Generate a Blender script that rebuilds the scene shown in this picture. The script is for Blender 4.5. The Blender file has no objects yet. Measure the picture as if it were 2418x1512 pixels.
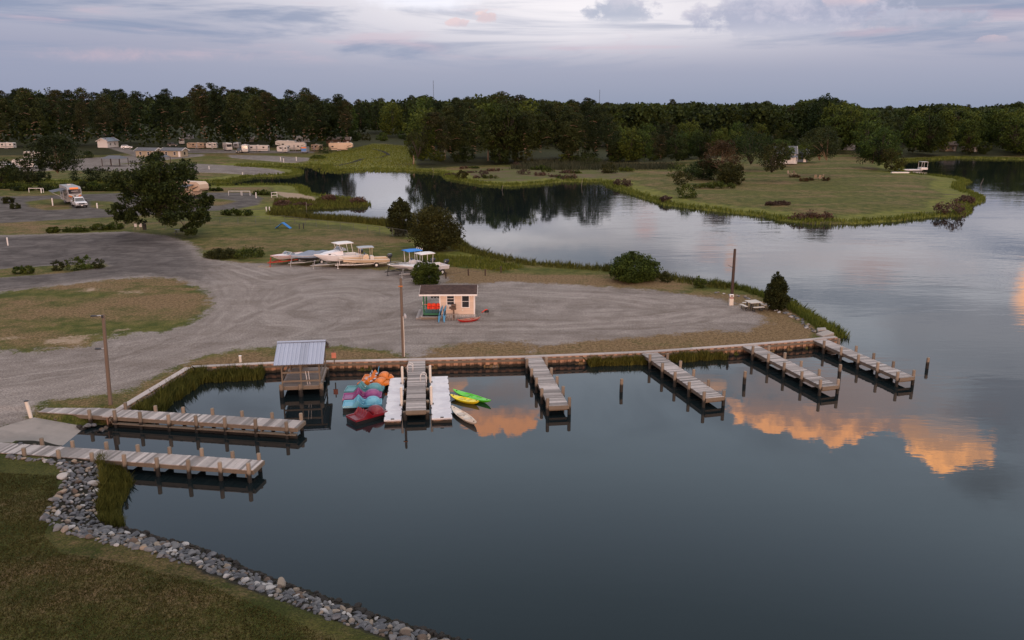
import bpy, bmesh, math, random
import numpy as np
from mathutils import Vector, Matrix, noise

R = math.radians
rng = np.random.default_rng(7)
random.seed(7)
scene = bpy.context.scene
col = scene.collection

# ------------------------------------------------------------------ camera
CAM_H, PITCH, FPX = 20.0, R(14.42), 1983.5
cam_data = bpy.data.cameras.new("camera")
cam_data.sensor_fit = 'HORIZONTAL'
cam_data.angle = 2 * math.atan(1209 / FPX)
cam_data.clip_start, cam_data.clip_end = 0.5, 6000
cam = bpy.data.objects.new("camera", cam_data)
cam.location = (0, 0, CAM_H)
cam.rotation_euler = (R(90) - PITCH, 0, 0)
col.objects.link(cam)
scene.camera = cam

# ------------------------------------------------------------------ colour management, sampling
scene.view_settings.view_transform = 'Standard'
scene.view_settings.look = 'None'
scene.view_settings.exposure = 0.0
scene.view_settings.gamma = 1.0
scene.render.engine = 'CYCLES'
try:
    scene.cycles.use_denoising = True
    scene.cycles.max_bounces = 6
    scene.cycles.diffuse_bounces = 2
    scene.cycles.glossy_bounces = 3
    scene.cycles.sample_clamp_indirect = 6.0
except Exception:
    pass


def at(px, py, z=0.0):
    """Survey point: where the sight line through picture point (px, py) meets the level z."""
    a, b = (px - 1209) / FPX, (756 - py) / FPX
    c, s = math.cos(PITCH), math.sin(PITCH)
    d = Vector((a, c + b * s, -s + b * c))
    t = (z - CAM_H) / d.z
    return Vector((d.x * t, d.y * t, z))


def skydir(px, py):
    """Azimuth and elevation (degrees) of the sky seen mirrored in the water at (px, py)."""
    a, b = (px - 1209) / FPX, (756 - py) / FPX
    c, s = math.cos(PITCH), math.sin(PITCH)
    d = Vector((a, c + b * s, abs(-s + b * c))).normalized()
    return math.degrees(math.atan2(d.x, d.y)), math.degrees(math.asin(d.z))


def skyup(px, py):
    a, b = (px - 1209) / FPX, (756 - py) / FPX
    c, s = math.cos(PITCH), math.sin(PITCH)
    d = Vector((a, c + b * s, -s + b * c)).normalized()
    return math.degrees(math.atan2(d.x, d.y)), math.degrees(math.asin(d.z))


# ------------------------------------------------------------------ node helper
class NT:
    def __init__(self, tree):
        self.t = tree
        tree.nodes.clear()

    def n(self, typ, **kw):
        nd = self.t.nodes.new(typ)
        for k, v in kw.items():
            setattr(nd, k, v)
        return nd

    def put(self, sock, val):
        if isinstance(val, bpy.types.NodeSocket):
            self.t.links.new(val, sock)
        elif val is not None:
            if sock.type == 'RGBA' and not hasattr(val, '__len__'):
                val = (val, val, val, 1)
            if sock.type == 'RGBA' and len(val) == 3:
                val = (*val, 1)
            sock.default_value = val

    def m(self, op, a, b=None, c=None, clamp=False):
        nd = self.n('ShaderNodeMath', operation=op, use_clamp=clamp)
        for i, v in enumerate((a, b, c)):
            if v is not None:
                self.put(nd.inputs[i], v)
        return nd.outputs[0]

    def mix(self, f, a, b, blend='MIX'):
        nd = self.n('ShaderNodeMix', data_type='RGBA', blend_type=blend)
        self.put(nd.inputs[0], f)
        self.put(nd.inputs[6], a)
        self.put(nd.inputs[7], b)
        return nd.outputs[2]

    def smooth(self, x, lo, hi):
        nd = self.n('ShaderNodeMapRange', interpolation_type='SMOOTHSTEP')
        self.put(nd.inputs[0], x)
        nd.inputs[1].default_value, nd.inputs[2].default_value = lo, hi
        return nd.outputs[0]

    def noise(self, vec, scale=1.0, detail=3.0, rough=0.5, dist=0.0, out=0):
        nd = self.n('ShaderNodeTexNoise')
        if vec is not None:
            self.put(nd.inputs['Vector'], vec)
        nd.inputs['Scale'].default_value = scale
        nd.inputs['Detail'].default_value = detail
        nd.inputs['Roughness'].default_value = rough
        nd.inputs['Distortion'].default_value = dist
        return nd.outputs[out]

    def xyz(self, x, y, z):
        nd = self.n('ShaderNodeCombineXYZ')
        for i, v in enumerate((x, y, z)):
            self.put(nd.inputs[i], v)
        return nd.outputs[0]

    def mapping(self, vec, scale=(1, 1, 1), loc=(0, 0, 0), rot=(0, 0, 0)):
        nd = self.n('ShaderNodeMapping')
        self.put(nd.inputs[0], vec)
        nd.inputs['Scale'].default_value = scale
        nd.inputs['Location'].default_value = loc
        nd.inputs['Rotation'].default_value = rot
        return nd.outputs[0]

    def ramp(self, f, stops, interp='LINEAR'):
        nd = self.n('ShaderNodeValToRGB')
        cr = nd.color_ramp
        cr.interpolation = interp
        while len(cr.elements) < len(stops):
            cr.elements.new(0.5)
        for e, (p, c) in zip(cr.elements, stops):
            e.position = p
            e.color = (*c, 1) if len(c) == 3 else c
        self.put(nd.inputs[0], f)
        return nd.outputs[0]


# ------------------------------------------------------------------ sky (dusk, broken cloud) and sun
SUN_EL, SUN_AZ = R(7.0), R(172.0)      # low, behind the viewer
world = bpy.data.worlds.new("World")
scene.world = world
world.use_nodes = True
W = NT(world.node_tree)
tc = W.n('ShaderNodeTexCoord').outputs['Generated']
sep = W.n('ShaderNodeSeparateXYZ')
W.put(sep.inputs[0], tc)
DX, DY, DZ = sep.outputs
EL = W.m('MULTIPLY', W.m('ARCSINE', W.m('MINIMUM', W.m('MAXIMUM', DZ, -1.0), 1.0)), 57.29578)
AZ = W.m('MULTIPLY', W.m('ARCTAN2', DX, DY), 57.29578)
ELC = W.m('MAXIMUM', EL, 0.0)
# base gradient of the clouded evening sky
grad = W.ramp(W.m('DIVIDE', ELC, 60.0, clamp=True), [
    (0.0, (0.33, 0.38, 0.52)), (0.03, (0.40, 0.43, 0.575)), (0.06, (0.49, 0.49, 0.625)),
    (0.10, (0.74, 0.72, 0.82)), (0.15, (1.12, 1.08, 1.16)), (0.24, (0.92, 0.99, 1.12)),
    (0.34, (0.84, 0.98, 1.16)), (0.40, (0.79, 0.95, 1.12)), (0.47, (0.61, 0.74, 0.90)), (0.54, (0.43, 0.53, 0.64)), (0.62, (0.33, 0.40, 0.48)), (0.78, (1.55, 1.46, 1.44)), (1.0, (2.0, 1.86, 1.80))])  # overhead stops, out of view, brightened to light the land
nish = W.n('ShaderNodeTexSky', sky_type='NISHITA')
nish.sun_disc = False
nish.sun_elevation = SUN_EL
nish.sun_rotation = SUN_AZ
sky = W.mix(0.94, W.mix(1.0, nish.outputs[0], (0.1, 0.1, 0.1), 'MULTIPLY'), grad)
# brighter opening above the far bank, dimmer to the west side
bright = W.m('MULTIPLY', W.m('SUBTRACT', 1.0, W.m('MINIMUM', W.m('DIVIDE', W.m('ABSOLUTE', W.m('SUBTRACT', AZ, 4.0)), 24.0), 1.0)),
             W.m('MULTIPLY', W.smooth(ELC, 1.8, 5.6), W.m('SUBTRACT', 1.0, W.smooth(ELC, 9.0, 19.0))))
sky = W.mix(W.m('MULTIPLY', bright, 0.85), sky, (1.10, 1.05, 1.08))
west = W.smooth(W.m('MULTIPLY', AZ, -1.0), 4.0, 30.0)
sky = W.mix(W.m('MULTIPLY', west, 0.48), sky, (0.32, 0.355, 0.50))
# long stratus bands low in the sky
sv = W.xyz(W.m('MULTIPLY', AZ, 0.045), W.m('MULTIPLY', EL, 0.46), 0.0)
n1 = W.noise(W.mapping(sv, rot=(0, 0, -0.02)), 1.25, 6.0, 0.58, 0.6)
band = W.m('MULTIPLY', W.smooth(n1, 0.45, 0.64), W.m('MULTIPLY', W.smooth(ELC, 1.6, 3.4), W.m('SUBTRACT', 1.0, W.smooth(ELC, 11, 16))))
sky = W.mix(W.m('MULTIPLY', W.m('MULTIPLY', band, W.m('SUBTRACT', 1.0, W.m('MULTIPLY', bright, 0.55))), 0.92), sky, (0.30, 0.36, 0.515))
n2 = W.noise(W.mapping(sv, loc=(7.3, 2.1, 4.0)), 1.6, 5.0, 0.6, 0.5)
pinkb = W.m('MULTIPLY', W.smooth(n2, 0.56, 0.72), W.m('MULTIPLY', W.smooth(ELC, 2.2, 3.4), W.m('SUBTRACT', 1.0, W.smooth(ELC, 9, 13))))
sky = W.mix(W.m('MULTIPLY', pinkb, 0.45), sky, (0.72, 0.56, 0.64))
# soft cloud shapes higher up, all round
hv = W.mapping(tc, scale=(3.2, 3.2, 7.0))
n3 = W.noise(hv, 1.0, 6.0, 0.55, 0.4)
hic = W.m('MULTIPLY', W.smooth(n3, 0.46, 0.62), W.m('MULTIPLY', W.smooth(ELC, 4.5, 9.0), W.m('SUBTRACT', 1.0, W.smooth(ELC, 17, 25))))
sky = W.mix(W.m('MULTIPLY', hic, 0.45), sky, (0.50, 0.46, 0.51))
n4 = W.noise(W.mapping(tc, scale=(4.0, 4.0, 11.0), loc=(3.1, 0.4, 1.7)), 1.0, 6.0, 0.55, 0.3)
gry = W.m('MULTIPLY', W.smooth(n4, 0.50, 0.66), W.m('MULTIPLY', W.smooth(ELC, 6.0, 9.0), W.m('SUBTRACT', 1.0, W.smooth(ELC, 18, 26))))
sky = W.mix(W.m('MULTIPLY', gry, 0.38), sky, (0.30, 0.34, 0.43))
# detail noise for the edges of cumulus
cv = W.xyz(W.m('MULTIPLY', AZ, 0.30), W.m('MULTIPLY', EL, 0.42), 0.0)
c1 = W.noise(cv, 1.0, 7.0, 0.62, 0.2)
ch = W.noise(W.mapping(cv, loc=(2, 9, 1)), 3.2, 6.0, 0.65, 0.3)
cmx = W.m('ADD', W.m('MULTIPLY', c1, 0.55), W.m('MULTIPLY', ch, 0.45))
c2 = W.noise(W.mapping(cv, loc=(11, 5, 3)), 0.7, 5.0, 0.55, 0.2)


def cumulus(sky, a0, e0, wa, he, color, dark, amp=1.0, strength=1.0, base_soft=0.9, nz=None, soft=0.16):
    """A heaped cloud centred at azimuth a0 / elevation e0: crisp lit top, soft base."""
    dx = W.m('DIVIDE', W.m('SUBTRACT', AZ, a0), wa)
    dy = W.m('DIVIDE', W.m('SUBTRACT', EL, e0), he)
    up = W.m('MAXIMUM', dy, 0.0)
    dn = W.m('MULTIPLY', W.m('MINIMUM', dy, 0.0), 1.0)
    r = W.m('ADD', W.m('MULTIPLY', dx, dx), W.m('ADD', W.m('MULTIPLY', up, up), W.m('MULTIPLY', dn, dn)))
    f = W.m('ADD', W.m('SUBTRACT', 1.0, W.m('SQRT', r)), W.m('MULTIPLY', W.m('SUBTRACT', c1 if nz is None else nz, 0.5), 2.6 * amp))
    crisp = W.smooth(f, 0.0, soft)
    lowfade = W.smooth(dy, -1.0, -1.0 + 1.4 * base_soft)
    mask = W.m('MULTIPLY', W.m('MULTIPLY', crisp, lowfade), strength)
    lit = W.smooth(W.m('ADD', W.m('MULTIPLY', dy, 0.6), W.m('ADD', W.m('MULTIPLY', W.m('SUBTRACT', c2, 0.5), 2.0), W.m('MULTIPLY', W.m('SUBTRACT', ch, 0.5), 1.9))), -0.30, 0.60)
    return W.mix(mask, sky, W.mix(lit, dark, color))


# soft masses mirrored in the open water: a rosy grey bank under the lit heads, a slate bank, paler gaps
for (x, y, wx, wy, c, st) in [(1990, 925, 330, 80, (1.10, 0.80, 0.74), 0.75), (1180, 930, 110, 50, (0.95, 0.74, 0.72), 0.7), (2060, 705, 330, 55, (0.42, 0.47, 0.58), 0.6), (2380, 960, 160, 120, (0.46, 0.48, 0.58), 0.7),
                              (1330, 610, 260, 40, (0.42, 0.50, 0.62), 0.6), (1430, 690, 240, 36, (0.90, 0.92, 1.0), 0.6), (1950, 610, 420, 30, (0.98, 0.88, 0.92), 0.7), (1000, 480, 160, 30, (1.05, 1.05, 1.15), 0.8), (2330, 1140, 110, 60, (0.30, 0.30, 0.34), 0.5)]:
    a0, e0 = skydir(x, y)
    aa, _ = skydir(x - wx, y)
    _, ea = skydir(x, y + wy)
    dx = W.m('DIVIDE', W.m('SUBTRACT', AZ, a0), abs(a0 - aa))
    dy = W.m('DIVIDE', W.m('SUBTRACT', EL, e0), abs(ea - e0))
    r = W.m('SQRT', W.m('ADD', W.m('MULTIPLY', dx, dx), W.m('MULTIPLY', dy, dy)))
    f = W.m('ADD', W.m('SUBTRACT', 1.0, r), W.m('MULTIPLY', W.m('SUBTRACT', c1, 0.5), 1.6))
    sky = W.mix(W.m('MULTIPLY', W.smooth(f, -0.1, 0.8), st), sky, c)
OR, ORD = (4.2, 1.85, 0.82), (1.45, 0.90, 0.74)
for (x0, x1, yt, yb, c, d, amp, st) in [
        (1690, 2150, 1040, 930, OR, ORD, 1.0, 0.95), (1820, 2080, 1050, 965, OR, ORD, 1.0, 0.9),
        (2120, 2345, 1112, 975, (5.4, 2.40, 0.92), (2.3, 1.25, 0.78), 0.8, 1.0),
        (1075, 1300, 1022, 940, (2.9, 1.25, 0.62), (1.3, 0.8, 0.65), 1.0, 0.95),
        (1030, 1110, 925, 880, (2.2, 1.1, 0.65), (1.2, 0.8, 0.65), 0.8, 0.8),
        (1620, 1720, 930, 880, (2.0, 1.1, 0.7), (1.1, 0.8, 0.7), 1.0, 0.8)]:
    a0, e0 = skydir((x0 + x1) / 2, (yt + yb) / 2)
    aa, _ = skydir(x0, (yt + yb) / 2)
    ab, _ = skydir(x1, (yt + yb) / 2)
    _, ea = skydir((x0 + x1) / 2, yt)
    sky = cumulus(sky, a0, e0, abs(ab - aa) / 2, abs(ea - e0), c, d, amp, st)
for (x, y, wx, wy, c, st) in [(2440, 690, 60, 70, (2.6, 1.3, 0.7), 0.9), (1520, 540, 45, 40, (0.95, 0.66, 0.66), 0.8),
                              (1680, 585, 50, 35, (0.9, 0.66, 0.66), 0.6), (1725, 620, 22, 30, (1.25, 0.75, 0.6), 0.7),
                              (2060, 640, 110, 35, (0.90, 0.66, 0.66), 0.7)]:
    a0, e0 = skydir(x, y)
    aa, _ = skydir(x - wx, y)
    _, ea = skydir(x, y + wy)
    dx = W.m('DIVIDE', W.m('SUBTRACT', AZ, a0), abs(a0 - aa))
    dy = W.m('DIVIDE', W.m('SUBTRACT', EL, e0), abs(ea - e0))
    r = W.m('SQRT', W.m('ADD', W.m('MULTIPLY', dx, dx), W.m('MULTIPLY', dy, dy)))
    f = W.m('ADD', W.m('SUBTRACT', 1.0, r), W.m('MULTIPLY', W.m('SUBTRACT', c1, 0.5), 1.4))
    sky = W.mix(W.m('MULTIPLY', W.smooth(f, 0.0, 0.7), st), sky, c)
# heaped grey clouds and small pink puffs in the upper sky over the far bank
for (x0, x1, yt, yb, c, d, amp, st) in [
        (1600, 2120, -45, 108, (0.66, 0.64, 0.76), (0.44, 0.47, 0.62), 0.75, 0.85),
        (1380, 1560, -10, 65, (0.60, 0.60, 0.72), (0.44, 0.49, 0.63), 1.0, 0.8),
        (2010, 2350, 20, 78, (0.52, 0.54, 0.67), (0.38, 0.44, 0.58), 1.1, 0.75),
        (1920, 2080, -30, 22, (1.0, 0.72, 0.70), (0.7, 0.6, 0.68), 1.0, 0.7),
        (1118, 1182, 22, 62, (1.0, 0.78, 0.76), (0.8, 0.66, 0.70), 0.8, 0.9),
        (1052, 1112, 40, 70, (0.9, 0.70, 0.72), (0.75, 0.64, 0.70), 0.8, 0.8),
        (60, 440, 108, 160, (0.66, 0.52, 0.60), (0.52, 0.47, 0.58), 0.9, 0.6),
        (340, 640, 112, 158, (0.62, 0.52, 0.61), (0.50, 0.47, 0.58), 0.9, 0.45),
        (2300, 2390, 80, 105, (0.80, 0.62, 0.66), (0.55, 0.5, 0.6), 1.0, 0.6)]:
    a0, e0 = skyup((x0 + x1) / 2, (yt + yb) / 2)
    aa, _ = skyup(x0, (yt + yb) / 2)
    ab, _ = skyup(x1, (yt + yb) / 2)
    _, ea = skyup((x0 + x1) / 2, yt)
    sky = cumulus(sky, a0, e0, abs(ab - aa) / 2, abs(ea - e0), c, d, amp, st, 0.6, ch if x1 - x0 < 100 else cmx, 0.9 if yt > 100 else 0.34)
# the afterglow behind the viewer
gdx = W.m('SUBTRACT', 180.0, W.m('ABSOLUTE', AZ))
glow = W.m('MULTIPLY', W.m('SUBTRACT', 1.0, W.smooth(gdx, 20, 95)), W.m('SUBTRACT', 1.0, W.smooth(ELC, 2, 40)))
sky = W.mix(W.m('MULTIPLY', glow, 0.85), sky, (2.4, 1.35, 0.98))
bg = W.n('ShaderNodeBackground')
W.put(bg.inputs[0], sky)
bg.inputs[1].default_value = 0.92
wo = W.n('ShaderNodeOutputWorld')
W.t.links.new(bg.outputs[0], wo.inputs[0])

sun_data = bpy.data.lights.new("sun", 'SUN')
sun_data.energy = 1.4
sun_data.angle = R(14)
sun_data.color = (1.0, 0.66, 0.47)
sun = bpy.data.objects.new("sun", sun_data)
col.objects.link(sun)
sd = Vector((math.sin(SUN_AZ) * math.cos(SUN_EL), math.cos(SUN_AZ) * math.cos(SUN_EL), math.sin(SUN_EL)))
sun.rotation_euler = (-sd).to_track_quat('-Z', 'Y').to_euler()
sun.location = sd * 200
# ------------------------------------------------------------------ mesh helper
class MB:
    """Collects boxes, tubes, lofts; build() links them as one mesh object."""
    def __init__(self):
        self.v, self.f, self.t = [], [], []

    def add(self, verts, faces, tint=0.5):
        o = len(self.v)
        self.v += [tuple(p) for p in verts]
        self.f += [tuple(i + o for i in f) for f in faces]
        self.t += [tint] * len(faces)
        return self

    def box(self, c, s, rz=0.0, tint=0.5, tilt=None):
        x, y, z = s[0] / 2, s[1] / 2, s[2] / 2
        p = [Vector(q) for q in ((-x, -y, -z), (x, -y, -z), (x, y, -z), (-x, y, -z), (-x, -y, z), (x, -y, z), (x, y, z), (-x, y, z))]
        m = Matrix.Rotation(rz, 3, 'Z')
        if tilt is not None:
            m = m @ tilt
        c = Vector(c)
        return self.add([m @ q + c for q in p], [(0, 3, 2, 1), (4, 5, 6, 7), (0, 1, 5, 4), (1, 2, 6, 5), (2, 3, 7, 6), (3, 0, 4, 7)], tint)

    def bar(self, a, b, w, h, tint=0.5):
        """A square-section bar from a to b."""
        a, b = Vector(a), Vector(b)
        d = (b - a)
        L = d.length
        d.normalize()
        s = d.cross(Vector((0, 0, 1)))
        if s.length < 1e-4:
            s = Vector((1, 0, 0))
        s.normalize()
        u = s.cross(d)
        s, u = s * w / 2, u * h / 2
        p = [a - s - u, a + s - u, a + s + u, a - s + u, b - s - u, b + s - u, b + s + u, b - s + u]
        return self.add(p, [(0, 1, 2, 3), (7, 6, 5, 4), (0, 4, 5, 1), (1, 5, 6, 2), (2, 6, 7, 3), (3, 7, 4, 0)], tint)

    def tube(self, pts, radii, n=8, tint=0.5, cap=True):
        pts = [Vector(p) for p in pts]
        if not hasattr(radii, '__len__'):
            radii = [radii] * len(pts)
        rings, vs, fs = [], [], []
        for i, p in enumerate(pts):
            d = (pts[min(i + 1, len(pts) - 1)] - pts[max(i - 1, 0)]).normalized()
            if i == 0:
                s = d.cross(Vector((1, 0, 0)) if abs(d.z) > .7 else Vector((0, 0, 1)))
            else:
                s = s - d * s.dot(d)
            s.normalize()
            u = s.cross(d)
            for k in range(n):
                a = 2 * math.pi * k / n
                vs.append(p + (s * math.cos(a) + u * math.sin(a)) * radii[i])
        for i in range(len(pts) - 1):
            for k in range(n):
                a, b = i * n + k, i * n + (k + 1) % n
                fs.append((a, b, b + n, a + n))
        if cap:
            fs.append(tuple(reversed(range(n))))
            fs.append(tuple(range((len(pts) - 1) * n, len(pts) * n)))
        return self.add(vs, fs, tint)

    def loft(self, rings, closed=False, caps=False, tint=0.5):
        n = len(rings[0])
        vs = [p for r in rings for p in r]
        fs = []
        for i in range(len(rings) - 1):
            for k in range(n if closed else n - 1):
                a, b = i * n + k, i * n + (k + 1) % n
                fs.append((a, b, b + n, a + n))
        if caps:
            fs.append(tuple(reversed(range(n))))
            fs.append(tuple(range((len(rings) - 1) * n, len(rings) * n)))
        return self.add(vs, fs, tint)

    def prism(self, prof, axis, lo, hi, tint=0.5):
        """Profile of 2-D points extruded along 'x' or 'y'."""
        n = len(prof)
        mk = (lambda u, w, a: (a, u, w)) if axis == 'x' else (lambda u, w, a: (u, a, w))
        vs = [mk(u, w, lo) for u, w in prof] + [mk(u, w, hi) for u, w in prof]
        fs = [tuple(range(n)), tuple(reversed(range(n, 2 * n)))] + [(i, i + n, (i + 1) % n + n, (i + 1) % n) for i in range(n)]
        return self.add(vs, fs, tint)

    def build(self, name, mat, parent=None, smooth=False, bevel=0.0):
        me = bpy.data.meshes.new(name)
        me.from_pydata(self.v, [], self.f)
        at_ = me.attributes.new('tint', 'FLOAT', 'FACE')
        at_.data.foreach_set('value', np.array(self.t, dtype=np.float32))
        bm = bmesh.new()
        bm.from_mesh(me)
        bmesh.ops.recalc_face_normals(bm, faces=bm.faces[:])
        bm.to_mesh(me)
        bm.free()
        if smooth:
            me.shade_smooth() if smooth is True else None
            if smooth == 'auto':
                me.shade_smooth()
                me.set_sharp_from_angle(angle=R(38))
        me.materials.append(mat)
        o = bpy.data.objects.new(name, me)
        col.objects.link(o)
        if parent is not None:
            o.parent = parent
        if bevel:
            md = o.modifiers.new('bevel', 'BEVEL')
            md.width, md.segments, md.limit_method = bevel, 2, 'ANGLE'
        return o


def fast_mesh(name, verts, faces_n, loops, mat, face_attr=None, smooth=False):
    """Mesh from numpy arrays: verts (N,3), loop vertex indices, faces_n corners per face."""
    me = bpy.data.meshes.new(name)
    nf = len(loops) // faces_n
    me.vertices.add(len(verts))
    me.vertices.foreach_set('co', np.asarray(verts, np.float32).ravel())
    me.loops.add(len(loops))
    me.loops.foreach_set('vertex_index', np.asarray(loops, np.int32))
    me.polygons.add(nf)
    me.polygons.foreach_set('loop_start', np.arange(0, nf * faces_n, faces_n, dtype=np.int32))
    me.update(calc_edges=True)
    if face_attr is not None:
        a = me.attributes.new('tint', 'FLOAT', 'FACE')
        a.data.foreach_set('value', np.asarray(face_attr, np.float32))
    if smooth:
        me.shade_smooth()
    me.materials.append(mat)
    return me


def tag(o, label=None, cat=None, group=None, kind=None):
    for k, v in (('label', label), ('category', cat), ('group', group), ('kind', kind)):
        if v:
            o[k] = v
    return o


def thing(name, label, cat, loc=(0, 0, 0), rz=0.0, group=None):
    o = bpy.data.objects.new(name, None)
    o.empty_display_size = 0.3
    o.location, o.rotation_euler = loc, (0, 0, rz)
    col.objects.link(o)
    return tag(o, label, cat, group)


def copy_tree(o, parent=None):
    c = o.copy()
    col.objects.link(c)
    c.parent = parent
    for ch in list(o.children):
        copy_tree(ch, c)
    return c


# ------------------------------------------------------------------ materials
def mat(name, color, rough=0.6, var=0.15, scale=6.0, metal=0.0, tint=0.0, bump=0.0, spec=0.4, color2=None, coat=0.0, stretch=(1, 1, 1)):
    m = bpy.data.materials.new(name)
    m.use_nodes = True
    N = NT(m.node_tree)
    co = N.mapping(N.n('ShaderNodeTexCoord').outputs['Object'], scale=stretch)
    nz = N.noise(co, scale, 4.0, 0.6)
    f = N.m('ADD', N.m('MULTIPLY', N.m('SUBTRACT', nz, 0.5), 2.0 * var), 1.0)
    if tint:
        a = N.n('ShaderNodeAttribute', attribute_name='tint')
        f = N.m('MULTIPLY', f, N.m('ADD', N.m('MULTIPLY', N.m('SUBTRACT', a.outputs['Fac'], 0.5), 2.0 * tint), 1.0))
    base = (*color, 1)
    if color2 is not None:
        base = N.mix(N.smooth(N.noise(co, scale * 0.35, 4.0, 0.6), 0.42, 0.62), color, color2)
    c = N.mix(1.0, base, N.xyz(f, f, f), 'MULTIPLY')
    b = N.n('ShaderNodeBsdfPrincipled')
    N.put(b.inputs['Base Color'], c)
    b.inputs['Roughness'].default_value = rough
    b.inputs['Metallic'].default_value = metal
    b.inputs['Specular IOR Level'].default_value = spec
    if coat:
        b.inputs['Coat Weight'].default_value = coat
        b.inputs['Coat Roughness'].default_value = 0.08
    if bump:
        bp = N.n('ShaderNodeBump')
        bp.inputs['Strength'].default_value = bump
        bp.inputs['Distance'].default_value = 0.02
        N.put(bp.inputs['Height'], N.noise(co, scale * 3, 4.0, 0.6))
        N.put(b.inputs['Normal'], bp.outputs[0])
    o = N.n('ShaderNodeOutputMaterial')
    N.t.links.new(b.outputs[0], o.inputs[0])
    return m


def wet_wood(name, color, dark, level=0.35, tint=0.25):
    """Timber standing in the water: a dark algae stain up to the tide mark."""
    m = bpy.data.materials.new(name)
    m.use_nodes = True
    N = NT(m.node_tree)
    geo = N.n('ShaderNodeNewGeometry')
    sp = N.n('ShaderNodeSeparateXYZ')
    N.put(sp.inputs[0], geo.outputs['Position'])
    nz = N.noise(geo.outputs['Position'], 2.2, 4.0, 0.65)
    fine = N.noise(N.mapping(geo.outputs['Position'], scale=(9, 9, 1.2)), 1.0, 4.0, 0.6)
    a = N.n('ShaderNodeAttribute', attribute_name='tint')
    f = N.m('ADD', N.m('MULTIPLY', N.m('SUBTRACT', a.outputs['Fac'], 0.5), 2 * tint), N.m('ADD', 0.62, N.m('MULTIPLY', fine, 0.76)))
    c = N.mix(1.0, (*color, 1), N.xyz(f, f, f), 'MULTIPLY')
    tide = N.smooth(N.m('ADD', sp.outputs[2], N.m('MULTIPLY', N.m('SUBTRACT', nz, 0.5), 0.5)), level + 0.12, level - 0.08)
    c = N.mix(tide, c, (*dark, 1))
    b = N.n('ShaderNodeBsdfPrincipled')
    N.put(b.inputs['Base Color'], c)
    b.inputs['Roughness'].default_value = 0.75
    o = N.n('ShaderNodeOutputMaterial')
    N.t.links.new(b.outputs[0], o.inputs[0])
    return m


def leaf_mat(name, c_dark, c_light, hue_var=0.12):
    m = bpy.data.materials.new(name)
    m.use_nodes = True
    N = NT(m.node_tree)
    a = N.n('ShaderNodeAttribute', attribute_name='tint').outputs['Fac']
    rnd = N.n('ShaderNodeObjectInfo').outputs['Random']
    c = N.mix(a, (*c_dark, 1), (*c_light, 1))
    k = N.m('ADD', 1.0 - hue_var, N.m('MULTIPLY', rnd, 2 * hue_var))
    g = N.m('ADD', 1.0 - hue_var * 0.4, N.m('MULTIPLY', rnd, hue_var * 0.8))
    c = N.mix(1.0, c, N.xyz(k, g, 1.0), 'MULTIPLY')
    b = N.n('ShaderNodeBsdfPrincipled')
    N.put(b.inputs['Base Color'], c)
    b.inputs['Roughness'].default_value = 0.75
    b.inputs['Specular IOR Level'].default_value = 0.15
    tr = N.n('ShaderNodeBsdfTranslucent')
    N.put(tr.inputs[0], c)
    mx = N.n('ShaderNodeMixShader')
    mx.inputs[0].default_value = 0.25
    N.t.links.new(b.outputs[0], mx.inputs[1])
    N.t.links.new(tr.outputs[0], mx.inputs[2])
    o = N.n('ShaderNodeOutputMaterial')
    N.t.links.new(mx.outputs[0], o.inputs[0])
    return m


# ------------------------------------------------------------------ outlines on the ground
LAND = 0.74          # level of the lot above the water


def P(pts, z=LAND):
    return np.array([[*at(x, y, z)[:2]] for x, y in pts])


foreground = [(1700, 1700), (1300, 1590), (1094, 1508), (1004, 1486), (974, 1475), (902, 1453), (859, 1437), (819, 1423), (749, 1398), (712, 1386),
              (644, 1362), (612, 1346), (587, 1343), (560, 1323), (502, 1301), (447, 1281), (390, 1270), (322, 1250), (285, 1246),
              (262, 1225), (268, 1180), (280, 1140), (284, 1112), (265, 1094), (235, 1080), (195, 1066), (150, 1050), (217, 1007), (258, 1003)]
bulk_px = [(256, 985), (295, 962), (450, 868), (660, 858), (962, 851), (1005, 850), (1240, 844), (1520, 833), (1750, 817), (1920, 803), (1978, 797)]
east_shore = [(1982, 800), (1963, 783), (1925, 760), (1888, 738), (1862, 724), (1822, 712), (1780, 697), (1740, 689), (1690, 682), (1640, 673),
              (1590, 664), (1550, 658), (1450, 645), (1380, 640), (1300, 634), (1240, 627), (1180, 614), (1125, 600), (1105, 584), (1082, 566),
              (1055, 555), (1000, 545), (960, 538), (925, 532), (870, 526), (800, 520), (740, 516), (690, 511), (658, 506)]
north_shore = [(639, 497), (646, 501), (724, 495), (794, 492), (871, 487), (869, 480), (829, 471), (794, 467), (760, 465), (741, 461), (729, 457), (728, 447),
               (712, 441), (680, 439), (604, 439), (560, 440), (420, 441), (280, 441), (100, 441), (-60, 441), (-60, 432), (100, 432), (280, 433),
               (420, 432), (540, 432), (570, 424), (604, 418), (680, 416), (712, 411), (714, 404), (680, 400), (640, 397), (575, 395), (575, 391), (640, 391),
               (700, 393), (762, 392), (764, 400), (794, 406), (865, 402), (927, 404), (1000, 406), (1042, 410), (1054, 423), (1080, 427), (1130, 436), (1205, 441),
               (1284, 435), (1329, 430), (1421, 431), (1439, 442), (1511, 467), (1571, 486), (1646, 495), (1809, 514), (1838, 522), (1913, 530), (2013, 530),
               (2113, 524), (2203, 513), (2268, 512), (2291, 502), (2286, 487), (2321, 477), (2321, 465), (2276, 450), (2273, 437), (2291, 431), (2276, 425),
               (2213, 417), (2138, 410), (2128, 390), (2138, 381), (2263, 374), (2418, 378), (2600, 378), (2900, 384)]
BULK_Z = 0.75
bulk = [at(x, y, BULK_Z) for x, y in bulk_px]
W0 = P(foreground, 0.0)
W1 = np.array([[p.x, p.y] for p in bulk])
W2 = P(east_shore, 0.0)
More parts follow.
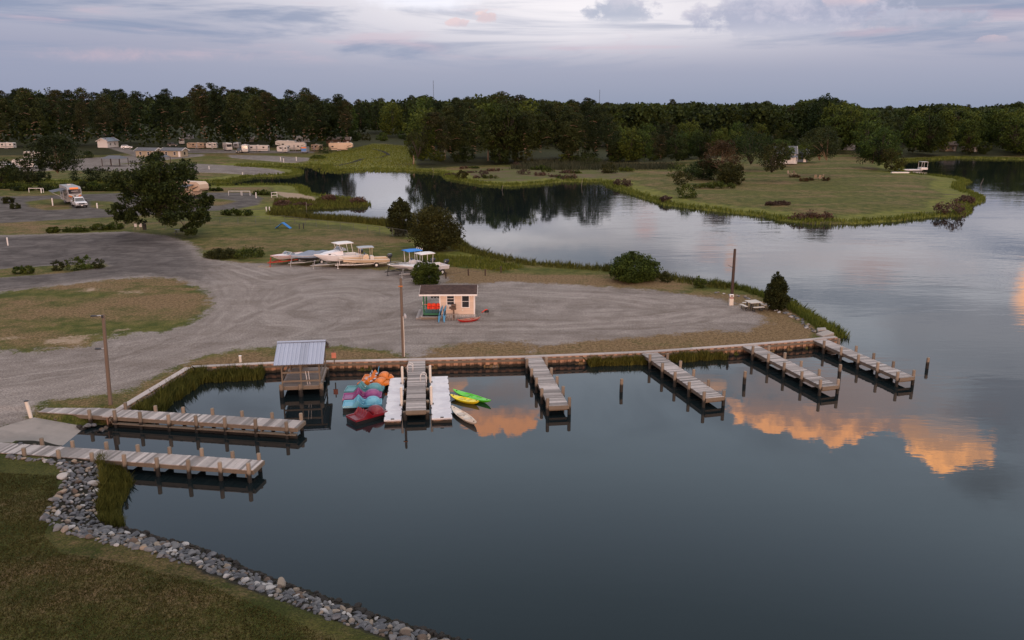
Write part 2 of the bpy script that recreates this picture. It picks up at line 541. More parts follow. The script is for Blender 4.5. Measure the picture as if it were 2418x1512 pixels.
W3 = P(north_shore, 0.0)
WATER = np.vstack([W0, W1, W2, W3, [[420, 180], [300, -60], [60, -60]]])


def seg_dist(pts, a, b):
    d = b - a
    L2 = max(float(d @ d), 1e-9)
    t = np.clip(((pts - a) @ d) / L2, 0, 1)
    q = a + t[:, None] * d
    return np.hypot(*(pts - q).T)


def line_dist(pts, poly):
    r = np.full(len(pts), 1e9)
    for i in range(len(poly) - 1):
        r = np.minimum(r, seg_dist(pts, poly[i], poly[i + 1]))
    return r


def inside(pts, poly):
    x, y = pts.T
    c = np.zeros(len(pts), bool)
    n = len(poly)
    for i in range(n):
        (x1, y1), (x2, y2) = poly[i], poly[i - 1]
        if y1 == y2:
            continue
        k = ((y1 > y) != (y2 > y)) & (x < (x2 - x1) * (y - y1) / (y2 - y1) + x1)
        c ^= k
    return c


def sdist(pts, poly):
    """Signed distance, positive inside."""
    closed = np.vstack([poly, poly[:1]])
    d = line_dist(pts, closed)
    return np.where(inside(pts, poly), d, -d)


def sstep(x, lo, hi):
    t = np.clip((x - lo) / (hi - lo), 0, 1)
    return t * t * (3 - 2 * t)


lowfreq = [(rng.uniform(0.05, 0.5), rng.uniform(0, 6.28), rng.uniform(0, 6.28)) for _ in range(14)]


def wob(p, scale=1.0):
    s = 0
    for k, a, ph in lowfreq:
        s = s + np.sin((p[:, 0] * math.cos(a) + p[:, 1] * math.sin(a)) * k * scale * 3 + ph)
    return s / 14


RAMP = [(80, 981), (217, 1007), (150, 1050), (0, 1042), (-30, 1040), (0, 1022)]
ramp_poly = np.array([[*at(80, 981, .75)[:2]], [*at(222, 1007, 0)[:2]], [*at(262, 1022, 0)[:2]], [*at(190, 1068, 0)[:2]], [*at(150, 1052, 0)[:2]], [*at(0, 1044, 0.55)[:2]], [*at(-70, 1052, 0.68)[:2]]])
ramp_a, ramp_b = np.array(at(20, 1005, .70)[:2]), np.array(at(183, 1028, 0)[:2])


def ramp_z(pts):
    d = ramp_b - ramp_a
    t = ((pts - ramp_a) @ d) / (d @ d)
    return .72 - .72 * t


def land_height(pts):
    dw = sdist(pts, WATER)                       # + in water
    db = line_dist(pts, W1)
    dn = np.minimum(line_dist(pts, np.vstack([W0, W1[:1]])), line_dist(pts, np.vstack([W2, W3])))
    land = dw < 0
    fg = sstep(-pts[:, 1], -43, -35) * (pts[:, 0] < 12)
    hb = LAND - 0.12 * (pts[:, 1] < 52) * (pts[:, 0] < -14) + 0.45 * fg + 0.05 * wob(pts, 1.5) * sstep(-dw, 4, 20)
    wn = 1.6 + 1.6 * fg
    marsh = sstep(pts[:, 1], 108, 125)
    h_nat = np.where(marsh > 0.5, 0.28 + (hb - 0.28) * sstep(-dw, 3, 16), hb * sstep(-dw, -0.2, wn))
    h_nat = np.where(-dw < 0.5, h_nat * sstep(-dw, 0, 0.5), h_nat)
    near_b = (db < dn - 0.3)
    h = np.where(near_b & (db < 2.5), hb * 0 + LAND - 0.02, np.where(db < 2.5, np.minimum(h_nat, LAND), h_nat))
    h = np.where(near_b & (db < 0.30), -1.3, h)
    h = np.where(~land, -1.3 * sstep(dw, 0.0, 0.8), h)
    # the launch ramp runs down into the water
    rd = sdist(pts, ramp_poly)
    h = np.where(rd > -0.15, np.minimum(h, ramp_z(pts) - 0.16), h)
    return h, dw, db, dn


# ------------------------------------------------------------------ painted regions (soft weights)
island = P([(-40, 694), (100, 680), (220, 664), (330, 655), (400, 657), (450, 668), (480, 682), (500, 710), (490, 735), (450, 765), (380, 783), (270, 793), (200, 818), (60, 832), (-40, 826)])
lot = P([(-300, 556), (0, 556), (150, 552), (300, 547), (390, 557), (440, 570), (470, 588), (482, 610), (560, 620), (640, 624), (760, 630), (900, 638), (960, 640), (1060, 652), (1055, 668), (1130, 670),
         (1200, 665), (1300, 670), (1400, 676), (1500, 682), (1600, 692), (1700, 706), (1760, 727), (1800, 747), (1812, 765), (1760, 785), (1690, 787), (1560, 798), (1400, 810), (1275, 822), (1262, 842),
         (1010, 848), (955, 848), (940, 838), (850, 826), (760, 820), (640, 824), (520, 842), (420, 872), (330, 915), (250, 938), (120, 952), (85, 966), (70, 985), (-60, 1030), (-400, 1040)])
shrub_bed = P([(-60, 640), (100, 628), (250, 622), (257, 630), (150, 645), (0, 656), (-60, 660)])
dry_patches = [P(p) for p in (
    [(640, 830), (790, 822), (900, 833), (945, 850), (650, 857)], [(1012, 822), (1100, 808), (1250, 806), (1262, 843), (1010, 848)],
    [(1272, 826), (1400, 808), (1560, 796), (1690, 783), (1742, 795), (1720, 812), (1520, 831), (1275, 842)], [(1750, 806), (1840, 772), (1905, 776), (1925, 800), (1760, 816)],
    [(450, 850), (560, 826), (650, 822), (650, 858), (450, 867)], [(120, 953), (310, 932), (448, 858), (452, 868), (296, 960), (140, 958)])]
dark_road = P([(-300, 560), (-50, 558), (300, 550), (440, 572), (480, 625), (470, 665), (400, 655), (330, 652), (220, 661), (-50, 695), (-300, 700)])
loop_out = P([(-300, 470), (-50, 466), (150, 461), (290, 456), (480, 455), (590, 455), (622, 468), (610, 480), (540, 492), (420, 504), (300, 511), (150, 519), (-50, 530), (-300, 545)])
loop_in = P([(60, 477), (120, 470), (162, 471), (168, 494), (110, 497), (70, 489)])
loop_in2 = P([(212, 474), (262, 476), (290, 487), (258, 497), (214, 490)])
loop_in3 = P([(440, 470), (520, 470), (560, 475), (520, 484), (450, 488), (420, 480)])
pads = [P(p) for p in ([(300, 388), (380, 386), (560, 388), (640, 396), (678, 405), (640, 410), (500, 408), (300, 405), (120, 402), (100, 392)],
                       [(538, 366), (640, 368), (731, 373), (728, 380), (690, 383), (600, 378), (545, 373)],
                       [(-100, 380), (100, 382), (200, 374), (300, 368), (480, 364), (480, 369), (330, 384), (200, 392), (100, 405), (-100, 402)],
                       [(240, 345), (262, 343), (360, 366), (330, 372)], [(440, 352), (740, 358), (740, 362), (440, 362)])]
meadow = P([(760, 404), (794, 404), (927, 402), (985, 400), (975, 375), (960, 345), (880, 340), (830, 352), (735, 372), (720, 388)])
penin_heath = P([(1042, 408), (1080, 425), (1205, 438), (1284, 433), (1400, 428), (1430, 430), (1500, 410), (1440, 392), (1300, 388), (1100, 400)])
cove_sand = P([(650, 449), (700, 452), (738, 460), (748, 470), (756, 480), (742, 478), (720, 472), (690, 468), (660, 458)])
sand_spots = [P(p) for p in ([(210, 786), (300, 776), (305, 780), (215, 793)], [(-10, 798), (55, 792), (60, 800), (-10, 806)], [(175, 690), (230, 676), (240, 688), (190, 692)], [(270, 690), (345, 684), (340, 691), (275, 696)],
                             [(100, 800), (215, 790), (205, 815), (90, 815)], [(590, 628), (660, 626), (640, 634)])]
woods = [P(p) for p in ([(-700, 372), (250, 366), (430, 352), (640, 349), (800, 346), (850, 352), (900, 340), (960, 344), (975, 372), (990, 396), (1120, 392), (1300, 386), (1430, 384), (1560, 384), (1700, 372),
                         (1850, 350), (2000, 352), (2060, 378), (2110, 385), (2150, 372), (2500, 366), (2900, 366), (3400, 262), (-1600, 262)],)]
camp_soil = P([(-100, 372), (300, 352), (800, 346), (840, 352), (735, 366), (540, 364), (300, 366), (-100, 386)])
fish_lawn = P([(960, 640), (1060, 652), (1130, 670), (1300, 670), (1450, 672), (1470, 655), (1240, 630), (1120, 605), (1000, 600), (930, 622)])

# ------------------------------------------------------------------ ground sheet
NR, NC = 740, 600
ys = 9.0 * (1.00652 ** np.arange(NR))
ys = np.concatenate([ys, [1250, 1500, 1900, 2600, 3600]])
us = np.linspace(-1.0, 1.0, NC)
us = np.sign(us) * (0.72 * np.abs(us) + 0.38 * np.abs(us) ** 3)
GX = (ys[:, None] * us[None, :])
GY = np.repeat(ys[:, None], NC, 1)
pts = np.stack([GX.ravel(), GY.ravel()], 1)
h, dw, db, dn = land_height(pts)
far = pts[:, 1] > 420
h = np.where(far, np.maximum(h, LAND + 0.2), h)

g_lot = np.clip(sdist(pts, lot) / 3.0 + 0.5, 0, 1)
s_isl = sdist(pts, island) + 1.6 * wob(pts, 5) + 0.8 * wob(pts[:, ::-1], 14)
g_isl = np.clip(s_isl / 3.0 + 0.5, 0, 1)
g_bed = np.clip(sdist(pts, shrub_bed) / 1.5 + 0.5, 0, 1)
g_dry = np.zeros(len(pts))
for p in dry_patches:
    g_dry = np.maximum(g_dry, np.clip(sdist(pts, p) / 3.2 + 0.55, 0, 1))
g_dark = np.clip(sdist(pts, dark_road) / 9.0 + 0.6, 0, 1)
g_loop = np.clip(sdist(pts, loop_out) / 1.5 + 0.5, 0, 1)
for p in (loop_in, loop_in2, loop_in3):
    g_loop = np.minimum(g_loop, 1 - np.clip(sdist(pts, p) / 1.5 + 0.5, 0, 1))
g_pad = np.zeros(len(pts))
for p in pads:
    g_pad = np.maximum(g_pad, np.clip(sdist(pts, p) / 4.0 + 0.5, 0, 1))
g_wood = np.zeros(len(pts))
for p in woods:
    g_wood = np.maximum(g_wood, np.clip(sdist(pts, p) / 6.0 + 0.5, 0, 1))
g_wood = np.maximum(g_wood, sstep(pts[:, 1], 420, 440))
g_marsh = np.where((pts[:, 1] > 108), sstep(-dw + 2.5 * wob(pts, 6), 11.0, 4.0), 0.0)
g_marsh = np.maximum(g_marsh, np.clip(sdist(pts, meadow) / 6.0 + 0.5, 0, 1))
g_heath = np.clip(sdist(pts, penin_heath) / 8.0 + 0.5, 0, 1)
g_sand = np.clip(sdist(pts, cove_sand) / 2.0 + 0.5, 0, 1)
for p in sand_spots:
    g_sand = np.maximum(g_sand, 0.8 * np.clip((sdist(pts, p) + .8 * wob(pts, 9)) / 2.6 + 0.45, 0, 1))
gravel = np.maximum(g_lot * (1 - g_isl) * (1 - g_bed), g_pad)
gravel = gravel * (1 - 0.85 * g_dry * (pts[:, 1] < 80))
road = np.clip(0.45 * g_pad * (pts[:, 1] > 150) + g_loop + g_dark * g_lot * (1 - g_isl) * (1 - g_bed) * 0.95, 0, 1)
gravel = np.maximum(gravel * (1 - g_loop), 0)
lot_rim = sstep(np.abs(sdist(pts, lot) + 1.0), 5.0, 1.0) * (pts[:, 0] > -8) * (pts[:, 1] < 110)
dry = np.clip(g_dry * 1.0 + 0.8 * lot_rim + 0.70 * g_isl + 0.44 * (pts[:, 1] < 52) * (pts[:, 0] < 20) + 0.52 * (dw < 0) * (pts[:, 1] > 90) * (1 - g_marsh), 0, 1)
creek = P([(765, 389), (800, 388), (838, 382), (858, 375), (900, 372), (918, 366), (905, 358), (880, 352)])
rock_bank = np.where(pts[:, 1] < 56, sstep(line_dist(pts, W0[:27]), 3.2, 1.6), 0) * (dw < 0.5)
rock_bank = np.maximum(rock_bank, sstep(line_dist(pts, creek), 1.5, .5))
marsh = g_marsh * (1 - g_sand)

V3 = np.stack([GX.ravel(), GY.ravel(), h], 1)
m_ground = bpy.data.materials.new('ground_cover')
m_ground.use_nodes = True
N = NT(m_ground.node_tree)
geo = N.n('ShaderNodeNewGeometry').outputs['Position']
flat = N.mapping(geo, scale=(1, 1, 0))
wa = N.n('ShaderNodeAttribute', attribute_name='wa')
wb = N.n('ShaderNodeAttribute', attribute_name='wb')
wc = N.n('ShaderNodeAttribute', attribute_name='wc')
sa, sb, sc_ = (N.n('ShaderNodeSeparateColor') for _ in range(3))
N.put(sa.inputs[0], wa.outputs['Color'])
N.put(sb.inputs[0], wb.outputs['Color'])
N.put(sc_.inputs[0], wc.outputs['Color'])
A_gravel, A_road, A_dry = sa.outputs
A_marsh, A_sand, A_wood = sb.outputs
A_heath, A_rock, A_track = sc_.outputs
big = N.noise(flat, 0.09, 4.0, 0.6, 0.3)
bigl = N.noise(N.mapping(flat, scale=(0.035, 0.10, 0), rot=(0, 0, 0.06)), 1.0, 5.0, 0.62, 0.5)
mid = N.noise(flat, 0.5, 5.0, 0.65, 0.4)
fin = N.noise(flat, 3.5, 4.0, 0.7)
grit = N.noise(flat, 14.0, 3.0, 0.8)
edge = N.m('SUBTRACT', N.noise(flat, 0.9, 5.0, 0.7, 0.5), 0.5)
edgef = N.m('SUBTRACT', N.noise(flat, 5.0, 3.0, 0.7), 0.5)


def wmask(a, k=0.9, lo=0.35, hi=0.65, kf=0.5):
    return N.smooth(N.m('ADD', a, N.m('ADD', N.m('MULTIPLY', edge, k), N.m('MULTIPLY', edgef, kf))), lo, hi)


# lawn: green and straw mottled
fleck = N.noise(N.mapping(flat, scale=(1, 1, 1)), 8.0, 4.0, 0.75)
green = N.mix(N.smooth(mid, 0.35, 0.65), (0.058, 0.070, 0.012), (0.120, 0.116, 0.028))
straw = N.mix(N.smooth(fin, 0.35, 0.65), (0.125, 0.080, 0.038), (0.245, 0.165, 0.086))
dmix = N.smooth(N.m('ADD', N.m('ADD', N.m('MULTIPLY', A_dry, 0.75), N.m('MULTIPLY', N.m('SUBTRACT', bigl, 0.5), 2.2)),
                    N.m('ADD', N.m('MULTIPLY', N.m('SUBTRACT', mid, 0.5), 0.9), N.m('MULTIPLY', N.m('SUBTRACT', fin, 0.5), 0.7))), 0.25, 0.8)
lawn = N.mix(dmix, green, straw)
fk = N.m('ADD', 0.30, N.m('MULTIPLY', N.smooth(N.m('ADD', N.m('MULTIPLY', fleck, 0.6), N.m('MULTIPLY', grit, 0.4)), 0.32, 0.68), 1.15))
spy = N.n('ShaderNodeSeparateXYZ')
N.put(spy.inputs[0], geo)
fk = N.m('MULTIPLY', fk, N.m('ADD', 0.62, N.m('MULTIPLY', N.smooth(spy.outputs[1], 40.0, 58.0), 0.38)))   # dimming of the foreground put into the turf colour of the near bank
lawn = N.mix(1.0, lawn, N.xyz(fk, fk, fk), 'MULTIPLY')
# gravel with tyre streaks that follow the drive round the island
trk = N.m('MULTIPLY', A_track, 60.0)
stv = N.xyz(trk, N.m('MULTIPLY', N.noise(flat, 0.06, 1.0), 3.0), 0.0)
st1 = N.noise(stv, 0.9, 5.0, 0.7)
st2 = N.mix(0.62, N.noise(N.mapping(flat, scale=(0.10, 0.55, 0), rot=(0, 0, 0.14)), 1.0, 4.0, 0.6, 1.2), N.noise(flat, 0.35, 6.0, 0.7, 0.8))
stk = N.mix(N.m('MULTIPLY', N.smooth(A_track, 0.45, 0.10), N.m('ADD', 0.15, N.m('MULTIPLY', N.smooth(big, 0.4, 0.6), 0.45))), st2, st1)
gcol = N.mix(N.smooth(stk, 0.35, 0.68), (0.155, 0.135, 0.124), (0.300, 0.272, 0.260))
gcol = N.mix(N.m('MULTIPLY', N.smooth(N.noise(N.mapping(flat, scale=(0.10, 0.25, 0), loc=(5, 3, 0)), 1.0, 6.0, 0.68, 0.6), 0.46, 0.66), 0.60), gcol, (0.145, 0.122, 0.108))
gcol = N.mix(N.m('MULTIPLY', N.smooth(big, 0.5, 0.72), 0.5), gcol, (0.275, 0.255, 0.245))
pth = N.n('ShaderNodeAttribute', attribute_name='path').outputs['Fac']
wav = N.m('ADD', pth, N.m('MULTIPLY', N.m('SUBTRACT', mid, 0.5), 0.9))
rut = N.m('MULTIPLY', N.smooth(N.m('ABSOLUTE', N.m('SUBTRACT', wav, 0.85)), 0.42, 0.05), N.smooth(N.noise(flat, 0.16, 3.0, 0.6), 0.40, 0.55))
rut2 = N.m('MULTIPLY', N.smooth(N.m('ABSOLUTE', N.m('SUBTRACT', wav, 2.3)), 0.50, 0.05), N.smooth(N.noise(N.mapping(flat, loc=(30, 9, 0)), 0.13, 3.0, 0.6), 0.42, 0.56))
arc = N.n('ShaderNodeAttribute', attribute_name='arc').outputs['Fac']
lane = N.noise(N.xyz(N.m('MULTIPLY', wav, 0.8), N.m('MULTIPLY', arc, 0.07), 0.0), 1.0, 5.0, 0.7, 0.8)
gcol = N.mix(N.m('MULTIPLY', N.smooth(N.m('ADD', pth, N.m('MULTIPLY', edge, 5.0)), 5.5, 1.0), 0.30), gcol, N.mix(N.smooth(lane, 0.36, 0.66), (0.130, 0.108, 0.096), (0.330, 0.300, 0.285)))
gcol = N.mix(N.m('MULTIPLY', rut, 0.36), gcol, (0.335, 0.308, 0.295))
gcol = N.mix(N.m('MULTIPLY', rut2, 0.32), gcol, (0.120, 0.100, 0.088))
gk = N.m('ADD', 0.42, N.m('MULTIPLY', N.smooth(N.m('ADD', N.m('MULTIPLY', N.noise(flat, 6.5, 4.0, 0.85), 0.65), N.m('MULTIPLY', grit, 0.35)), 0.32, 0.68), 1.16))
gcol = N.mix(1.0, gcol, N.xyz(gk, gk, gk), 'MULTIPLY')
gcol = N.mix(1.0, gcol, (1.03, 1.0, 0.97), 'MULTIPLY')
rcol = N.mix(N.smooth(stk, 0.38, 0.66), (0.060, 0.052, 0.050), (0.145, 0.128, 0.122))
rk = N.m('ADD', 0.75, N.m('MULTIPLY', grit, 0.5))
rcol = N.mix(1.0, rcol, N.xyz(rk, rk, rk), 'MULTIPLY')
mcol = N.mix(N.smooth(mid, 0.35, 0.65), (0.095, 0.105, 0.018), (0.160, 0.158, 0.034))
mcol = N.mix(N.smooth(N.noise(N.mapping(flat, scale=(0.05, 0.22, 0)), 1.0, 4.0, 0.6), 0.54, 0.66), mcol, (0.085, 0.072, 0.035))
mk_ = N.m('ADD', 0.55, N.m('MULTIPLY', N.noise(flat, 1.8, 4.0, 0.8), 0.9))
mcol = N.mix(1.0, mcol, N.xyz(mk_, mk_, mk_), 'MULTIPLY')
hcol = N.mix(N.smooth(N.noise(N.mapping(flat, scale=(0.12, 0.3, 0)), 1.0, 5.0, 0.7), 0.45, 0.58), (0.085, 0.094, 0.026), (0.120, 0.092, 0.056))
scol = N.mix(N.smooth(fin, 0.3, 0.7), (0.25, 0.17, 0.10), (0.36, 0.29, 0.22))
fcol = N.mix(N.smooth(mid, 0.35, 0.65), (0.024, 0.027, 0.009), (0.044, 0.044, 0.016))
out = lawn
out = N.mix(wmask(A_heath, 1.0), out, hcol)
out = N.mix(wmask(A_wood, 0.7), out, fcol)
out = N.mix(wmask(A_marsh, 0.5), out, mcol)
out = N.mix(wmask(A_gravel, 1.25, 0.34, 0.66, 1.1), out, gcol)
out = N.mix(N.m('MULTIPLY', N.smooth(N.m('ADD', A_road, N.m('MULTIPLY', edge, 0.5)), 0.15, 0.9), 0.95), out, rcol)
out = N.mix(wmask(A_sand, 1.1), out, scol)
out = N.mix(wmask(A_rock, 0.6), out, (0.020, 0.018, 0.012))
bs = N.n('ShaderNodeBsdfPrincipled')
N.put(bs.inputs['Base Color'], out)
bs.inputs['Roughness'].default_value = 0.9
bs.inputs['Specular IOR Level'].default_value = 0.15
bp = N.n('ShaderNodeBump')
bp.inputs['Strength'].default_value = 0.9
bp.inputs['Distance'].default_value = 0.06
N.put(bp.inputs['Height'], N.m('ADD', N.m('MULTIPLY', fin, 1.0), N.m('MULTIPLY', fleck, 0.8)))
N.put(bs.inputs['Normal'], bp.outputs[0])
mo = N.n('ShaderNodeOutputMaterial')
N.t.links.new(bs.outputs[0], mo.inputs[0])

track = np.clip(-s_isl / 60.0, 0, 1)
zero = np.zeros(len(pts))
one = np.ones(len(pts))
ATT = {'wa': np.stack([gravel, road, dry, one], 1), 'wb': np.stack([marsh, g_sand, g_wood, one], 1), 'wc': np.stack([g_heath, rock_bank, track, one], 1)}
paths = [P(p) for p in ([(-80, 915), (120, 885), (300, 862), (430, 820), (530, 765), (570, 715), (540, 665), (440, 618), (300, 586), (120, 566), (-80, 556)],
                        [(-60, 960), (160, 918), (420, 852), (700, 800), (980, 772), (1300, 772), (1560, 758), (1690, 735)],
                        [(560, 760), (640, 728), (720, 700), (820, 690), (880, 705), (860, 745), (760, 770), (660, 760), (600, 715), (640, 672), (760, 650), (960, 655)],
                        [(700, 800), (850, 740), (990, 700), (1180, 690), (1400, 700), (1560, 722)], [(-80, 672), (150, 660), (330, 628), (480, 610), (640, 660)])]
pdist, parc = np.full(len(pts), 1e9), np.zeros(len(pts))
for k, p in enumerate(paths):
    s0 = 40.0 * k
    for i in range(len(p) - 1):
        d_ = p[i + 1] - p[i]
        t_ = np.clip(((pts - p[i]) @ d_) / (d_ @ d_), 0, 1)
        e_ = seg_dist(pts, p[i], p[i + 1])
        parc = np.where(e_ < pdist, s0 + t_ * np.hypot(*d_), parc)
        pdist = np.minimum(pdist, e_)
        s0 += np.hypot(*d_)
pdist = np.clip(pdist, 0, 12)
nr = len(ys)
idx = np.arange(nr * NC).reshape(nr, NC)
quads = np.stack([idx[:-1, :-1], idx[:-1, 1:], idx[1:, 1:], idx[1:, :-1]], -1).reshape(-1, 4)
hm = h[quads].max(1)
fm = {k: v[quads].mean(1) for k, v in (('gravel', gravel), ('road', road), ('marsh', marsh), ('wood', g_wood), ('heath', g_heath))}
region = np.where(fm['wood'] > 0.5, 4, np.where(fm['gravel'] > 0.5, 1, np.where(fm['road'] > 0.5, 2, np.where((fm['marsh'] > 0.5) | (fm['heath'] > 0.5), 3, 0))))
region[hm < -0.6] = 9
for rid, nm in ((0, 'lawn'), (1, 'gravel_lot'), (2, 'road'), (3, 'marsh'), (4, 'forest_floor'), (9, 'lake_bed')):
    q = quads[region == rid]
    if not len(q):
        continue
    used, inv = np.unique(q, return_inverse=True)
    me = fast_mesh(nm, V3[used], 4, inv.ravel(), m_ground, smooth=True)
    for k, v in ATT.items():
        a = me.attributes.new(k, 'FLOAT_COLOR', 'POINT')
        a.data.foreach_set('color', v[used].astype(np.float32).ravel())
    a = me.attributes.new('path', 'FLOAT', 'POINT')
    a.data.foreach_set('value', pdist[used].astype(np.float32))
    a = me.attributes.new('arc', 'FLOAT', 'POINT')
    a.data.foreach_set('value', parc[used].astype(np.float32))
    o = bpy.data.objects.new(nm, me)
    col.objects.link(o)
    tag(o, kind='structure')


def ground_z(x, y):
    return float(land_height(np.array([[x, y]]))[0][0])


# ------------------------------------------------------------------ water
m_water = bpy.data.materials.new('calm_water')
m_water.use_nodes = True
N = NT(m_water.node_tree)
geo = N.n('ShaderNodeNewGeometry').outputs['Position']
b = N.n('ShaderNodeBsdfPrincipled')
N.put(b.inputs['Base Color'], (0.006, 0.011, 0.013))
b.inputs['Roughness'].default_value = 0.0
b.inputs['IOR'].default_value = 1.52
calm = N.smooth(N.noise(N.mapping(geo, scale=(0.018, 0.045, 0)), 1.0, 3.0, 0.6, 0.5), 0.44, 0.66)
sx = N.n('ShaderNodeSeparateXYZ')
N.put(sx.inputs[0], geo)
out_ = N.smooth(N.m('ADD', sx.outputs[0], N.m('MULTIPLY', sx.outputs[1], 0.10)), 18.0, 46.0)
farr = N.smooth(sx.outputs[1], 120.0, 190.0)
amp = N.m('ADD', 0.03, N.m('ADD', N.m('MULTIPLY', N.m('MULTIPLY', calm, out_), 0.60), N.m('ADD', N.m('MULTIPLY', farr, 0.16), N.m('MULTIPLY', out_, 0.14))))
w1 = N.noise(N.mapping(geo, scale=(0.55, 1.6, 0), rot=(0, 0, 0.12)), 1.0, 3.0, 0.55, 0.3)
w2 = N.noise(N.mapping(geo, scale=(0.18, 0.42, 0), rot=(0, 0, -0.2)), 1.0, 2.0, 0.5)
hgt = N.m('MULTIPLY', N.m('ADD', N.m('MULTIPLY', w1, 0.5), w2), amp)
bp = N.n('ShaderNodeBump')
bp.inputs['Strength'].default_value = 0.45
bp.inputs['Distance'].default_value = 0.10
N.put(bp.inputs['Height'], hgt)
N.put(b.inputs['Normal'], bp.outputs[0])
mo = N.n('ShaderNodeOutputMaterial')
N.t.links.new(b.outputs[0], mo.inputs[0])
mb = MB()
mb.add([(-240, -120, 0), (460, -120, 0), (460, 420, 0), (-240, 420, 0)], [(0, 1, 2, 3)])
tag(mb.build('water', m_water), kind='structure')
# ------------------------------------------------------------------ shared materials
M = {}
M['deck'] = mat('weathered_deck', (0.315, 0.285, 0.275), 0.75, 0.25, 1.4, tint=0.50, stretch=(3, 3, 3), spec=0.3)
M['deck_dark'] = mat('grey_boards', (0.27, 0.235, 0.215), 0.8, 0.2, 2.0, tint=0.3, spec=0.2)
M['beam'] = mat('beam_timber', (0.165, 0.132, 0.102), 0.8, 0.25, 3.0, tint=0.2, spec=0.2)
M['pile'] = wet_wood('piling_timber', (0.20, 0.155, 0.115), (0.016, 0.013, 0.010), 0.50, 0.35)
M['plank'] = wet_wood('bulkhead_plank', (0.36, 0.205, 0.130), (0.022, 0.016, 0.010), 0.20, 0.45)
M['cap'] = mat('cap_timber', (0.40, 0.35, 0.33), 0.75, 0.2, 1.0, tint=0.2)
M['pole'] = mat('pole_timber', (0.145, 0.105, 0.080), 0.8, 0.3, 2.5, stretch=(3, 3, 0.6))
M['pole_dark'] = mat('creosote_pole', (0.060, 0.038, 0.030), 0.8, 0.3, 2.5, stretch=(3, 3, 0.6))
M['white'] = mat('white_paint', (0.74, 0.71, 0.70), 0.45, 0.06, 3.0)
M['cream_post'] = mat('cream_plastic', (0.66, 0.60, 0.53), 0.5, 0.10, 3.0)
M['dock_white'] = mat('dock_plastic', (0.66, 0.65, 0.68), 0.6, 0.12, 2.5, color2=(0.55, 0.54, 0.58))
M['metal'] = mat('galvanised', (0.42, 0.43, 0.45), 0.4, 0.12, 4.0, metal=0.5)
M['dark_metal'] = mat('dark_metal', (0.04, 0.042, 0.048), 0.5, 0.2, 4.0, metal=0.3)
M['black'] = mat('black_rubber', (0.015, 0.015, 0.016), 0.6, 0.2, 5.0)
M['black_gloss'] = mat('black_cowl', (0.030, 0.036, 0.048), 0.25, 0.1, 4.0, coat=0.5)
M['glass'] = mat('dark_glass', (0.020, 0.022, 0.028), 0.06, 0.3, 2.0, spec=0.8)
M['tin'] = mat('metal_roofing', (0.33, 0.37, 0.47), 0.42, 0.08, 0.8, metal=0.25, tint=0.16)
M['shingle'] = mat('brown_shingle', (0.100, 0.062, 0.052), 0.9, 0.25, 9.0, color2=(0.062, 0.038, 0.036), tint=0.15)
M['grey_roof'] = mat('grey_shingle', (0.11, 0.12, 0.14), 0.9, 0.2, 6.0)
M['brown_roof'] = mat('brown_far_roof', (0.11, 0.075, 0.06), 0.9, 0.2, 4.0)
M['blue_roof'] = mat('pale_blue_roof', (0.34, 0.42, 0.52), 0.5, 0.08, 2.0, metal=0.1)
M['siding'] = mat('cream_siding', (0.65, 0.505, 0.41), 0.6, 0.05, 2.0, tint=0.10)
M['tan_wall'] = mat('tan_wall', (0.36, 0.30, 0.22), 0.7, 0.08, 2.0)
M['blue_wall'] = mat('slate_blue_wall', (0.09, 0.12, 0.16), 0.7, 0.08, 2.0)
M['green_paint'] = mat('green_paint', (0.020, 0.125, 0.060), 0.6, 0.15, 3.0, tint=0.25)
M['green_floor'] = mat('green_floor', (0.060, 0.165, 0.125), 0.6, 0.18, 3.0, tint=0.35)
M['orange_fab'] = mat('orange_vest', (0.80, 0.055, 0.020), 0.7, 0.2, 9.0)
M['red_fab'] = mat('red_strap', (0.60, 0.03, 0.025), 0.6, 0.1, 4.0)
M['concrete'] = mat('concrete', (0.27, 0.24, 0.22), 0.9, 0.2, 1.2, color2=(0.21, 0.19, 0.175))
M['pale_stone'] = mat('pale_stone', (0.29, 0.27, 0.255), 0.85, 0.15, 2.0)
M['rust'] = mat('brown_enamel', (0.12, 0.075, 0.055), 0.6, 0.2, 4.0)


# ------------------------------------------------------------------ bulkhead
def bulkhead(name, label, line, z, plank_w=0.30):
    root = thing(name, label, 'sea wall', line[len(line) // 2])
    o = Vector(root.location)
    pk, cp, wl = MB(), MB(), MB()
    for i in range(len(line) - 1):
        a, b = Vector(line[i]), Vector(line[i + 1])
        d = (b - a)
        d.z = 0
        L = d.length
        d.normalize()
        n = Vector((d.y, -d.x, 0))            # towards the water
        k = max(1, int(L / plank_w))
        rz = math.atan2(d.y, d.x)
        for j in range(k):
            c = a + d * (j + 0.5) * L / k - n * (0.13 - (0.09 if j % 2 else 0.0)) - o
            c.z = -0.25 - o.z + random.uniform(-.01, .01)
            pk.box(c, (L / k * 0.97, 0.07, 2 * (z - 0.06 + 0.25) - 0.02), rz, random.uniform(.55, 1.0) if j % 2 else random.uniform(0, .4))  # random plank tone; set-back planks tinted darker in place of corrugation shade
        # cap board in lengths of about 3.5 m
        q = max(1, round(L / 3.6))
        for j in range(q):
            c = a + d * (j + 0.5) * L / q - n * 0.22 - o
            c.z = z - o.z - 0.02 + random.uniform(-.004, .004)
            cp.box(c, (L / q - 0.012, 0.46, 0.06), rz, random.random())
        c = a + d * L / 2 + n * 0.06 - o
        c.z = z - 0.22 - o.z
        wl.box(c, (L, 0.10, 0.16), rz, 0.45)
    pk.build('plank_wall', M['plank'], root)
    cp.build('cap_board', M['cap'], root)
    wl.build('wale', M['beam'], root)
    return root


bulkhead('bulkhead', 'long timber bulkhead with pale cap boards along the gravel lot', bulk, BULK_Z)


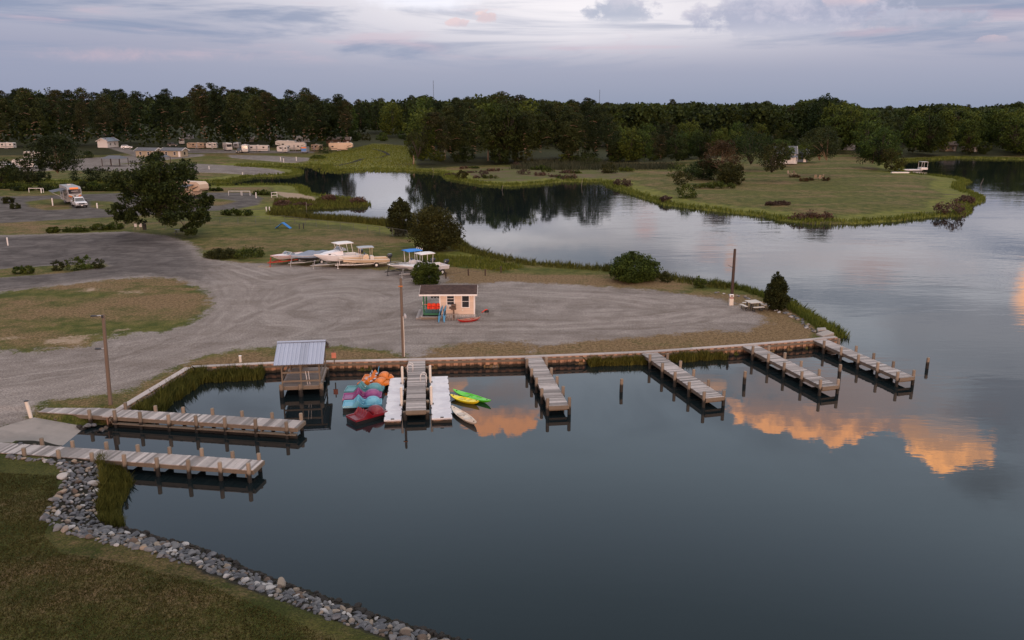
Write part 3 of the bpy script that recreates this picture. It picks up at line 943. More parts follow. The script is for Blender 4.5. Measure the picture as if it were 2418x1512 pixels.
# ------------------------------------------------------------------ piers
def pier(name, label, A, B, C, D, z, left_t, right_t, pile_top=0.42, group=None, boards=0.15, skirt=None, pr=0.115, cat='pier'):
    """A deck from edge A-B (shore) to D-C (water end); pile fractions along each side."""
    A, B, C, D = (at(*q, z) for q in (A, B, C, D))
    s, e = (A + B) / 2, (C + D) / 2
    ax = e - s
    ax.z = 0
    L = ax.length
    ax.normalize()
    rz = math.atan2(ax.y, ax.x) - math.pi / 2
    perp = Vector((ax.y, -ax.x, 0))
    w = (abs((B - A).dot(perp)) + abs((C - D).dot(perp))) / 2
    root = thing(name, label, cat, (s.x, s.y, 0), rz, group)
    dk = MB()
    n = int(L / boards)
    tn = 0.5
    for i in range(n):
        tn = random.random() if random.random() < .8 else tn
        dk.box((random.uniform(-.012, .012), (i + 0.5) * L / n, z - 0.02 + random.uniform(-.004, .004)), (w + 0.04, L / n - 0.016, 0.04), 0, tn)
    dk.build('deck', M['deck'], root)
    for sx in (-1, 1):
        MB().box((sx * (w / 2 - 0.045), L / 2, z - 0.165), (0.06, L - 0.02, 0.24), 0, 0.5).build('stringer', M['beam'], root)
    MB().box((0, L + 0.035, z - 0.13), (w + 0.06, 0.05, 0.23), 0, 0.75).build('end_board', M['beam'], root)
    for sx, ts in ((-1, left_t), (1, right_t)):
        for t in ts:
            y = t * L
            lean = random.uniform(-.02, .02)
            top = z + pile_top * random.uniform(0.85, 1.12)
            x = sx * (w / 2 + pr * 0.75)
            p = MB().tube([(x, y, -1.6), (x + lean * .5, y, z * 0.5), (x + lean, y + lean, top - 0.02), (x + lean, y + lean, top)], [pr * 1.08, pr * 1.04, pr, pr * 0.9], 10, random.random())
            p.build('pile', M['pile'], root, smooth='auto')
    for t in sorted(set(left_t)):
        MB().box((0, t * L - 0.13, z - 0.36), (w + 0.1, 0.07, 0.17), 0, 0.4).build('crossbeam', M['beam'], root)
    if skirt:
        pk = MB()
        y0, y1, zt = skirt[0] * L, skirt[1] * L, skirt[2]
        k = int((y1 - y0) / 0.25)
        sx = skirt[3]
        for j in range(k):
            pk.box((sx * (w / 2 - 0.02), y0 + (j + .5) * (y1 - y0) / k, (zt - 1.4) / 2), (0.06, 0.245, zt + 1.4), 0, random.random() * 0.5)
        pk.build('plank_skirt', M['pile'], root)
        MB().box((sx * (w / 2 + 0.06), (y0 + y1) / 2, zt + 0.03), (0.28, y1 - y0, 0.06), 0, 0.5).build('ledge', M['beam'], root)
    root['L'], root['w'] = L, w
    return root


T5 = (0.16, 0.37, 0.57, 0.78, 0.985)
pier('pier', 'short pier between two white floating docks', (964.5, 851.4), (1003.7, 851.4), (1005, 969), (959.5, 969.6), 0.70, (0.12, 0.35, 0.58, 0.8, 0.98), (0.12, 0.35, 0.58, 0.8, 0.98), -0.12, 'finger piers off the bulkhead', pr=0.15)
pier('pier', 'bare finger pier next to the paddled kayaks, pointing nearly straight out', (1239.5, 844.6), (1278.5, 844), (1342.7, 957), (1296.5, 959), 0.70, T5, T5, 0.45, 'finger piers off the bulkhead')
pier('pier', 'slanting finger pier with reeds on both sides of its root', (1517, 836.4), (1551, 832), (1708.5, 936.4), (1668.5, 941), 0.70, T5, T5, 0.45, 'finger piers off the bulkhead')
pier('pier', 'slanting finger pier, second from the end of the bulkhead', (1752.7, 817.6), (1786.5, 814.6), (1980, 910.6), (1942, 913), 0.70, T5, T5, 0.45, 'finger piers off the bulkhead')
pier('pier', 'outermost finger pier at the very end of the bulkhead', (1918.5, 803), (1948.5, 800), (2159.7, 890.6), (2123.5, 891.8), 0.70, T5, T5, 0.45, 'finger piers off the bulkhead')
pier('launch_dock', 'long launch dock with a plank skirt beside the pavilion water', (121, 957.5), (92.5, 972), (698, 1011.4), (722, 993), 0.70,
     (0.30, 0.42, 0.53, 0.645, 0.76, 0.875, 0.985), (0.21, 0.31, 0.41, 0.52, 0.625, 0.735, 0.85, 0.965), 0.42, 'launch docks at the boat ramp', 0.16, (0.30, 1.0, 0.24, 1), cat='dock')
pier('launch_dock', 'long launch dock standing above the foreground rock bank', (-110, 1038.5), (-160, 1057), (597.5, 1111), (622, 1087), 0.70,
     (0.30, 0.40, 0.51, 0.61, 0.71, 0.81, 0.905, 0.985), (0.30, 0.41, 0.515, 0.615, 0.715, 0.81, 0.905, 0.99), 0.42, 'launch docks at the boat ramp', 0.16, cat='dock')

# boat ramp slab
rp = [at(80, 981, .72), at(222, 1008, 0), at(265, 1024, -0.25), at(188, 1070, -0.25), at(150, 1052, 0), at(0, 1046, 0.55), at(-60, 1050, 0.68), at(-20, 1018, .72)]
rp = [Vector((p.x, p.y, float(ramp_z(np.array([[p.x, p.y]]))[0]) - 0.02)) for p in rp]
mb = MB()
mb.add(rp + [p - Vector((0, 0, 0.16)) for p in rp], [tuple(range(8))] + [(i, (i + 1) % 8, (i + 1) % 8 + 8, i + 8) for i in range(8)])
tag(mb.build('boat_ramp', M['concrete']), kind='structure')


# ------------------------------------------------------------------ floating docks and their guide posts
def floating_dock(label, A, B, C, D):
    z = 0.34
    A, B, C, D = (at(*q, z) for q in (A, B, C, D))       # far-left, far-right, near-right, near-left
    s, e = (A + B) / 2, (C + D) / 2
    ax = (e - s)
    L = ax.length
    ax.normalize()
    rz = math.atan2(ax.y, ax.x) + math.pi / 2
    w = ((B - A).length + (C - D).length) / 2
    c = (s + e) / 2
    root = thing('floating_dock', label, 'dock', (c.x, c.y, 0), rz, 'floating docks by the pier')
    k = 5
    for i in range(k):
        MB().box((0, -L / 2 + (i + .5) * L / k, z - 0.06), (w, L / k - 0.02, 0.12), 0, 0.5).build('dock_section', M['dock_white'], root, bevel=0.025)
    MB().box((0, 0, 0.13), (w - 0.08, L - 0.06, 0.30), 0, 0.5).build('float', M['plank'], root)
    for sx in (-1, 1):
        for i in range(7):
            y = -L / 2 + (i + .5) * L / 7
            m = MB().box((sx * (w / 2 - 0.03), y, z + 0.03), (0.05, 0.04, 0.05), 0, .5).box((sx * (w / 2 - 0.03), y, z + 0.05), (0.04, 0.11, 0.025), 0, .5)
            m.build('cleat', M['black'], root)
    MB().box((0, -L / 2 + 0.06, z + 0.03), (0.22, 0.05, 0.06), 0, .5).build('cleat', M['black'], root)
    return root


floating_dock('white floating dock on the pedal boat side of the short pier', (919, 892), (957, 891.6), (945.7, 991.4), (908, 992))
floating_dock('white floating dock on the kayak side of the short pier', (1014.5, 889), (1058, 888.4), (1067.5, 987), (1020, 988))


def guide_post(label, px, py, top, bz=0.1):
    b = at(px, py, bz)
    dd = math.hypot(b.x, b.y)
    hgt = top
    root = thing('guide_post', label, 'post', (b.x, b.y, 0), 0, 'white guide posts of the floating docks')
    MB().tube([(0, 0, -1.5), (0, 0, 0.35)], 0.075, 10).build('steel_pile', M['dark_metal'], root, smooth='auto')
    MB().tube([(0, 0, 0.35), (0, 0, hgt), (0, 0, hgt + 0.05)], [0.095, 0.095, 0.03], 10).build('sleeve', M['cream_post'], root, smooth='auto')
    MB().box((0, 0, 0.40), (0.3, 0.14, 0.06), 0).build('bracket', M['dark_metal'], root)


guide_post('white guide post between pier and pedal boat dock, near the bulkhead', 951.0, 914, 1.62)
guide_post('white guide post between pier and pedal boat dock, towards the water end', 949.0, 966, 1.62)
guide_post('white guide post between pier and kayak dock, near the bulkhead', 1016.5, 911, 1.62)
guide_post('white guide post between pier and kayak dock, towards the water end', 1019, 963, 1.62)


def ladder(label, px, py, z=0.7):
    b = at(px, py, z)
    root = thing('dock_ladder', label, 'ladder', b, R(90), 'ladders on the short pier')
    for sy in (-0.2, 0.2):
        MB().tube([(0.05, sy, -1.2), (0.05, sy, 0.40), (0.0, sy, 0.52), (-0.2, sy, 0.56), (-0.34, sy, 0.48), (-0.36, sy, 0.0)], 0.02, 6).build('rail', M['white'], root, smooth=True)
    for i in range(4):
        MB().tube([(0.05, -0.2, -0.9 + i * 0.28), (0.05, 0.2, -0.9 + i * 0.28)], 0.018, 6).build('rung', M['white'], root)
    return root


ladder('white looped ladder on the pedal boat side of the short pier', 964, 876).rotation_euler = (0, 0, R(180))
ladder('white looped ladder on the kayak side of the short pier', 1005, 899).rotation_euler = (0, 0, 0)


# ------------------------------------------------------------------ mooring piles
def mooring(label, px, ytop, ywater, r=0.12):
    b = at(px, ywater, 0)
    dep = PITCH + math.atan((ytop - 756) / FPX)
    zt = CAM_H - b.y * math.tan(dep) * (1.0)
    o = MB().tube([(0, 0, -1.6), (0.01, 0, 0.4), (0.03, 0.02, zt - .02), (0.03, 0.02, zt)], [r * 1.1, r * 1.05, r, r * .85], 10, 0.6).build('mooring_pile', M['pile'], None, smooth='auto')
    o.location = (b.x, b.y, 0)
    tag(o, label, 'mooring pile', 'lone mooring piles standing in the water')


mooring('lone mooring pile in open water between the two middle finger piers', 1466.5, 895, 925)
mooring('lone mooring pile beside the tip of the slanting pier, in cloud reflections', 1757, 877, 907)
mooring('mooring pile close to the tip of the second pier from the end', 1981, 861, 892)
mooring('mooring pile standing apart in open water beyond the outermost pier', 2188.5, 845, 870)


# ------------------------------------------------------------------ covered pavilion on piles
def pavilion():
    zd = 0.72
    fl, fr = at(665.6, 913, zd), at(757.5, 909.5, zd)
    c = (fl + fr) / 2
    ax = (fr - fl)
    w = ax.length
    rz = math.atan2(ax.y, ax.x)
    root = thing('pavilion', 'small timber pavilion on piles with a pale metal gable roof', 'pavilion', (c.x, c.y, 0), rz)
    Dp = 4.3
    dk = MB()
    n = int(Dp / 0.15)
    for i in range(n):
        dk.box((0, (i + .5) * Dp / n, zd - 0.02), (w + 0.1, Dp / n - 0.012, 0.04), 0, random.random())
    dk.build('deck', M['deck_dark'], root)
    for y in (0.02, Dp / 2, Dp - 0.05):
        MB().box((0, y, zd - 0.16), (w + 0.14, 0.07, 0.24), 0, .7).build('joist', M['beam'], root)
    for sx in (-1, 1):
        MB().box((sx * (w / 2 + .02), Dp / 2, zd - .165), (0.06, Dp - .2, .22), 0, .5).build('joist', M['beam'], root)
    eave, ridge = 2.36, 3.43
    for x in (-w / 2 + .05, 0.0, w / 2 - .05):
        for y in (0.06, Dp - 0.1):
            if x == 0.0 and y > 1:
                continue
            MB().box((x, y, (zd + eave) / 2 + .02), (0.10, 0.10, eave - zd + .04), 0, .6).build('post', M['beam'], root)
    for x in (-w / 2 - .02, -0.05, w / 2 + .05):
        for y in (-0.14, Dp - .2):
            MB().tube([(x, y, -1.6), (x, y, zd - .25), (x, y, zd + (0.18 if y < 1 else -.05))], [.17, .16, .15], 10, .5).build('pile', M['pile'], root, smooth='auto')
    # rails: front has top, middle; sides too, with pickets towards the shore
    for z in (zd + 1.0, zd + .36):
        MB().box((0, 0.0, z), (w - .1, 0.05, .13), 0, .7).build('front_rail', M['beam'], root)
    for sx in (-1, 1):
        for z in (zd + 1.0, zd + .36):
            MB().box((sx * (w / 2 - .0), Dp / 2, z), (.05, Dp - .3, .11), 0, .5).build('side_rail', M['beam'], root)
    pk = MB()
    for i in range(12):
        pk.box((-w / 2 + .12 + i * 0.1, Dp - .1, zd + .5), (.05, .03, .95), 0, random.random())
    pk.box((-w / 2 + .7, Dp - .1, zd + .95), (1.25, .05, .08), 0, .5).box((-w / 2 + .7, Dp - .1, zd + .1), (1.25, .05, .08), 0, .5)
    pk.build('picket_panel', M['beam'], root)
    MB().box((-w / 2 + .55, Dp - .55, zd + .43), (1.0, .4, .07), 0, .5).box((-w / 2 + .55, Dp - .36, zd + .75), (1.0, .06, .5), 0, .4).box((-w / 2 + .15, Dp - .5, zd + .22), (.08, .35, .38), 0, .4).box((-w / 2 + .95, Dp - .5, zd + .22), (.08, .35, .38), 0, .4).build('bench', M['beam'], root)
    # gable roof: two sheets of ribbed metal
    yr, ov = Dp / 2 - 0.15, 0.34
    x0, x1 = -w / 2 - .42, w / 2 + .02 + .28
    y_f, y_b = -0.38, Dp + .2
    for (ya, yb, sgn) in ((y_f, yr, 1), (y_b, yr, -1)):
        rf = MB()
        k = 12
        for i in range(k):
            xa, xb = x0 + (x1 - x0) * i / k, x0 + (x1 - x0) * (i + 1) / k
            t = random.choice((.3, .5, .6, .7, .55))
            if i in (6, 7):
                t = .05
            prof = [(xa, 0), (xa + .03, .035), (xa + .06, 0), ((xa + xb) / 2 - .02, 0), ((xa + xb) / 2, .014), ((xa + xb) / 2 + .02, 0), (xb, 0)]
            rf.loft([[(x, ya, eave + .05 + dz) for x, dz in prof], [(x, yb, ridge + dz) for x, dz in prof]], tint=t)
            rf.loft([[(x, ya, eave + .025 + dz) for x, dz in prof], [(x, yb, ridge - .025 + dz) for x, dz in prof]], tint=t)
        rf.build('roof_sheet', M['tin'], root)
    MB().prism([(yr - .16, ridge - .015), (yr, ridge + .06), (yr + .16, ridge - .015), (yr, ridge + .03)], 'x', x0 - .01, x1 + .01, .3).build('ridge_cap', M['tin'], root)
    for x in (x0 + .12, x1 - .12):
        MB().bar((x, y_f + .03, eave - .04), (x, yr, ridge - .09), .05, .12, .4).bar((x, y_b - .03, eave - .04), (x, yr, ridge - .09), .05, .12, .4).build('rafter', M['beam'], root)
    for y in (0.06, Dp - .1):
        MB().box((.0, y, eave - .07), (x1 - x0 - .1, .07, .15), 0, .35).build('roof_beam', M['beam'], root)
    # net hung from the side and two rods leaning on the rail
    net = MB()
    for i in range(7):
        a = i / 6 * 2 * math.pi
        net.bar((w / 2 + .42, .9 + math.cos(a) * .55, 1.25 + math.sin(a) * .45), (w / 2 + .42, .9 + math.cos(a + 1.05) * .55, 1.25 + math.sin(a + 1.05) * .45), .03, .03)
    net.bar((w / 2 + .42, .9, 1.7), (w / 2 + .2, .9, 2.4), .03, .03)
    return root, w, Dp


pav, pav_w, pav_d = pavilion()
pm = pav.matrix_basis.copy()
pm = Matrix.Translation(pav.location) @ Matrix.Rotation(pav.rotation_euler.z, 4, 'Z')
o = MB().box((0, 0, 0), (.34, .06, .42), 0).build('sign_board', mat('salmon_board', (0.62, 0.22, 0.15), 0.7, 0.08, 4.0))
o.parent = None
root = thing('notice_sign', 'small salmon sign on a post beside the metal roofed pavilion', 'sign', pm @ Vector((pav_w / 2 + .55, pav_d + .45, LAND)))
o.parent = root
o.location = (0, 0, .72)
MB().box((0, .06, .6), (.08, .06, 1.2), 0).build('post', M['beam'], root)
for dx, lb in ((.35, 'pale rod leaning on the pavilion front rail'), (.55, 'second pale rod leaning on the pavilion front rail, closer to its corner post')):
    a, b2 = pm @ Vector((dx, -.03, 1.70)), pm @ Vector((dx * .8 + .15, .14, .75))
    tag(MB().tube([a + (a - b2) * .1, b2], .022, 6).build('fishing_rod', M['white']), lb, 'rod', 'rods leaning in the pavilion')


# ------------------------------------------------------------------ poles
def pole(label, px, py_base, py_top, lean=(0, 0), r=0.13, material='pole', zb=LAND, name='utility_pole'):
    b = at(px, py_base, zb)
    dep = PITCH + math.atan((py_top - 756) / FPX)
    zt = CAM_H - math.hypot(b.y, 0) * math.tan(dep)
    root = thing(name, label, 'utility pole', (b.x, b.y, zb))
    hgt = zt - zb
    MB().tube([(0, 0, -.4), (lean[0] * .5, lean[1] * .5, hgt * .5), (lean[0], lean[1], hgt - .05), (lean[0], lean[1], hgt)], [r * 1.12, r, r * .85, r * .7], 10).build('shaft', M[material], root, smooth='auto')
    return root, hgt


def lamp(root, z, d, name='lamp', L=.55, orange=False, x0=0.0):
    arm = MB().tube([(x0, 0, z), (x0 + d * L * .5, -.05, z + .10), (x0 + d * L, -.08, z + .08)], .035, 6).build('lamp_arm', M['metal'], root)
    MB().loft([[(x0 + d * (L + t) , -.08 + s * .09 * ww, z + .06 + u * .06 * ww) for s, u in ((-1, -.6), (1, -.6), (1, .3), (.5, 1), (-.5, 1), (-1, .3))] for t, ww in ((-.05, .5), (.1, 1), (.32, 1), (.4, .6))], True, True).build('lamp_head', M['dark_metal'] if not orange else M['rust'], root)


p1, hp = pole('bare light pole at the launch docks with two lamp arms', 260.5, 955, 744, (.26, 0), .12)
lamp(p1, hp - .12, -1, L=.35, x0=.24)
lamp(p1, hp * .62, -1, L=.25, x0=.16)
MB().box((.25, -.12, hp - .08), (.12, .06, .18)).build('bracket', M['dark_metal'], p1)
p2, hp = pole('thin light pole by the short pier with a conduit up its side', 952.5, 842, 657, (.0, 0), .115)
MB().tube([(.10, -.10, 0), (.12, -.10, hp * .32), (.09, -.10, hp * .52)], .03, 6).build('conduit', M['cream_post'], p2)
MB().box((-.02, -.12, hp - .62), (.34, .05, .10)).build('bracket', mat('orange_bracket', (0.42, 0.16, 0.05), .7, .1, 4), p2)
MB().tube([(.1, -.1, hp * .52), (.25, -.2, hp * .53)], .025, 6).build('lamp_arm', M['metal'], p2)
MB().tube([(.25, -.2, hp * .56), (.27, -.22, hp * .53), (.28, -.23, hp * .50)], [.05, .13, .10], 8).build('lamp_head', M['metal'], p2, smooth='auto')
p3, hp = pole('dark creosoted pole on the point above a white meter pedestal', 1727, 716, 588, (.0, 0), .145, 'pole_dark')
MB().tube([(.15, 0, hp * .62), (-.12, -.05, hp * .66), (-.62, -.08, hp * .71)], .022, 6).build('bracket_arm', M['dark_metal'], p3)
ped = at(1726, 721, LAND)
root = thing('meter_pedestal', 'white meter pedestal at the foot of the dark pole on the point', 'electric box', ped)
MB().box((0, 0, .33), (.40, .30, .66)).build('base', M['cream_post'], root, bevel=.015)
MB().box((0, 0, .76), (.36, .26, .18)).build('band', mat('pink_band', (.42, .25, .22), .6, .1, 3), root, bevel=.01)
MB().box((0, 0, .98), (.40, .30, .22)).build('cabinet', M['white'], root, bevel=.02)
MB().box((0, -.155, .97), (.22, .02, .10)).build('meter_glass', M['glass'], root)


def post(name, label, px, py, hgt, r, material, cap=None, zb=LAND, lean=0.0, group=None, sq=False):
    b = at(px, py, zb)
    b.z = max(ground_z(b.x, b.y), .1) - .02 if zb == LAND else zb
    root = thing(name, label, 'post', b, 0, group)
    m = MB()
    if sq:
        m.box((0, 0, hgt / 2), (r * 2, r * 2, hgt))
    else:
        m.tube([(0, 0, -.2), (lean * .5, 0, hgt * .5), (lean, 0, hgt)], [r, r, r * .98], 10)
    m.build('shaft', M[material], root, smooth='auto')
    if cap:
        MB().tube([(lean, 0, hgt - .01), (lean, 0, hgt + .03)], [r * 1.25, r * 1.1], 10).build('cap', M[cap], root)
    return root


post('bollard', 'tilted cream post at the top of the boat ramp', 73, 981, 1.1, .12, 'cream_post', 'dark_metal', lean=-.17)
post('bollard', 'short cream post on the grass strip by the angled bulkhead', 568, 855, .52, .10, 'cream_post', 'white')
post('bollard', 'white post beside the upper gravel road at the picture edge', 19, 580, 1.15, .09, 'white')

# picnic table on the point: square top, four benches
pt = at(1778, 731, LAND)
root = thing('picnic_table', 'pale square picnic table with four benches on the point', 'picnic table', pt, R(14))
M['table_board'] = mat('table_board', (.50, .46, .42), .6, .1, 3)
MB().box((0, 0, .78), (1.25, 1.25, .05), 0, .5).build('table_top', M['table_board'], root, bevel=.03)
for i in range(4):
    a = i * math.pi / 2
    c, s = math.cos(a), math.sin(a)
    MB().box((c * 1.02, s * 1.02, .46), (.32 if abs(c) > .5 else 1.15, 1.15 if abs(c) > .5 else .32, .05), 0, .5).build('bench', M['table_board'], root, bevel=.015)
    for q in (-.4, .4):
        MB().bar((c * .5 - s * q * .9, s * .5 + c * q * .9, .72), (c * .5 - s * q * .9, s * .5 + c * q * .9, 0), .06, .06).bar((c * .5 - s * q * .9, s * .5 + c * q * .9, .08), (c * 1.02 - s * q, s * 1.02 + c * q, .08), .05, .05).bar((c * 1.02 - s * q, s * 1.02 + c * q, .05), (c * 1.02 - s * q, s * 1.02 + c * q, .44), .05, .05).build('leg', M['dark_metal'], root)

# broken concrete at the bulkhead end
for (px, py, s, lb) in ((1948, 793, (1.3, .8, .35), 'flat broken concrete slab at the end of the bulkhead'), (1940, 786.5, (.75, .6, .55), 'upright concrete block just behind the flat slab at the bulkhead end')):
    b = at(px, py, .7)
    m = MB().box((0, 0, 0), s, 0)
    o = m.build('concrete_block', M['pale_stone'], None, bevel=.06)
    o.location, o.rotation_euler = (b.x, b.y, .72 + s[2] * .2), (R(6), R(-7), R(25 if s[0] > 1 else -12))
    tag(o, lb, 'concrete block')


# ------------------------------------------------------------------ rental shack
def window_unit(root, x, z, w, hgt, y, panes=2, thick=.03):
    """A window in the wall plane y (facing -y), frame proud of it."""
    f = MB()
    e = .07
    f.box((x, y - thick / 2, z + hgt / 2 + e / 2), (w + 2 * e, thick, e)).box((x, y - thick / 2, z - hgt / 2 - e / 2), (w + 2 * e, thick, e))
    for sx in (-1, 1):
        f.box((x + sx * (w / 2 + e / 2), y - thick / 2, z), (e, thick, hgt))
    for i in range(1, panes):
        f.box((x, y - thick / 2, z - hgt / 2 + hgt * i / panes), (w, thick, .035))
    fr = f.build('window', M['white'], root)
    MB().box((x, y - .006, z), (w, .008, hgt)).build('pane', M['glass'], fr)
    return fr


def shack():
    Wl, Dp, z0 = 3.17, 3.0, .38
    c = at(1080, 752, LAND)
    gz = LAND
    root = thing('rental_shack', 'small cream clapboard shack with a brown gable roof and porch', 'shack', (c.x, c.y, gz), R(1.0))
    hw = 1.98
    wl = MB()
    n = 15
    for i in range(n):
        za, zb = z0 + hw * i / n, z0 + hw * (i + 1) / n
        for (y, sg) in ((0, -1), (Dp, 1)):
            wl.add([(-Wl / 2, y + sg * .022, za), (Wl / 2, y + sg * .022, za), (Wl / 2, y, zb), (-Wl / 2, y, zb)], [(0, 1, 2, 3)], random.random())
            wl.add([(-Wl / 2, y + sg * .022, za), (Wl / 2, y + sg * .022, za), (Wl / 2, y, za), (-Wl / 2, y, za)], [(0, 1, 2, 3)], .3)
        for sx in (-1, 1):
            x = sx * Wl / 2
            wl.add([(x + sx * .022, 0, za), (x + sx * .022, Dp, za), (x, Dp, zb), (x, 0, zb)], [(0, 1, 2, 3)], random.random())
    wl.box((0, Dp / 2, z0 + hw / 2), (Wl - .02, Dp - .02, hw))
    wl.build('wall', M['siding'], root)
    for sx in (-1, 1):
        MB().box((sx * (Wl / 2), -.03, z0 + hw / 2), (.13, .05, hw), 0).build('corner_board', M['white'], root)
    g = MB()
    for sx in (-1, 1):
        g.add([(sx * Wl / 2, 0, z0 + hw), (sx * Wl / 2, Dp, z0 + hw), (sx * Wl / 2, Dp / 2, z0 + hw + .40)], [(0, 1, 2)])
    g.build('gable', M['siding'], root)
    xl, xr = -Wl / 2 - 1.87, Wl / 2 + .28
    rid = z0 + hw + .50
    for (ya, yb) in ((-.38, Dp / 2), (Dp + .38, Dp / 2)):
        rf = MB()
        k = 11
        for i in range(k):
            t0, t1 = i / k, (i + 1) / k
            za, zb = z0 + hw - .04 + (rid - z0 - hw + .04) * t0, z0 + hw - .04 + (rid - z0 - hw + .04) * t1
            y0, y1 = ya + (yb - ya) * t0, ya + (yb - ya) * t1
            segs = 14
            for j in range(segs):
                u0, u1 = xl + (xr - xl) * j / segs, xl + (xr - xl) * (j + 1) / segs
                rf.add([(u0, y0, za + .022), (u1, y0, za + .022), (u1, y1, zb), (u0, y1, zb)], [(0, 1, 2, 3)], random.random() * (1 if j < 5 or j > 12 else .4))
        rf.add([(xl, ya, z0 + hw - .09), (xr, ya, z0 + hw - .09), (xr, yb, rid - .06), (xl, yb, rid - .06)], [(0, 1, 2, 3)], .3)
        rf.build('roof', M['shingle'], root)
        MB().box(((xl + xr) / 2, ya - .015 * (1 if ya < 0 else -1), z0 + hw - .075), (xr - xl, .03, .15)).build('fascia', M['white'], root)
    for x in (xl, xr):
        MB().bar((x, -.36, z0 + hw - .1), (x, Dp / 2, rid - .07), .03, .13).bar((x, Dp + .36, z0 + hw - .1), (x, Dp / 2, rid - .07), .03, .13).build('barge_board', M['white'], root)
    w1 = window_unit(root, -.60, z0 + 1.36, .62, .84, -.025, 3)
    window_unit(root, .78, z0 + 1.24, .62, 1.10, -.025, 2)
    ac = MB().box((-.56, -.20, z0 + .74), (.42, .34, .38)).build('air_conditioner', M['white'], root, bevel=.015)
    MB().box((-.56, -.375, z0 + .72), (.33, .012, .25)).build('grille', M['rust'], ac)
    MB().tube([(-1.28, -.03, z0 + .30), (-1.28, -.07, z0 + .55)], [.05, .06], 8).build('meter', M['metal'], root)
    MB().box((.50, -.05, z0 + .42), (.13, .06, .16)).build('outlet_box', M['cream_post'], root)
    for x, z in ((-1.12, hw + z0 - .18), (1.35, hw + z0 - .2)):
        MB().tube([(x, -.03, z), (x, -.12, z - .02)], [.05, .07], 8).build('wall_lamp', M['white'], root)
    sk = MB()
    for i in range(40):
        x = -Wl / 2 + .04 + i * Wl / 40
        sk.bar((x, -.0, .02), (x + .22, -.0, z0 - .03), .012, .02)
        sk.bar((x + .22, -.012, .02), (x, -.012, z0 - .03), .012, .02)
    sk.build('lattice_skirt', M['white'], root)
    MB().box((0, Dp / 2 + .1, z0 / 2 - .01), (Wl - .1, Dp - .2, z0 - .04)).build('crawl_space', M['black'], root)
    # porch
    px0, px1 = -Wl / 2 - 1.5, -Wl / 2
    fl = MB()
    n = 14
    for i in range(n):
        x = px0 + (i + .5) * (px1 - px0) / n
        fl.box((x, Dp / 2, z0 - .03), ((px1 - px0) / n - .012, Dp, .05), 0, random.random())
    fl.build('porch_floor', M['green_floor'], root)
    MB().box(((px0 + px1) / 2 - .03, -.03, z0 + .04), (px1 - px0 - .07, .06, .16), 0, .5).build('kick_board', M['green_paint'], root)
    for y in (0, Dp):
        MB().box((px0, y, z0 + hw / 2 + .0), (.13, .13, hw - .02), 0, .5).build('porch_post', M['green_paint'], root)
    MB().box(((px0 + px1) / 2, -.22, .13), (px1 - px0 + .5, .34, .20), 0, .5).build('step', M['deck'], root)
    MB().box(((px0 + px1) / 2 + .25, -.41, .10), (px1 - px0 + .95, .05, .18), 0, .8).build('step_face', M['beam'], root)
    for k2, (xx, zz) in enumerate(((px0 - .28, .25), (px0 - .58, .13))):
        st = MB()
        for i in range(3):
            st.box((xx - .1 + i * .1, Dp / 2 - .25, zz), (.095, Dp + .3, .05), 0, random.random())
        st.box((xx, Dp / 2 - .25, zz / 2 - .02), (.28, Dp + .2, zz - .03), 0, .3)
        st.build('side_step', M['deck'], root)
    MB().tube([(px0, -.05, z0 + .96), (px1, -.02, z0 + .98)], .025, 6).build('hanging_bar', mat('orange_bar', (.62, .20, .07), .6, .1, 4), root)
    MB().tube([(px0 + .5, Dp - .3, z0 + 1.60), (px1, Dp - .3, z0 + 1.62)], .025, 6).build('hanging_bar', M['dark_metal'], root)
    MB().tube([(px0 - .08, .0, z0 + .95), (px0 - .08, .0, z0 + 1.2)], .04, 6).build('thermometer', M['white'], root)
    return root, Matrix.Translation(root.location) @ Matrix.Rotation(root.rotation_euler.z, 4, 'Z'), z0, px0, px1, Dp


shk, SM, sz0, spx0, spx1, sD = shack()


def vest(label, loc, material, group, sc=1.0, twist=0.0):
    root = thing('life_vest', label, 'life vest', loc, shk.rotation_euler.z + twist, group)
    for sx in (-1, 1):
        MB().loft([[(sx * (.09 + t[1]) + q[0] * t[2], q[1] * .06, t[0]) for q in ((-1, -1), (1, -1), (1, 1), (-1, 1))] for t in ((0, -.02, .05), (-.15, 0, .07), (-.42, .03, .085), (-.56, .02, .07))], True, True).build('front_panel', material, root, smooth='auto')
    MB().loft([[(q[0] * t[1], .08 + q[1] * .03, t[0]) for q in ((-1, -1), (1, -1), (1, 1), (-1, 1))] for t in ((0.02, .10), (-.2, .17), (-.52, .17))], True, True).build('back_panel', material, root, smooth='auto')
    MB().box((0, -.07, -.30), (.30, .015, .035)).build('strap', M['black'], root)
    root.scale = (sc, sc, sc)


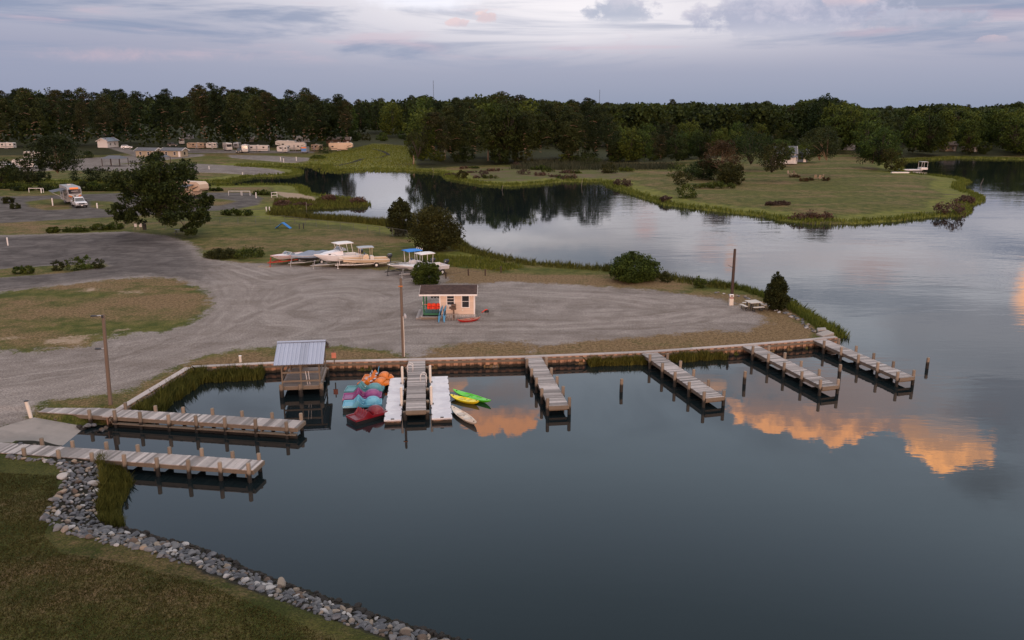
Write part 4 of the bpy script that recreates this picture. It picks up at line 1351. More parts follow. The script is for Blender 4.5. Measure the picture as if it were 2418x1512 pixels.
M['red_vest'] = mat('red_orange_vest', (0.62, 0.035, 0.014), 0.7, 0.2, 9.0)
vg = 'orange life vests hanging on the porch bar'
vl = ['orange life vest nearest the green porch post', 'orange life vest second from the green porch post', 'orange life vest in the middle of the porch bar', 'orange life vest second from the shack wall', 'orange life vest hanging against the shack corner']
for i, lb in enumerate(vl):
    vest(lb, SM @ Vector((spx0 + .50 + i * .215, -.06 + (i % 2) * .05, sz0 + 1.06 - (.05 if i % 2 else 0))), M['orange_fab'] if i % 2 == 0 else M['red_vest'], vg, .92, random.uniform(-.7, .7))
vg = 'black life vests hanging at the back of the porch'
for i, lb in enumerate(('black life vest with red trim at the back of the porch, away from the wall', 'black life vest with red trim at the back of the porch, in the middle', 'black life vest with red trim at the back of the porch, against the wall')):
    L = SM @ Vector((spx0 + .72 + i * .31, sD - .34, sz0 + 1.72))
    vest(lb, L, M['black_gloss'], vg, 1.35)
    rt = scene.objects.get('life_vest.%03d' % (5 + i))
    if rt:
        MB().box((0, -.085, -.08), (.24, .02, .05)).build('trim', M['red_fab'], rt)

# things standing against the shack front
root = thing('fish_stand', 'brown cabinet on a post in front of the shack wall', 'cabinet', SM @ Vector((-.30, -.52, 0)), shk.rotation_euler.z)
MB().box((0, 0, .5), (.13, .13, 1.0)).build('post', M['rust'], root)
MB().box((0, 0, 1.02), (.46, .38, .10)).build('shelf', M['rust'], root)
MB().box((0, .04, 1.27), (.44, .30, .38)).build('cabinet', M['rust'], root, bevel=.02)
MB().box((0, -.115, 1.25), (.26, .02, .10)).build('slot', M['black'], root)
root = thing('slatted_rack', 'low grey slatted rack standing under the brown cabinet', 'rack', SM @ Vector((-.42, -.75, 0)), shk.rotation_euler.z)
for i in range(5):
    MB().box((-.5 + i * .25, 0, .30), (.06, .05, .60), 0, .5).build('slat', M['deck_dark'], root)
for z in (.12, .55):
    MB().box((0, .045, z), (1.15, .04, .07), 0, .4).build('rail', M['deck_dark'], root)


def sup(label, base, top, tilt):
    """A blue kayak stood on its end against the shack."""
    a, b = SM @ Vector(base), SM @ Vector(top)
    root = thing('leaning_kayak', label, 'kayak', a, 0, 'blue kayaks leaning on the shack')
    d = b - a
    L = d.length
    d.normalize()
    s = Vector((.34, 1, 0)).normalized()
    u = s.cross(d)
    rings, deck = [], []
    for i in range(13):
        t = i / 12
        w = .28 * (math.sin(math.pi * min(max(t, .0), 1)) ** .55) + .01
        hh = .13 * (math.sin(math.pi * t) ** .5) + .01
        c = d * (t * L) + u * (.10 * (2 * t - 1) ** 2)
        rings.append([c + s * (w * math.cos(q)) - u * (hh * math.sin(q)) for q in (0, .6, 1.2, 1.57, 1.94, 2.54, 3.14)])
        deck.append([c + s * (w * k) + u * (.03 * (1 - k * k)) for k in (-1, -.5, 0, .5, 1)])
    MB().loft(rings).build('hull', M['kblue'], root, smooth='auto')
    MB().loft(deck).build('deck', M['kblue2'], root, smooth='auto')
    c = d * (.55 * L) + u * .035
    MB().loft([[c + d * (q * .28) + s * (k * .16) + u * z for q, k, z in ((-1, -1, 0), (-1, 1, 0), (1, 1, 0), (1, -1, 0))], [c + d * (q * .22) + s * (k * .11) + u * z for q, k, z in ((-1, -1, .02), (-1, 1, .02), (1, 1, .02), (1, -1, .02))]], True, True).build('seat', M['black'], root)


M['kblue'] = mat('blue_hull', (.025, .20, .42), .35, .12, 3.0, coat=.2)
M['kblue2'] = mat('pale_blue_deck', (.10, .32, .52), .4, .15, 3.0)
sup('blue kayak stood on end against the shack, leaning more to the porch', (-1.66, -1.72, .02), (-1.36, -.22, 1.30), .1)
sup('blue kayak stood on end against the shack, closer to the slatted rack', (-1.16, -1.68, .02), (-1.06, -.20, 1.30), .3)
b = at(1149, 738, LAND)
root = thing('fuel_can', 'small black and orange bag lying on the gravel past the shack', 'bag', b, R(20))
MB().loft([[(x + q[0] * .22 * k, q[1] * .16 * k, z) for q in ((1, 0), (.7, .7), (0, 1), (-.7, .7), (-1, 0), (-.7, -.7), (0, -1), (.7, -.7))] for x, k, z in ((0, 1, 0), (0.02, 1.05, .12), (.02, .8, .24), (0, .3, .28))], True, True).build('body', M['black'], root, smooth='auto')
MB().tube([(-.5, .02, .03), (-.36, 0, .10), (-.2, 0, .22), (-.05, -.05, .30), (.1, 0, .26)], .04, 6).build('strap', M['orange_fab'], root, smooth=True)
root.name = 'gear_bag'
# ------------------------------------------------------------------ small craft on the water
GEL = {}


def gel(name, c, rough=.35):
    if name not in GEL:
        GEL[name] = mat(name, c, rough, .08, 2.5, coat=.25)
    return GEL[name]


def pedal_boat(label, L, Rt, cname, c, seats=None, duck=False, ln=None):
    """Low stern platform, two moulded seats, big round paddle housing, blunt bow."""
    a, b = at(*L, .32), at(*Rt, .32)
    ax = b - a
    ln = ln or ax.length
    rz = math.atan2(ax.y, ax.x)
    mid = (a + b) / 2
    root = thing('pedal_boat', label, 'pedal boat', (mid.x, mid.y, 0), rz, 'pedal boats moored at the floating dock')
    w = 1.24 if not duck else 1.2
    hl = ln / 2
    hull = MB()
    rings = []
    for t in (-1, -.97, -.5, 0, .5, .9, 1.0):
        k = .9 if abs(t) >= 1 else 1.0
        if t > .8:
            k *= .86
        rings.append([(t * hl, w / 2 * k * q[0], q[1]) for q in ((-1, .30), (-.97, -.15), (0, -.2), (.97, -.15), (1, .30))])
    hull.loft(rings, caps=True)
    hull.build('hull', gel('black_hull', (.012, .012, .014), .4), root, smooth='auto')
    # moulded deck as one height field
    nx, ny = 64, 32
    v, f = [], []
    for i in range(nx + 1):
        u = i / nx
        x = (u * 2 - 1) * hl
        kw = 1.0 if u < .86 else 1 - .14 * ((u - .86) / .14)
        for j in range(ny + 1):
            s = j / ny * 2 - 1
            y = s * w / 2 * kw
            e = abs(s)
            rim = .36 + .05 * (e > .84)
            z = .33 if e < .84 else .38
            if u < .26:                                  # stern platform with raised rim
                z = .31 if (.03 < u and e < .84) else .37
            elif u < .56:                                # seats: backs rise towards the stern side
                q = (u - .26) / .30
                hump = .42 * math.exp(-((q - .42) / .22) ** 2)
                ridge_ = .60 + .40 * math.cos(min(1, e / .96) * math.pi * 2.0) ** 2 if e < .9 else .9
                z = .36 + hump * ridge_
                if q > .45 and (.12 < e < .78):
                    z -= .24 * math.exp(-((q - .78) / .24) ** 2)
                if e > .84:
                    z = max(z, .36 + .34 * math.exp(-((q - .42) / .32) ** 2))
            else:
                q = (u - .765) / .215
                r2 = abs(q) ** 2.3 + abs(s / .93) ** 2.6 * .95
                dome = .40 * (1 - r2) ** .62 if r2 < 1 else 0
                well = -.10 if (u < .66 and .1 < e < .8) else 0
                z = .36 + dome + (well if dome < .05 else 0)
                if e > .86:
                    z = max(z, .40)
                if duck and u > .93:
                    z = .42
            v.append((x, y, z))
    for i in range(nx):
        for j in range(ny):
            k = i * (ny + 1) + j
            f.append((k, k + ny + 1, k + ny + 2, k + 1))
    m = MB()
    m.add(v, f)
    # skirt down to the hull joint
    edge = [i * (ny + 1) for i in range(nx + 1)]
    edge2 = [i * (ny + 1) + ny for i in range(nx + 1)]
    for e_, sg in ((edge, -1), (edge2, 1)):
        m.loft([[v[i] for i in e_], [(v[i][0], v[i][1] + sg * .02, .24) for i in e_]])
    for e_, sg in (([j for j in range(ny + 1)], -1), ([nx * (ny + 1) + j for j in range(ny + 1)], 1)):
        m.loft([[v[i] for i in e_], [(v[i][0] + sg * .02, v[i][1], .24) for i in e_]])
    m.build('deck', gel(cname, c, .3), root, smooth='auto')
    if seats:
        for sy in (-.3, .3):
            s_ = MB()
            x0 = -hl * .30
            prof = [(x0 + .32, .52), (x0 + .05, .50), (x0 - .06, .54), (x0 - .11, .70), (x0 - .13, .73)]
            s_.loft([[(px, sy + k * .16 * (1 if i < 3 else .85), pz + .03 * abs(k)) for k in (-1, -.5, 0, .5, 1)] for i, (px, pz) in enumerate(prof)])
            s_.loft([[(px - .03, sy + k * .16 * (1 if i < 3 else .85), pz - .03) for k in (-1, 0, 1)] for i, (px, pz) in enumerate(prof)])
            s_.build('seat', seats, root, smooth='auto')
        n_ = MB().loft([[(hl * (.92 + .0), y, z) for y, z in ((-.34, .30), (.34, .30), (.3, .52), (-.3, .52))], [(hl * 1.10, y, z) for y, z in ((-.22, .30), (.22, .30), (.18, .46), (-.18, .46))], [(hl * 1.22, y, z) for y, z in ((-.06, .32), (.06, .32), (.05, .38), (-.05, .38))]], True, True)
        n_.build('bow_beak', gel(cname, c, .3), root, smooth='auto')
    for sy in (-.22, .22):
        MB().tube([(hl * .42, sy, .72), (hl * .30, sy, .62)], .03, 6).build('pedal_crank', M['black'], root)
    MB().tube([(hl * .56, -w * .30, .56), (hl * .56, -w * .302 - .1, .50)], .06, 8).build('vent', M['black'], root)
    MB().box((hl * .90, 0, .44), (.06, .12, .06)).build('cleat', M['black'], root)
    return root


def pz(x, y):
    return ((840 + x / 8.894) * .94453, (910 + y / 8.894) * .94453)


pedal_boat('dark red pedal boat lying apart and askew from the row', pz(330, 1215), pz(1050, 1020), 'dark_red_gelcoat', (.15, .004, .010))
pedal_boat('sky blue pedal boat between the red and the purple one', pz(160, 890), pz(1022, 855), 'sky_blue_gelcoat', (.11, .34, .46))
pedal_boat('purple pedal boat between the two blue ones', pz(160, 725), pz(1015, 695), 'purple_gelcoat', (.22, .035, .155))
pedal_boat('dull teal pedal boat between the purple and the orange ones', pz(215, 560), pz(1055, 565), 'teal_gelcoat', (.07, .225, .255))
gs = mat('grey_seat', (.50, .49, .54), .5, .08, 3)
pedal_boat('orange pedal boat with grey seats touching the teal one', pz(600, 395), pz(1075, 445), 'orange_gelcoat', (.62, .165, .014), gs, True, 2.05)
pedal_boat('orange pedal boat with grey seats, farthest up the row by the bulkhead', pz(660, 300), pz(1165, 305), 'orange_gelcoat', (.62, .165, .014), gs, True, 2.05)
b = at(*pz(937, 205), .5)
tag(MB().tube([(b.x, b.y, .3), (b.x + .02, b.y, .75), (b.x + .10, b.y, 1.05)], [.05, .035, .02], 6).build('tie_post', M['kblue2'], None, smooth=True), 'thin pale blue tie post rising between the orange pedal boats', 'post')


def kayak(label, A, B, cname, c, z=.14, worn=None, w=.38):
    a, b = at(*A, z), at(*B, z)
    ax = b - a
    L = ax.length
    rz = math.atan2(ax.y, ax.x)
    mid = (a + b) / 2
    root = thing('kayak', label, 'kayak', (mid.x, mid.y, z - .14), rz, 'kayaks afloat by the dock')
    hr, dr = [], []
    n = 22
    for i in range(n + 1):
        t = i / n
        x = (t - .5) * L
        s = math.sin(math.pi * min(max(t, .004), .996))
        ww = w * s ** .62
        lift = .13 * abs(2 * t - 1) ** 3
        hr.append([(x, ww * k, .20 + lift - (.30 * (1 - k * k)) * s ** .4) for k in (-1, -.9, -.6, 0, .6, .9, 1)])
        well = .10 if .28 < t < .72 else 0
        row = []
        for k in (-1, -.86, -.72, -.4, 0, .4, .72, .86, 1):
            q = abs(k)
            zz = .20 + lift + .05 * (1 - k * k) * s
            if well and q < .75:
                zz -= well * (1 if (int(t * 16) % 4) else .55)
            row.append((x, ww * k, zz))
        dr.append(row)
    MB().loft(hr).build('hull', gel(cname, c), root, smooth='auto')
    MB().loft(dr).build('deck', worn or gel(cname, c), root, smooth='auto')
    for dx in (-.12, .16):
        st = MB().loft([[(L * dx + q[0] * .2, q[1] * w * .58, .17) for q in ((-1, -1), (1, -1), (1, 1), (-1, 1))], [(L * dx + q[0] * .17, q[1] * w * .45, .185) for q in ((-1, -1), (1, -1), (1, 1), (-1, 1))]], True, True)
        st.build('seat', gel(cname + '_seat', tuple(q * .75 for q in c)), root)
    for dx in (-.40, .40):
        MB().tube([(L * dx, -.03, .30), (L * dx, .03, .30)], .03, 6).build('hatch_knob', M['black'], root)
    MB().tube([(L * .02, 0, .15), (L * .0, .0, .15)], .06, 8).build('scupper', M['black'], root)
    return root


kayak('bright green kayak afloat behind the yellow one', (1070, 924.6), (1159, 951.4), 'lime_gelcoat', (.10, .55, .03))
kayak('yellow kayak afloat in front of the green one', (1064, 937), (1131.5, 953), 'yellow_gelcoat', (.78, .62, .015))
kayak('dirty white kayak afloat near the corner of the floating dock', (1067, 963.5), (1125, 1005), 'white_gelcoat', (.62, .54, .46), worn=mat('worn_white', (.62, .55, .47), .5, .2, 3, color2=(.50, .36, .26)))
k = kayak('red kayak with a faded patterned deck lying on the gravel by the shack', ((1030 + 1225 / 10.8) * .94453, (690 + 1222 / 10.8) * .94453), ((1030 + 1850 / 10.8) * .94453, (690 + 1150 / 10.8) * .94453), 'red_gelcoat', (.48, .02, .015), z=LAND + .15,
          worn=mat('faded_deck', (.34, .15, .10), .7, .3, 16, color2=(.40, .24, .19)), w=.42)
k['group'] = ''
del k['group']


# ------------------------------------------------------------------ boats on trailers
def outboard(root, x, z, cowl):
    MB().loft([[(x + q[0] * a + dx, q[1] * b, z + h) for q in ((1, .5), (.6, 1), (-.6, 1), (-1, .6), (-1, -.6), (-.6, -1), (.6, -1), (1, -.5))] for h, a, b, dx in ((.10, .22, .16, 0), (.30, .30, .20, -.02), (.55, .30, .19, -.05), (.68, .22, .14, -.08))], True, True).build('motor_cowl', cowl, root, smooth='auto')
    MB().loft([[(x + q[0] * a + dx, q[1] * .06, z + h) for q in ((1, 1), (-1, 1), (-1, -1), (1, -1))] for h, a, dx in ((.12, .14, 0), (-.35, .11, -.02), (-.75, .16, -.05))], True, True).build('motor_leg', M['dark_metal'], root)


def hull_rings(L, Bm, free, rise, flare=1.0, vee=.30, blunt=.0, n=14):
    """Stations stern (-L/2) to bow (+L/2): sheer, chine, keel and back."""
    rs = []
    for i in range(n + 1):
        t = i / n
        x = -L / 2 + L * t
        k = 1 - max(0, (t - .45) / .55) ** 2.2 * (1 - blunt)
        wS = Bm / 2 * max(k, .03)
        kc = 1 - max(0, (t - .35) / .62) ** 1.8 * (1 - blunt * .8)
        wC = Bm / 2 * .86 * max(min(kc, 1), .01)
        zS = free + rise * t ** 2
        keel = vee * max(0, (t - .50) / .50) ** 2.4 * (free + rise) / max(vee, .01) * .82
        zC = .22 + keel * .75 + .10 * t
        xk = x - (0.28 * max(0, (t - .7) / .3) ** 1.0) * (1 - blunt)
        rs.append([(x, -wS, zS), (x, -wS * .995, zS - .07), (x * .5 + xk * .5, -wC, zC), (xk, 0, keel), (x * .5 + xk * .5, wC, zC), (x, wS * .995, zS - .07), (x, wS, zS)])
    return rs


def boat(label, px, py, L, rz, spec):
    """rz is the heading of the bow; (px,py) the ground below the middle."""
    g = at(px, py, LAND)
    root = thing('motor_boat', label, 'boat', (g.x, g.y, LAND), rz, 'boats on trailers at the gravel lot edge')
    z0 = spec.get('z0', .52)
    Bm, free, rise = spec.get('beam', 2.2), spec.get('free', .85), spec.get('rise', .35)
    lift = Matrix.Translation((0, 0, z0)) @ Matrix.Rotation(-R(2.0), 4, 'Y')
    rs = [[lift @ Vector(p) for p in r] for r in hull_rings(L, Bm, free, rise, blunt=spec.get('blunt', 0))]
    h = MB()
    h.loft(rs)
    h.add(rs[0], [tuple(range(7))])
    h.build('hull', spec['hull'], root, smooth='auto')
    n = len(rs)
    if 'stripe' in spec:
        s_ = MB()
        for sd_ in (0, 6):
            q = 1 if sd_ == 0 else 5
            o_ = -.012 if sd_ == 0 else .012
            s_.loft([[Vector(r[q]) * .78 + Vector(r[2 if sd_ == 0 else 4]) * .22 + Vector((0, o_, 0)), Vector(r[q]) * .55 + Vector(r[2 if sd_ == 0 else 4]) * .45 + Vector((0, o_, 0))] for r in rs])
        s_.build('stripe', spec['stripe'], root)
    MB().tube([r[0] for r in rs] + [r[6] for r in reversed(rs)], .035, 6).build('rub_rail', spec.get('rail', M['white']), root, smooth=True)
    # deck: flat covering forward, sunken cockpit aft
    dk = MB()
    t0 = spec.get('cockpit', .55)
    for i in range(n - 1):
        a, b = rs[i], rs[i + 1]
        if i / (n - 1) >= t0:
            dk.loft([[a[0], (Vector(a[0]) + Vector(a[6])) / 2 + Vector((0, 0, .06)), a[6]], [b[0], (Vector(b[0]) + Vector(b[6])) / 2 + Vector((0, 0, .06)), b[6]]])
        else:
            def inn(r, k, dz):
                c = (Vector(r[0]) + Vector(r[6])) / 2
                return c + (Vector(r[0]) - c) * k + Vector((0, 0, dz)), c + (Vector(r[6]) - c) * k + Vector((0, 0, dz))
            (al, ar), (bl, br) = inn(a, .84, .02), inn(b, .84, .02)
            (al2, ar2), (bl2, br2) = inn(a, .82, -.45), inn(b, .82, -.45)
            dk.add([a[0], b[0], bl, al], [(0, 1, 2, 3)]).add([ar, br, b[6], a[6]], [(0, 1, 2, 3)])
            dk.add([al, bl, bl2, al2], [(0, 1, 2, 3)]).add([ar2, br2, br, ar], [(0, 1, 2, 3)]).add([al2, bl2, br2, ar2], [(0, 1, 2, 3)])
            if (i + 1) / (n - 1) >= t0:
                dk.add([bl, br, br2, bl2], [(0, 1, 2, 3)])
    if spec.get('cover') is None:
        dk.build('deck', spec.get('deckmat', M['white']), root, smooth='auto')
    zs = lambda t: z0 + free + rise * t ** 2
    X = lambda t: -L / 2 + L * t
    if spec.get('cover') is not None:
        cv = []
        for i, r in enumerate(rs):
            t = i / (n - 1)
            hh = spec['covh'](t)
            c = (Vector(r[0]) + Vector(r[6])) / 2
            row = []
            for k in (-1.04, -.98, -.75, -.4, 0, .4, .75, .98, 1.04):
                q = abs(k)
                p = c + (Vector(r[6]) - c) * k
                p.z += (-.26 if q > 1 else .02 if q > .9 else hh * (1 - q ** 2.2)) + .03 * math.sin(t * 31 + k * 5) * (q < .9)
                row.append(p)
            cv.append(row)
        m = MB().loft(cv)
        m.add(cv[0], [tuple(range(9))])
        m.build('cover', spec['cover'], root, smooth='auto')
    if 'cuddy' in spec:
        ta, tb = spec['cuddy']
        rr = []
        for t, hh, kk in ((tb, .02, .35), (tb - .14, .38, .62), (ta + .06, .72, .74), (ta, .74, .76)):
            w = Bm / 2 * kk
            z = zs(t) + .04
            rr.append([(X(t), -w, z), (X(t), -w * .92, z + hh * .85), (X(t), -w * .6, z + hh), (X(t), w * .6, z + hh), (X(t), w * .92, z + hh * .85), (X(t), w, z)])
        MB().loft(rr, caps=True).build('cuddy_cabin', M['white_hull'], root, smooth='auto')
        for sy in (-1, 1):
            MB().box((X(tb - .15), sy * Bm * .335, zs(tb) + .12), (.28, .02, .13), 0).build('porthole', M['glass'], root)
    if 'screen' in spec:
        ts, sc_h, base = spec['screen']
        for ya, yb, xa in ((-.40, -.04, 0), (.04, .40, 0)):
            MB().add([(X(ts) + .25, ya * Bm, base), (X(ts) + .25, yb * Bm, base), (X(ts) - .12, yb * Bm * .9, base + sc_h), (X(ts) - .12, ya * Bm * .9, base + sc_h)], [(0, 1, 2, 3)]).build('windscreen', M['screen'], root)
        for sy in (-1, 1):
            MB().add([(X(ts) + .25, sy * .40 * Bm, base), (X(ts) - .55, sy * .42 * Bm, base), (X(ts) - .45, sy * .40 * Bm, base + sc_h * .6), (X(ts) - .12, sy * .36 * Bm, base + sc_h)], [(0, 1, 2, 3)]).build('windscreen', M['screen'], root)
            MB().tube([(X(ts) + .25, sy * .40 * Bm, base), (X(ts) - .12, sy * .36 * Bm, base + sc_h), (X(ts) - .12, 0, base + sc_h)], .022, 6).build('screen_frame', M['white'], root)
    if 'console' in spec:
        tcx = spec['console']
        zc = z0 + .45
        MB().loft([[(X(tcx) + q[0] * a + dx, q[1] * b, zc + h) for q in ((1, -1), (1, 1), (-1, 1), (-1, -1))] for h, a, b, dx in ((0, .38, .36, 0), (.62, .34, .34, -.02), (.85, .20, .30, -.08))], True, True).build('console', spec.get('conmat', M['white']), root, bevel=.03)
        MB().box((X(tcx) - .75, 0, zc + .30), (.42, .75, .6)).build('helm_seat', M['white'], root, bevel=.05)
        MB().box((X(tcx) + .1, 0, zc + .98), (.03, .52, .30), 0, .5, Matrix.Rotation(R(-25), 3, 'Y')).build('windscreen', M['glass'], root)
    if 'top' in spec:
        tt, tl, tw, th, tm, leg = spec['top']
        zt = z0 + th
        t_ = MB()
        t_.loft([[(X(tt) + u * tl / 2, k * tw / 2, zt + .07 * (1 - k * k) + .05 * (1 - u * u)) for k in (-1, -.6, 0, .6, 1)] for u in (-1, -.5, 0, .5, 1)])
        t_.loft([[(X(tt) + u * tl / 2, k * tw / 2, zt - .05) for k in (-1, 0, 1)] for u in (-1, 0, 1)])
        for u in (-1, 1):
            t_.loft([[(X(tt) + u * tl / 2, k * tw / 2, zt - .05), (X(tt) + u * tl / 2, k * tw / 2, zt + .07 * (1 - k * k))] for k in (-1, -.6, 0, .6, 1)])
        for k in (-1, 1):
            t_.loft([[(X(tt) + u * tl / 2, k * tw / 2, zt - .05), (X(tt) + u * tl / 2, k * tw / 2, zt + .05 * (1 - u * u))] for u in (-1, -.5, 0, .5, 1)])
        t_.build('hard_top', tm, root, smooth='auto')
        for ux, uy in ((-1, -1), (-1, 1), (1, -1), (1, 1)):
            MB().tube([(X(tt) + ux * tl * .34 + leg, uy * tw * .36, z0 + free - .1), (X(tt) + ux * tl * .38, uy * tw * .40, zt - .03)], .03, 6).build('top_leg', spec.get('legmat', M['white']), root)
        if spec.get('rods'):
            for k in (-.8, -.3, .2, .7):
                MB().tube([(X(tt) - tl / 2, k * tw / 2, zt), (X(tt) - tl / 2 - .10, k * tw / 2, zt + .26)], .035, 6).build('rod_holder', M['white'], root)
    if spec.get('bowrail'):
        MB().tube([Vector(rs[int((n - 1) * t)][0]) + Vector((0, .06, h_)) for t, h_ in ((.62, 0), (.66, .26), (.8, .30), (.93, .30))] + [Vector(rs[-1][3]) * 0 + Vector(rs[-1][0]) + Vector((.0, .0, .32))], .018, 6).tube([Vector(rs[int((n - 1) * t)][6]) + Vector((0, -.06, h_)) for t, h_ in ((.62, 0), (.66, .26), (.8, .30), (.93, .30))] + [Vector(rs[-1][6]) + Vector((.0, .0, .32))], .018, 6).build('bow_rail', M['metal'], root, smooth=True)
    if 'motor' in spec:
        outboard(root, -L / 2 - .22, z0 + free - .15, spec['motor'])
    if spec.get('trolling'):
        MB().tube([(X(.96), .1, zs(1) + .1), (X(.78), .18, zs(1) + .12)], .10, 8).tube([(X(.80), .18, zs(1) + .1), (X(.60), .22, zs(1) + .12)], [.06, .05], 8).build('trolling_motor', M['black'], root, smooth='auto')
    root.scale, root.location.z = (1, 1, .80), LAND + .11
    # ---- the trailer is a thing of its own
    tr = thing('boat_trailer', spec['tl'], 'trailer', (g.x, g.y, LAND), rz, 'boat trailers on the gravel')
    tm = spec.get('tm', M['metal'])
    f = MB()
    xb, xf = -L * .45, L * .22
    for sy in (-1, 1):
        f.bar((xb, sy * .62, .46), (xf, sy * .62, .46), .07, .10)
        f.bar((xf, sy * .62, .46), (L * .50, 0, .46), .07, .10)
    for x in (xb + .2, 0, xf):
        f.bar((x, -.62, .44), (x, .62, .44), .07, .07)
    f.bar((L * .46, 0, .46), (L * .58, 0, .46), .09, .09)
    f.build('frame', tm, tr)
    for sy in (-1, 1):
        f = MB().bar((xb, sy * .42, .58), (xf - .3, sy * .42, .60), .12, .07)
        f.build('bunk', M['dark_metal'], tr)
        for wx in (spec.get('wheels') or (-L * .18,)):
            wl = MB().tube([(wx, sy * .80, .31), (wx, sy * .98, .31)], .31, 18).build('wheel', M['black'], tr, smooth='auto')
            MB().tube([(wx, sy * .97, .31), (wx, sy * .99, .31)], [.17, .15], 12).build('rim', M['white'], wl)
            a = [R(20 + 14 * i) for i in range(11)]
            MB().loft([[(wx + .37 * math.cos(q), sy * .76, .31 + .37 * math.sin(q)), (wx + .37 * math.cos(q), sy * 1.02, .31 + .37 * math.sin(q))] for q in a]).build('fender', tm, tr)
    MB().bar((L * .49, 0, .46), (L * .49, 0, .95), .07, .07).bar((L * .49, -.1, .95), (L * .46, -.1, 1.0), .1, .1).build('winch_post', tm, tr)
    MB().tube([(L * .53, .12, .75), (L * .53, .12, .06)], .035, 6).box((L * .53, .12, .04), (.18, .18, .06)).build('jack', tm, tr)
    return root


M['white_hull'] = mat('white_hull', (.74, .73, .76), .3, .05, 2, coat=.3)
M['cream_hull'] = mat('cream_hull', (.66, .52, .38), .35, .07, 2, coat=.2)
M['dark_hull'] = mat('dark_hull', (.05, .05, .06), .35, .1, 2, coat=.3)
M['red_stripe'] = mat('red_stripe', (.36, .015, .03), .35, .05, 2)
M['screen'] = mat('tinted_screen', (.20, .24, .28), .08, .1, 2, spec=.8)
M['tarp'] = mat('blue_grey_tarp', (.20, .24, .31), .8, .15, 2.5)
M['red_metal'] = mat('red_trailer_paint', (.40, .03, .02), .5, .1, 3)
M['canopy_blue'] = mat('canopy_blue', (.02, .20, .62), .6, .05, 3)
bz = lambda x, y: ((670 + x / 7.8) * .94453, (590 + y / 7.8) * .94453)
boat('white runabout with a red stripe, first in the row of parked boats', *bz(410, 535), 5.2, R(180 + 48), dict(hull=M['white_hull'], stripe=M['red_stripe'], rail=M['red_stripe'], beam=2.0, free=.72, rise=.18, screen=(.52, .34, 1.36), cockpit=.50, z0=.48, tl='red trailer under the red and white runabout', tm=M['red_metal'], conmat=M['red_fab']))
boat('covered boat under a blue grey tarp between runabout and tall white boat', *bz(840, 552), 5.3, R(180 + 42), dict(hull=M['dark_hull'], cover=M['tarp'], covh=lambda t: .18 + .52 * math.exp(-((t - .50) / .20) ** 2) + .38 * math.exp(-((t - .15) / .15) ** 2), beam=2.1, free=.80, rise=.15, z0=.5, tl='grey trailer under the tarp covered boat'))
boat('tall white cuddy boat with a hard top on a trailer', *bz(1350, 592), 6.0, R(180 + 37), dict(hull=M['white_hull'], beam=2.35, free=1.0, rise=.42, cuddy=(.42, .86), screen=(.44, .50, 2.35), cockpit=.42, z0=.55, top=(.36, 2.1, 1.9, 2.85, M['white'], -.35), motor=M['black_gloss'], bowrail=True, tl='grey trailer under the tall white cuddy boat', wheels=(-.9, -1.6)))
boat('cream open skiff with a flat grey top and outboard on a trailer', *bz(1870, 606), 6.0, R(180 + 22), dict(hull=M['cream_hull'], beam=2.1, free=.62, rise=.22, blunt=.45, cockpit=.88, z0=.50, console=.46, deckmat=M['cream_hull'], conmat=M['cream_hull'], top=(.46, 1.9, 1.5, 2.42, M['metal'], -.05), legmat=M['cream_hull'], motor=M['black_gloss'], tl='pale trailer under the cream open skiff', tm=M['white'], wheels=(-1.35,)))
b3 = lambda x, y: ((950 + x / 12.6) * .94453, (610 + y / 12.6) * .94453)
boat('white bay boat with a bright blue canopy behind the round bush', *b3(950, 915), 5.6, R(180 + 34), dict(hull=M['white_hull'], beam=2.2, free=.66, rise=.20, blunt=.25, cockpit=.55, z0=.50, console=.44, top=(.44, 1.9, 1.7, 2.70, M['canopy_blue'], 0), legmat=M['white'], rods=True, trolling=True, bowrail=True, motor=M['black_gloss'], tl='dark trailer under the blue canopied bay boat', tm=M['dark_metal']))
boat('white centre console boat with a white T-top half hidden by the round bush', *b3(1390, 990), 5.6, R(180 + 36), dict(hull=M['white_hull'], beam=2.2, free=.78, rise=.24, cockpit=.62, z0=.50, console=.48, top=(.47, 1.9, 1.6, 2.60, M['white'], 0), motor=M['black_gloss'], tl='galvanised trailer under the white centre console boat', wheels=(-1.2, -1.9)))
# ------------------------------------------------------------------ trailers, vehicles and buildings
M['rv_white'] = mat('rv_white', (.56, .54, .53), .5, .06, 1.5)
M['rv_cream'] = mat('rv_cream', (.58, .44, .33), .5, .06, 1.5)
M['rv_tan'] = mat('rv_tan', (.34, .26, .19), .55, .08, 1.5)
M['rv_grey'] = mat('rv_grey', (.30, .30, .32), .5, .06, 1.5)
M['swoosh'] = mat('swoosh_dark', (.08, .07, .065), .5, .1, 1.5)
M['orange_paint'] = mat('orange_paint', (.85, .20, .02), .5, .05, 2)
M['awning'] = mat('awning_blue_grey', (.10, .11, .135), .8, .05, 2)
M['car_white'] = mat('car_white', (.64, .65, .70), .3, .04, 2, coat=.4)
M['chrome'] = mat('chrome', (.5, .5, .52), .2, .05, 2, metal=.8)


def wheel(root, x, y, r=.36, w=.22):
    wl = MB().tube([(x, y - w / 2, r), (x, y + w / 2, r)], r, 16).build('wheel', M['black'], root, smooth='auto')
    MB().tube([(x, y - w / 2 - .01, r), (x, y + w / 2 + .01, r)], r * .55, 10).build('rim', M['metal'], wl)
    return wl


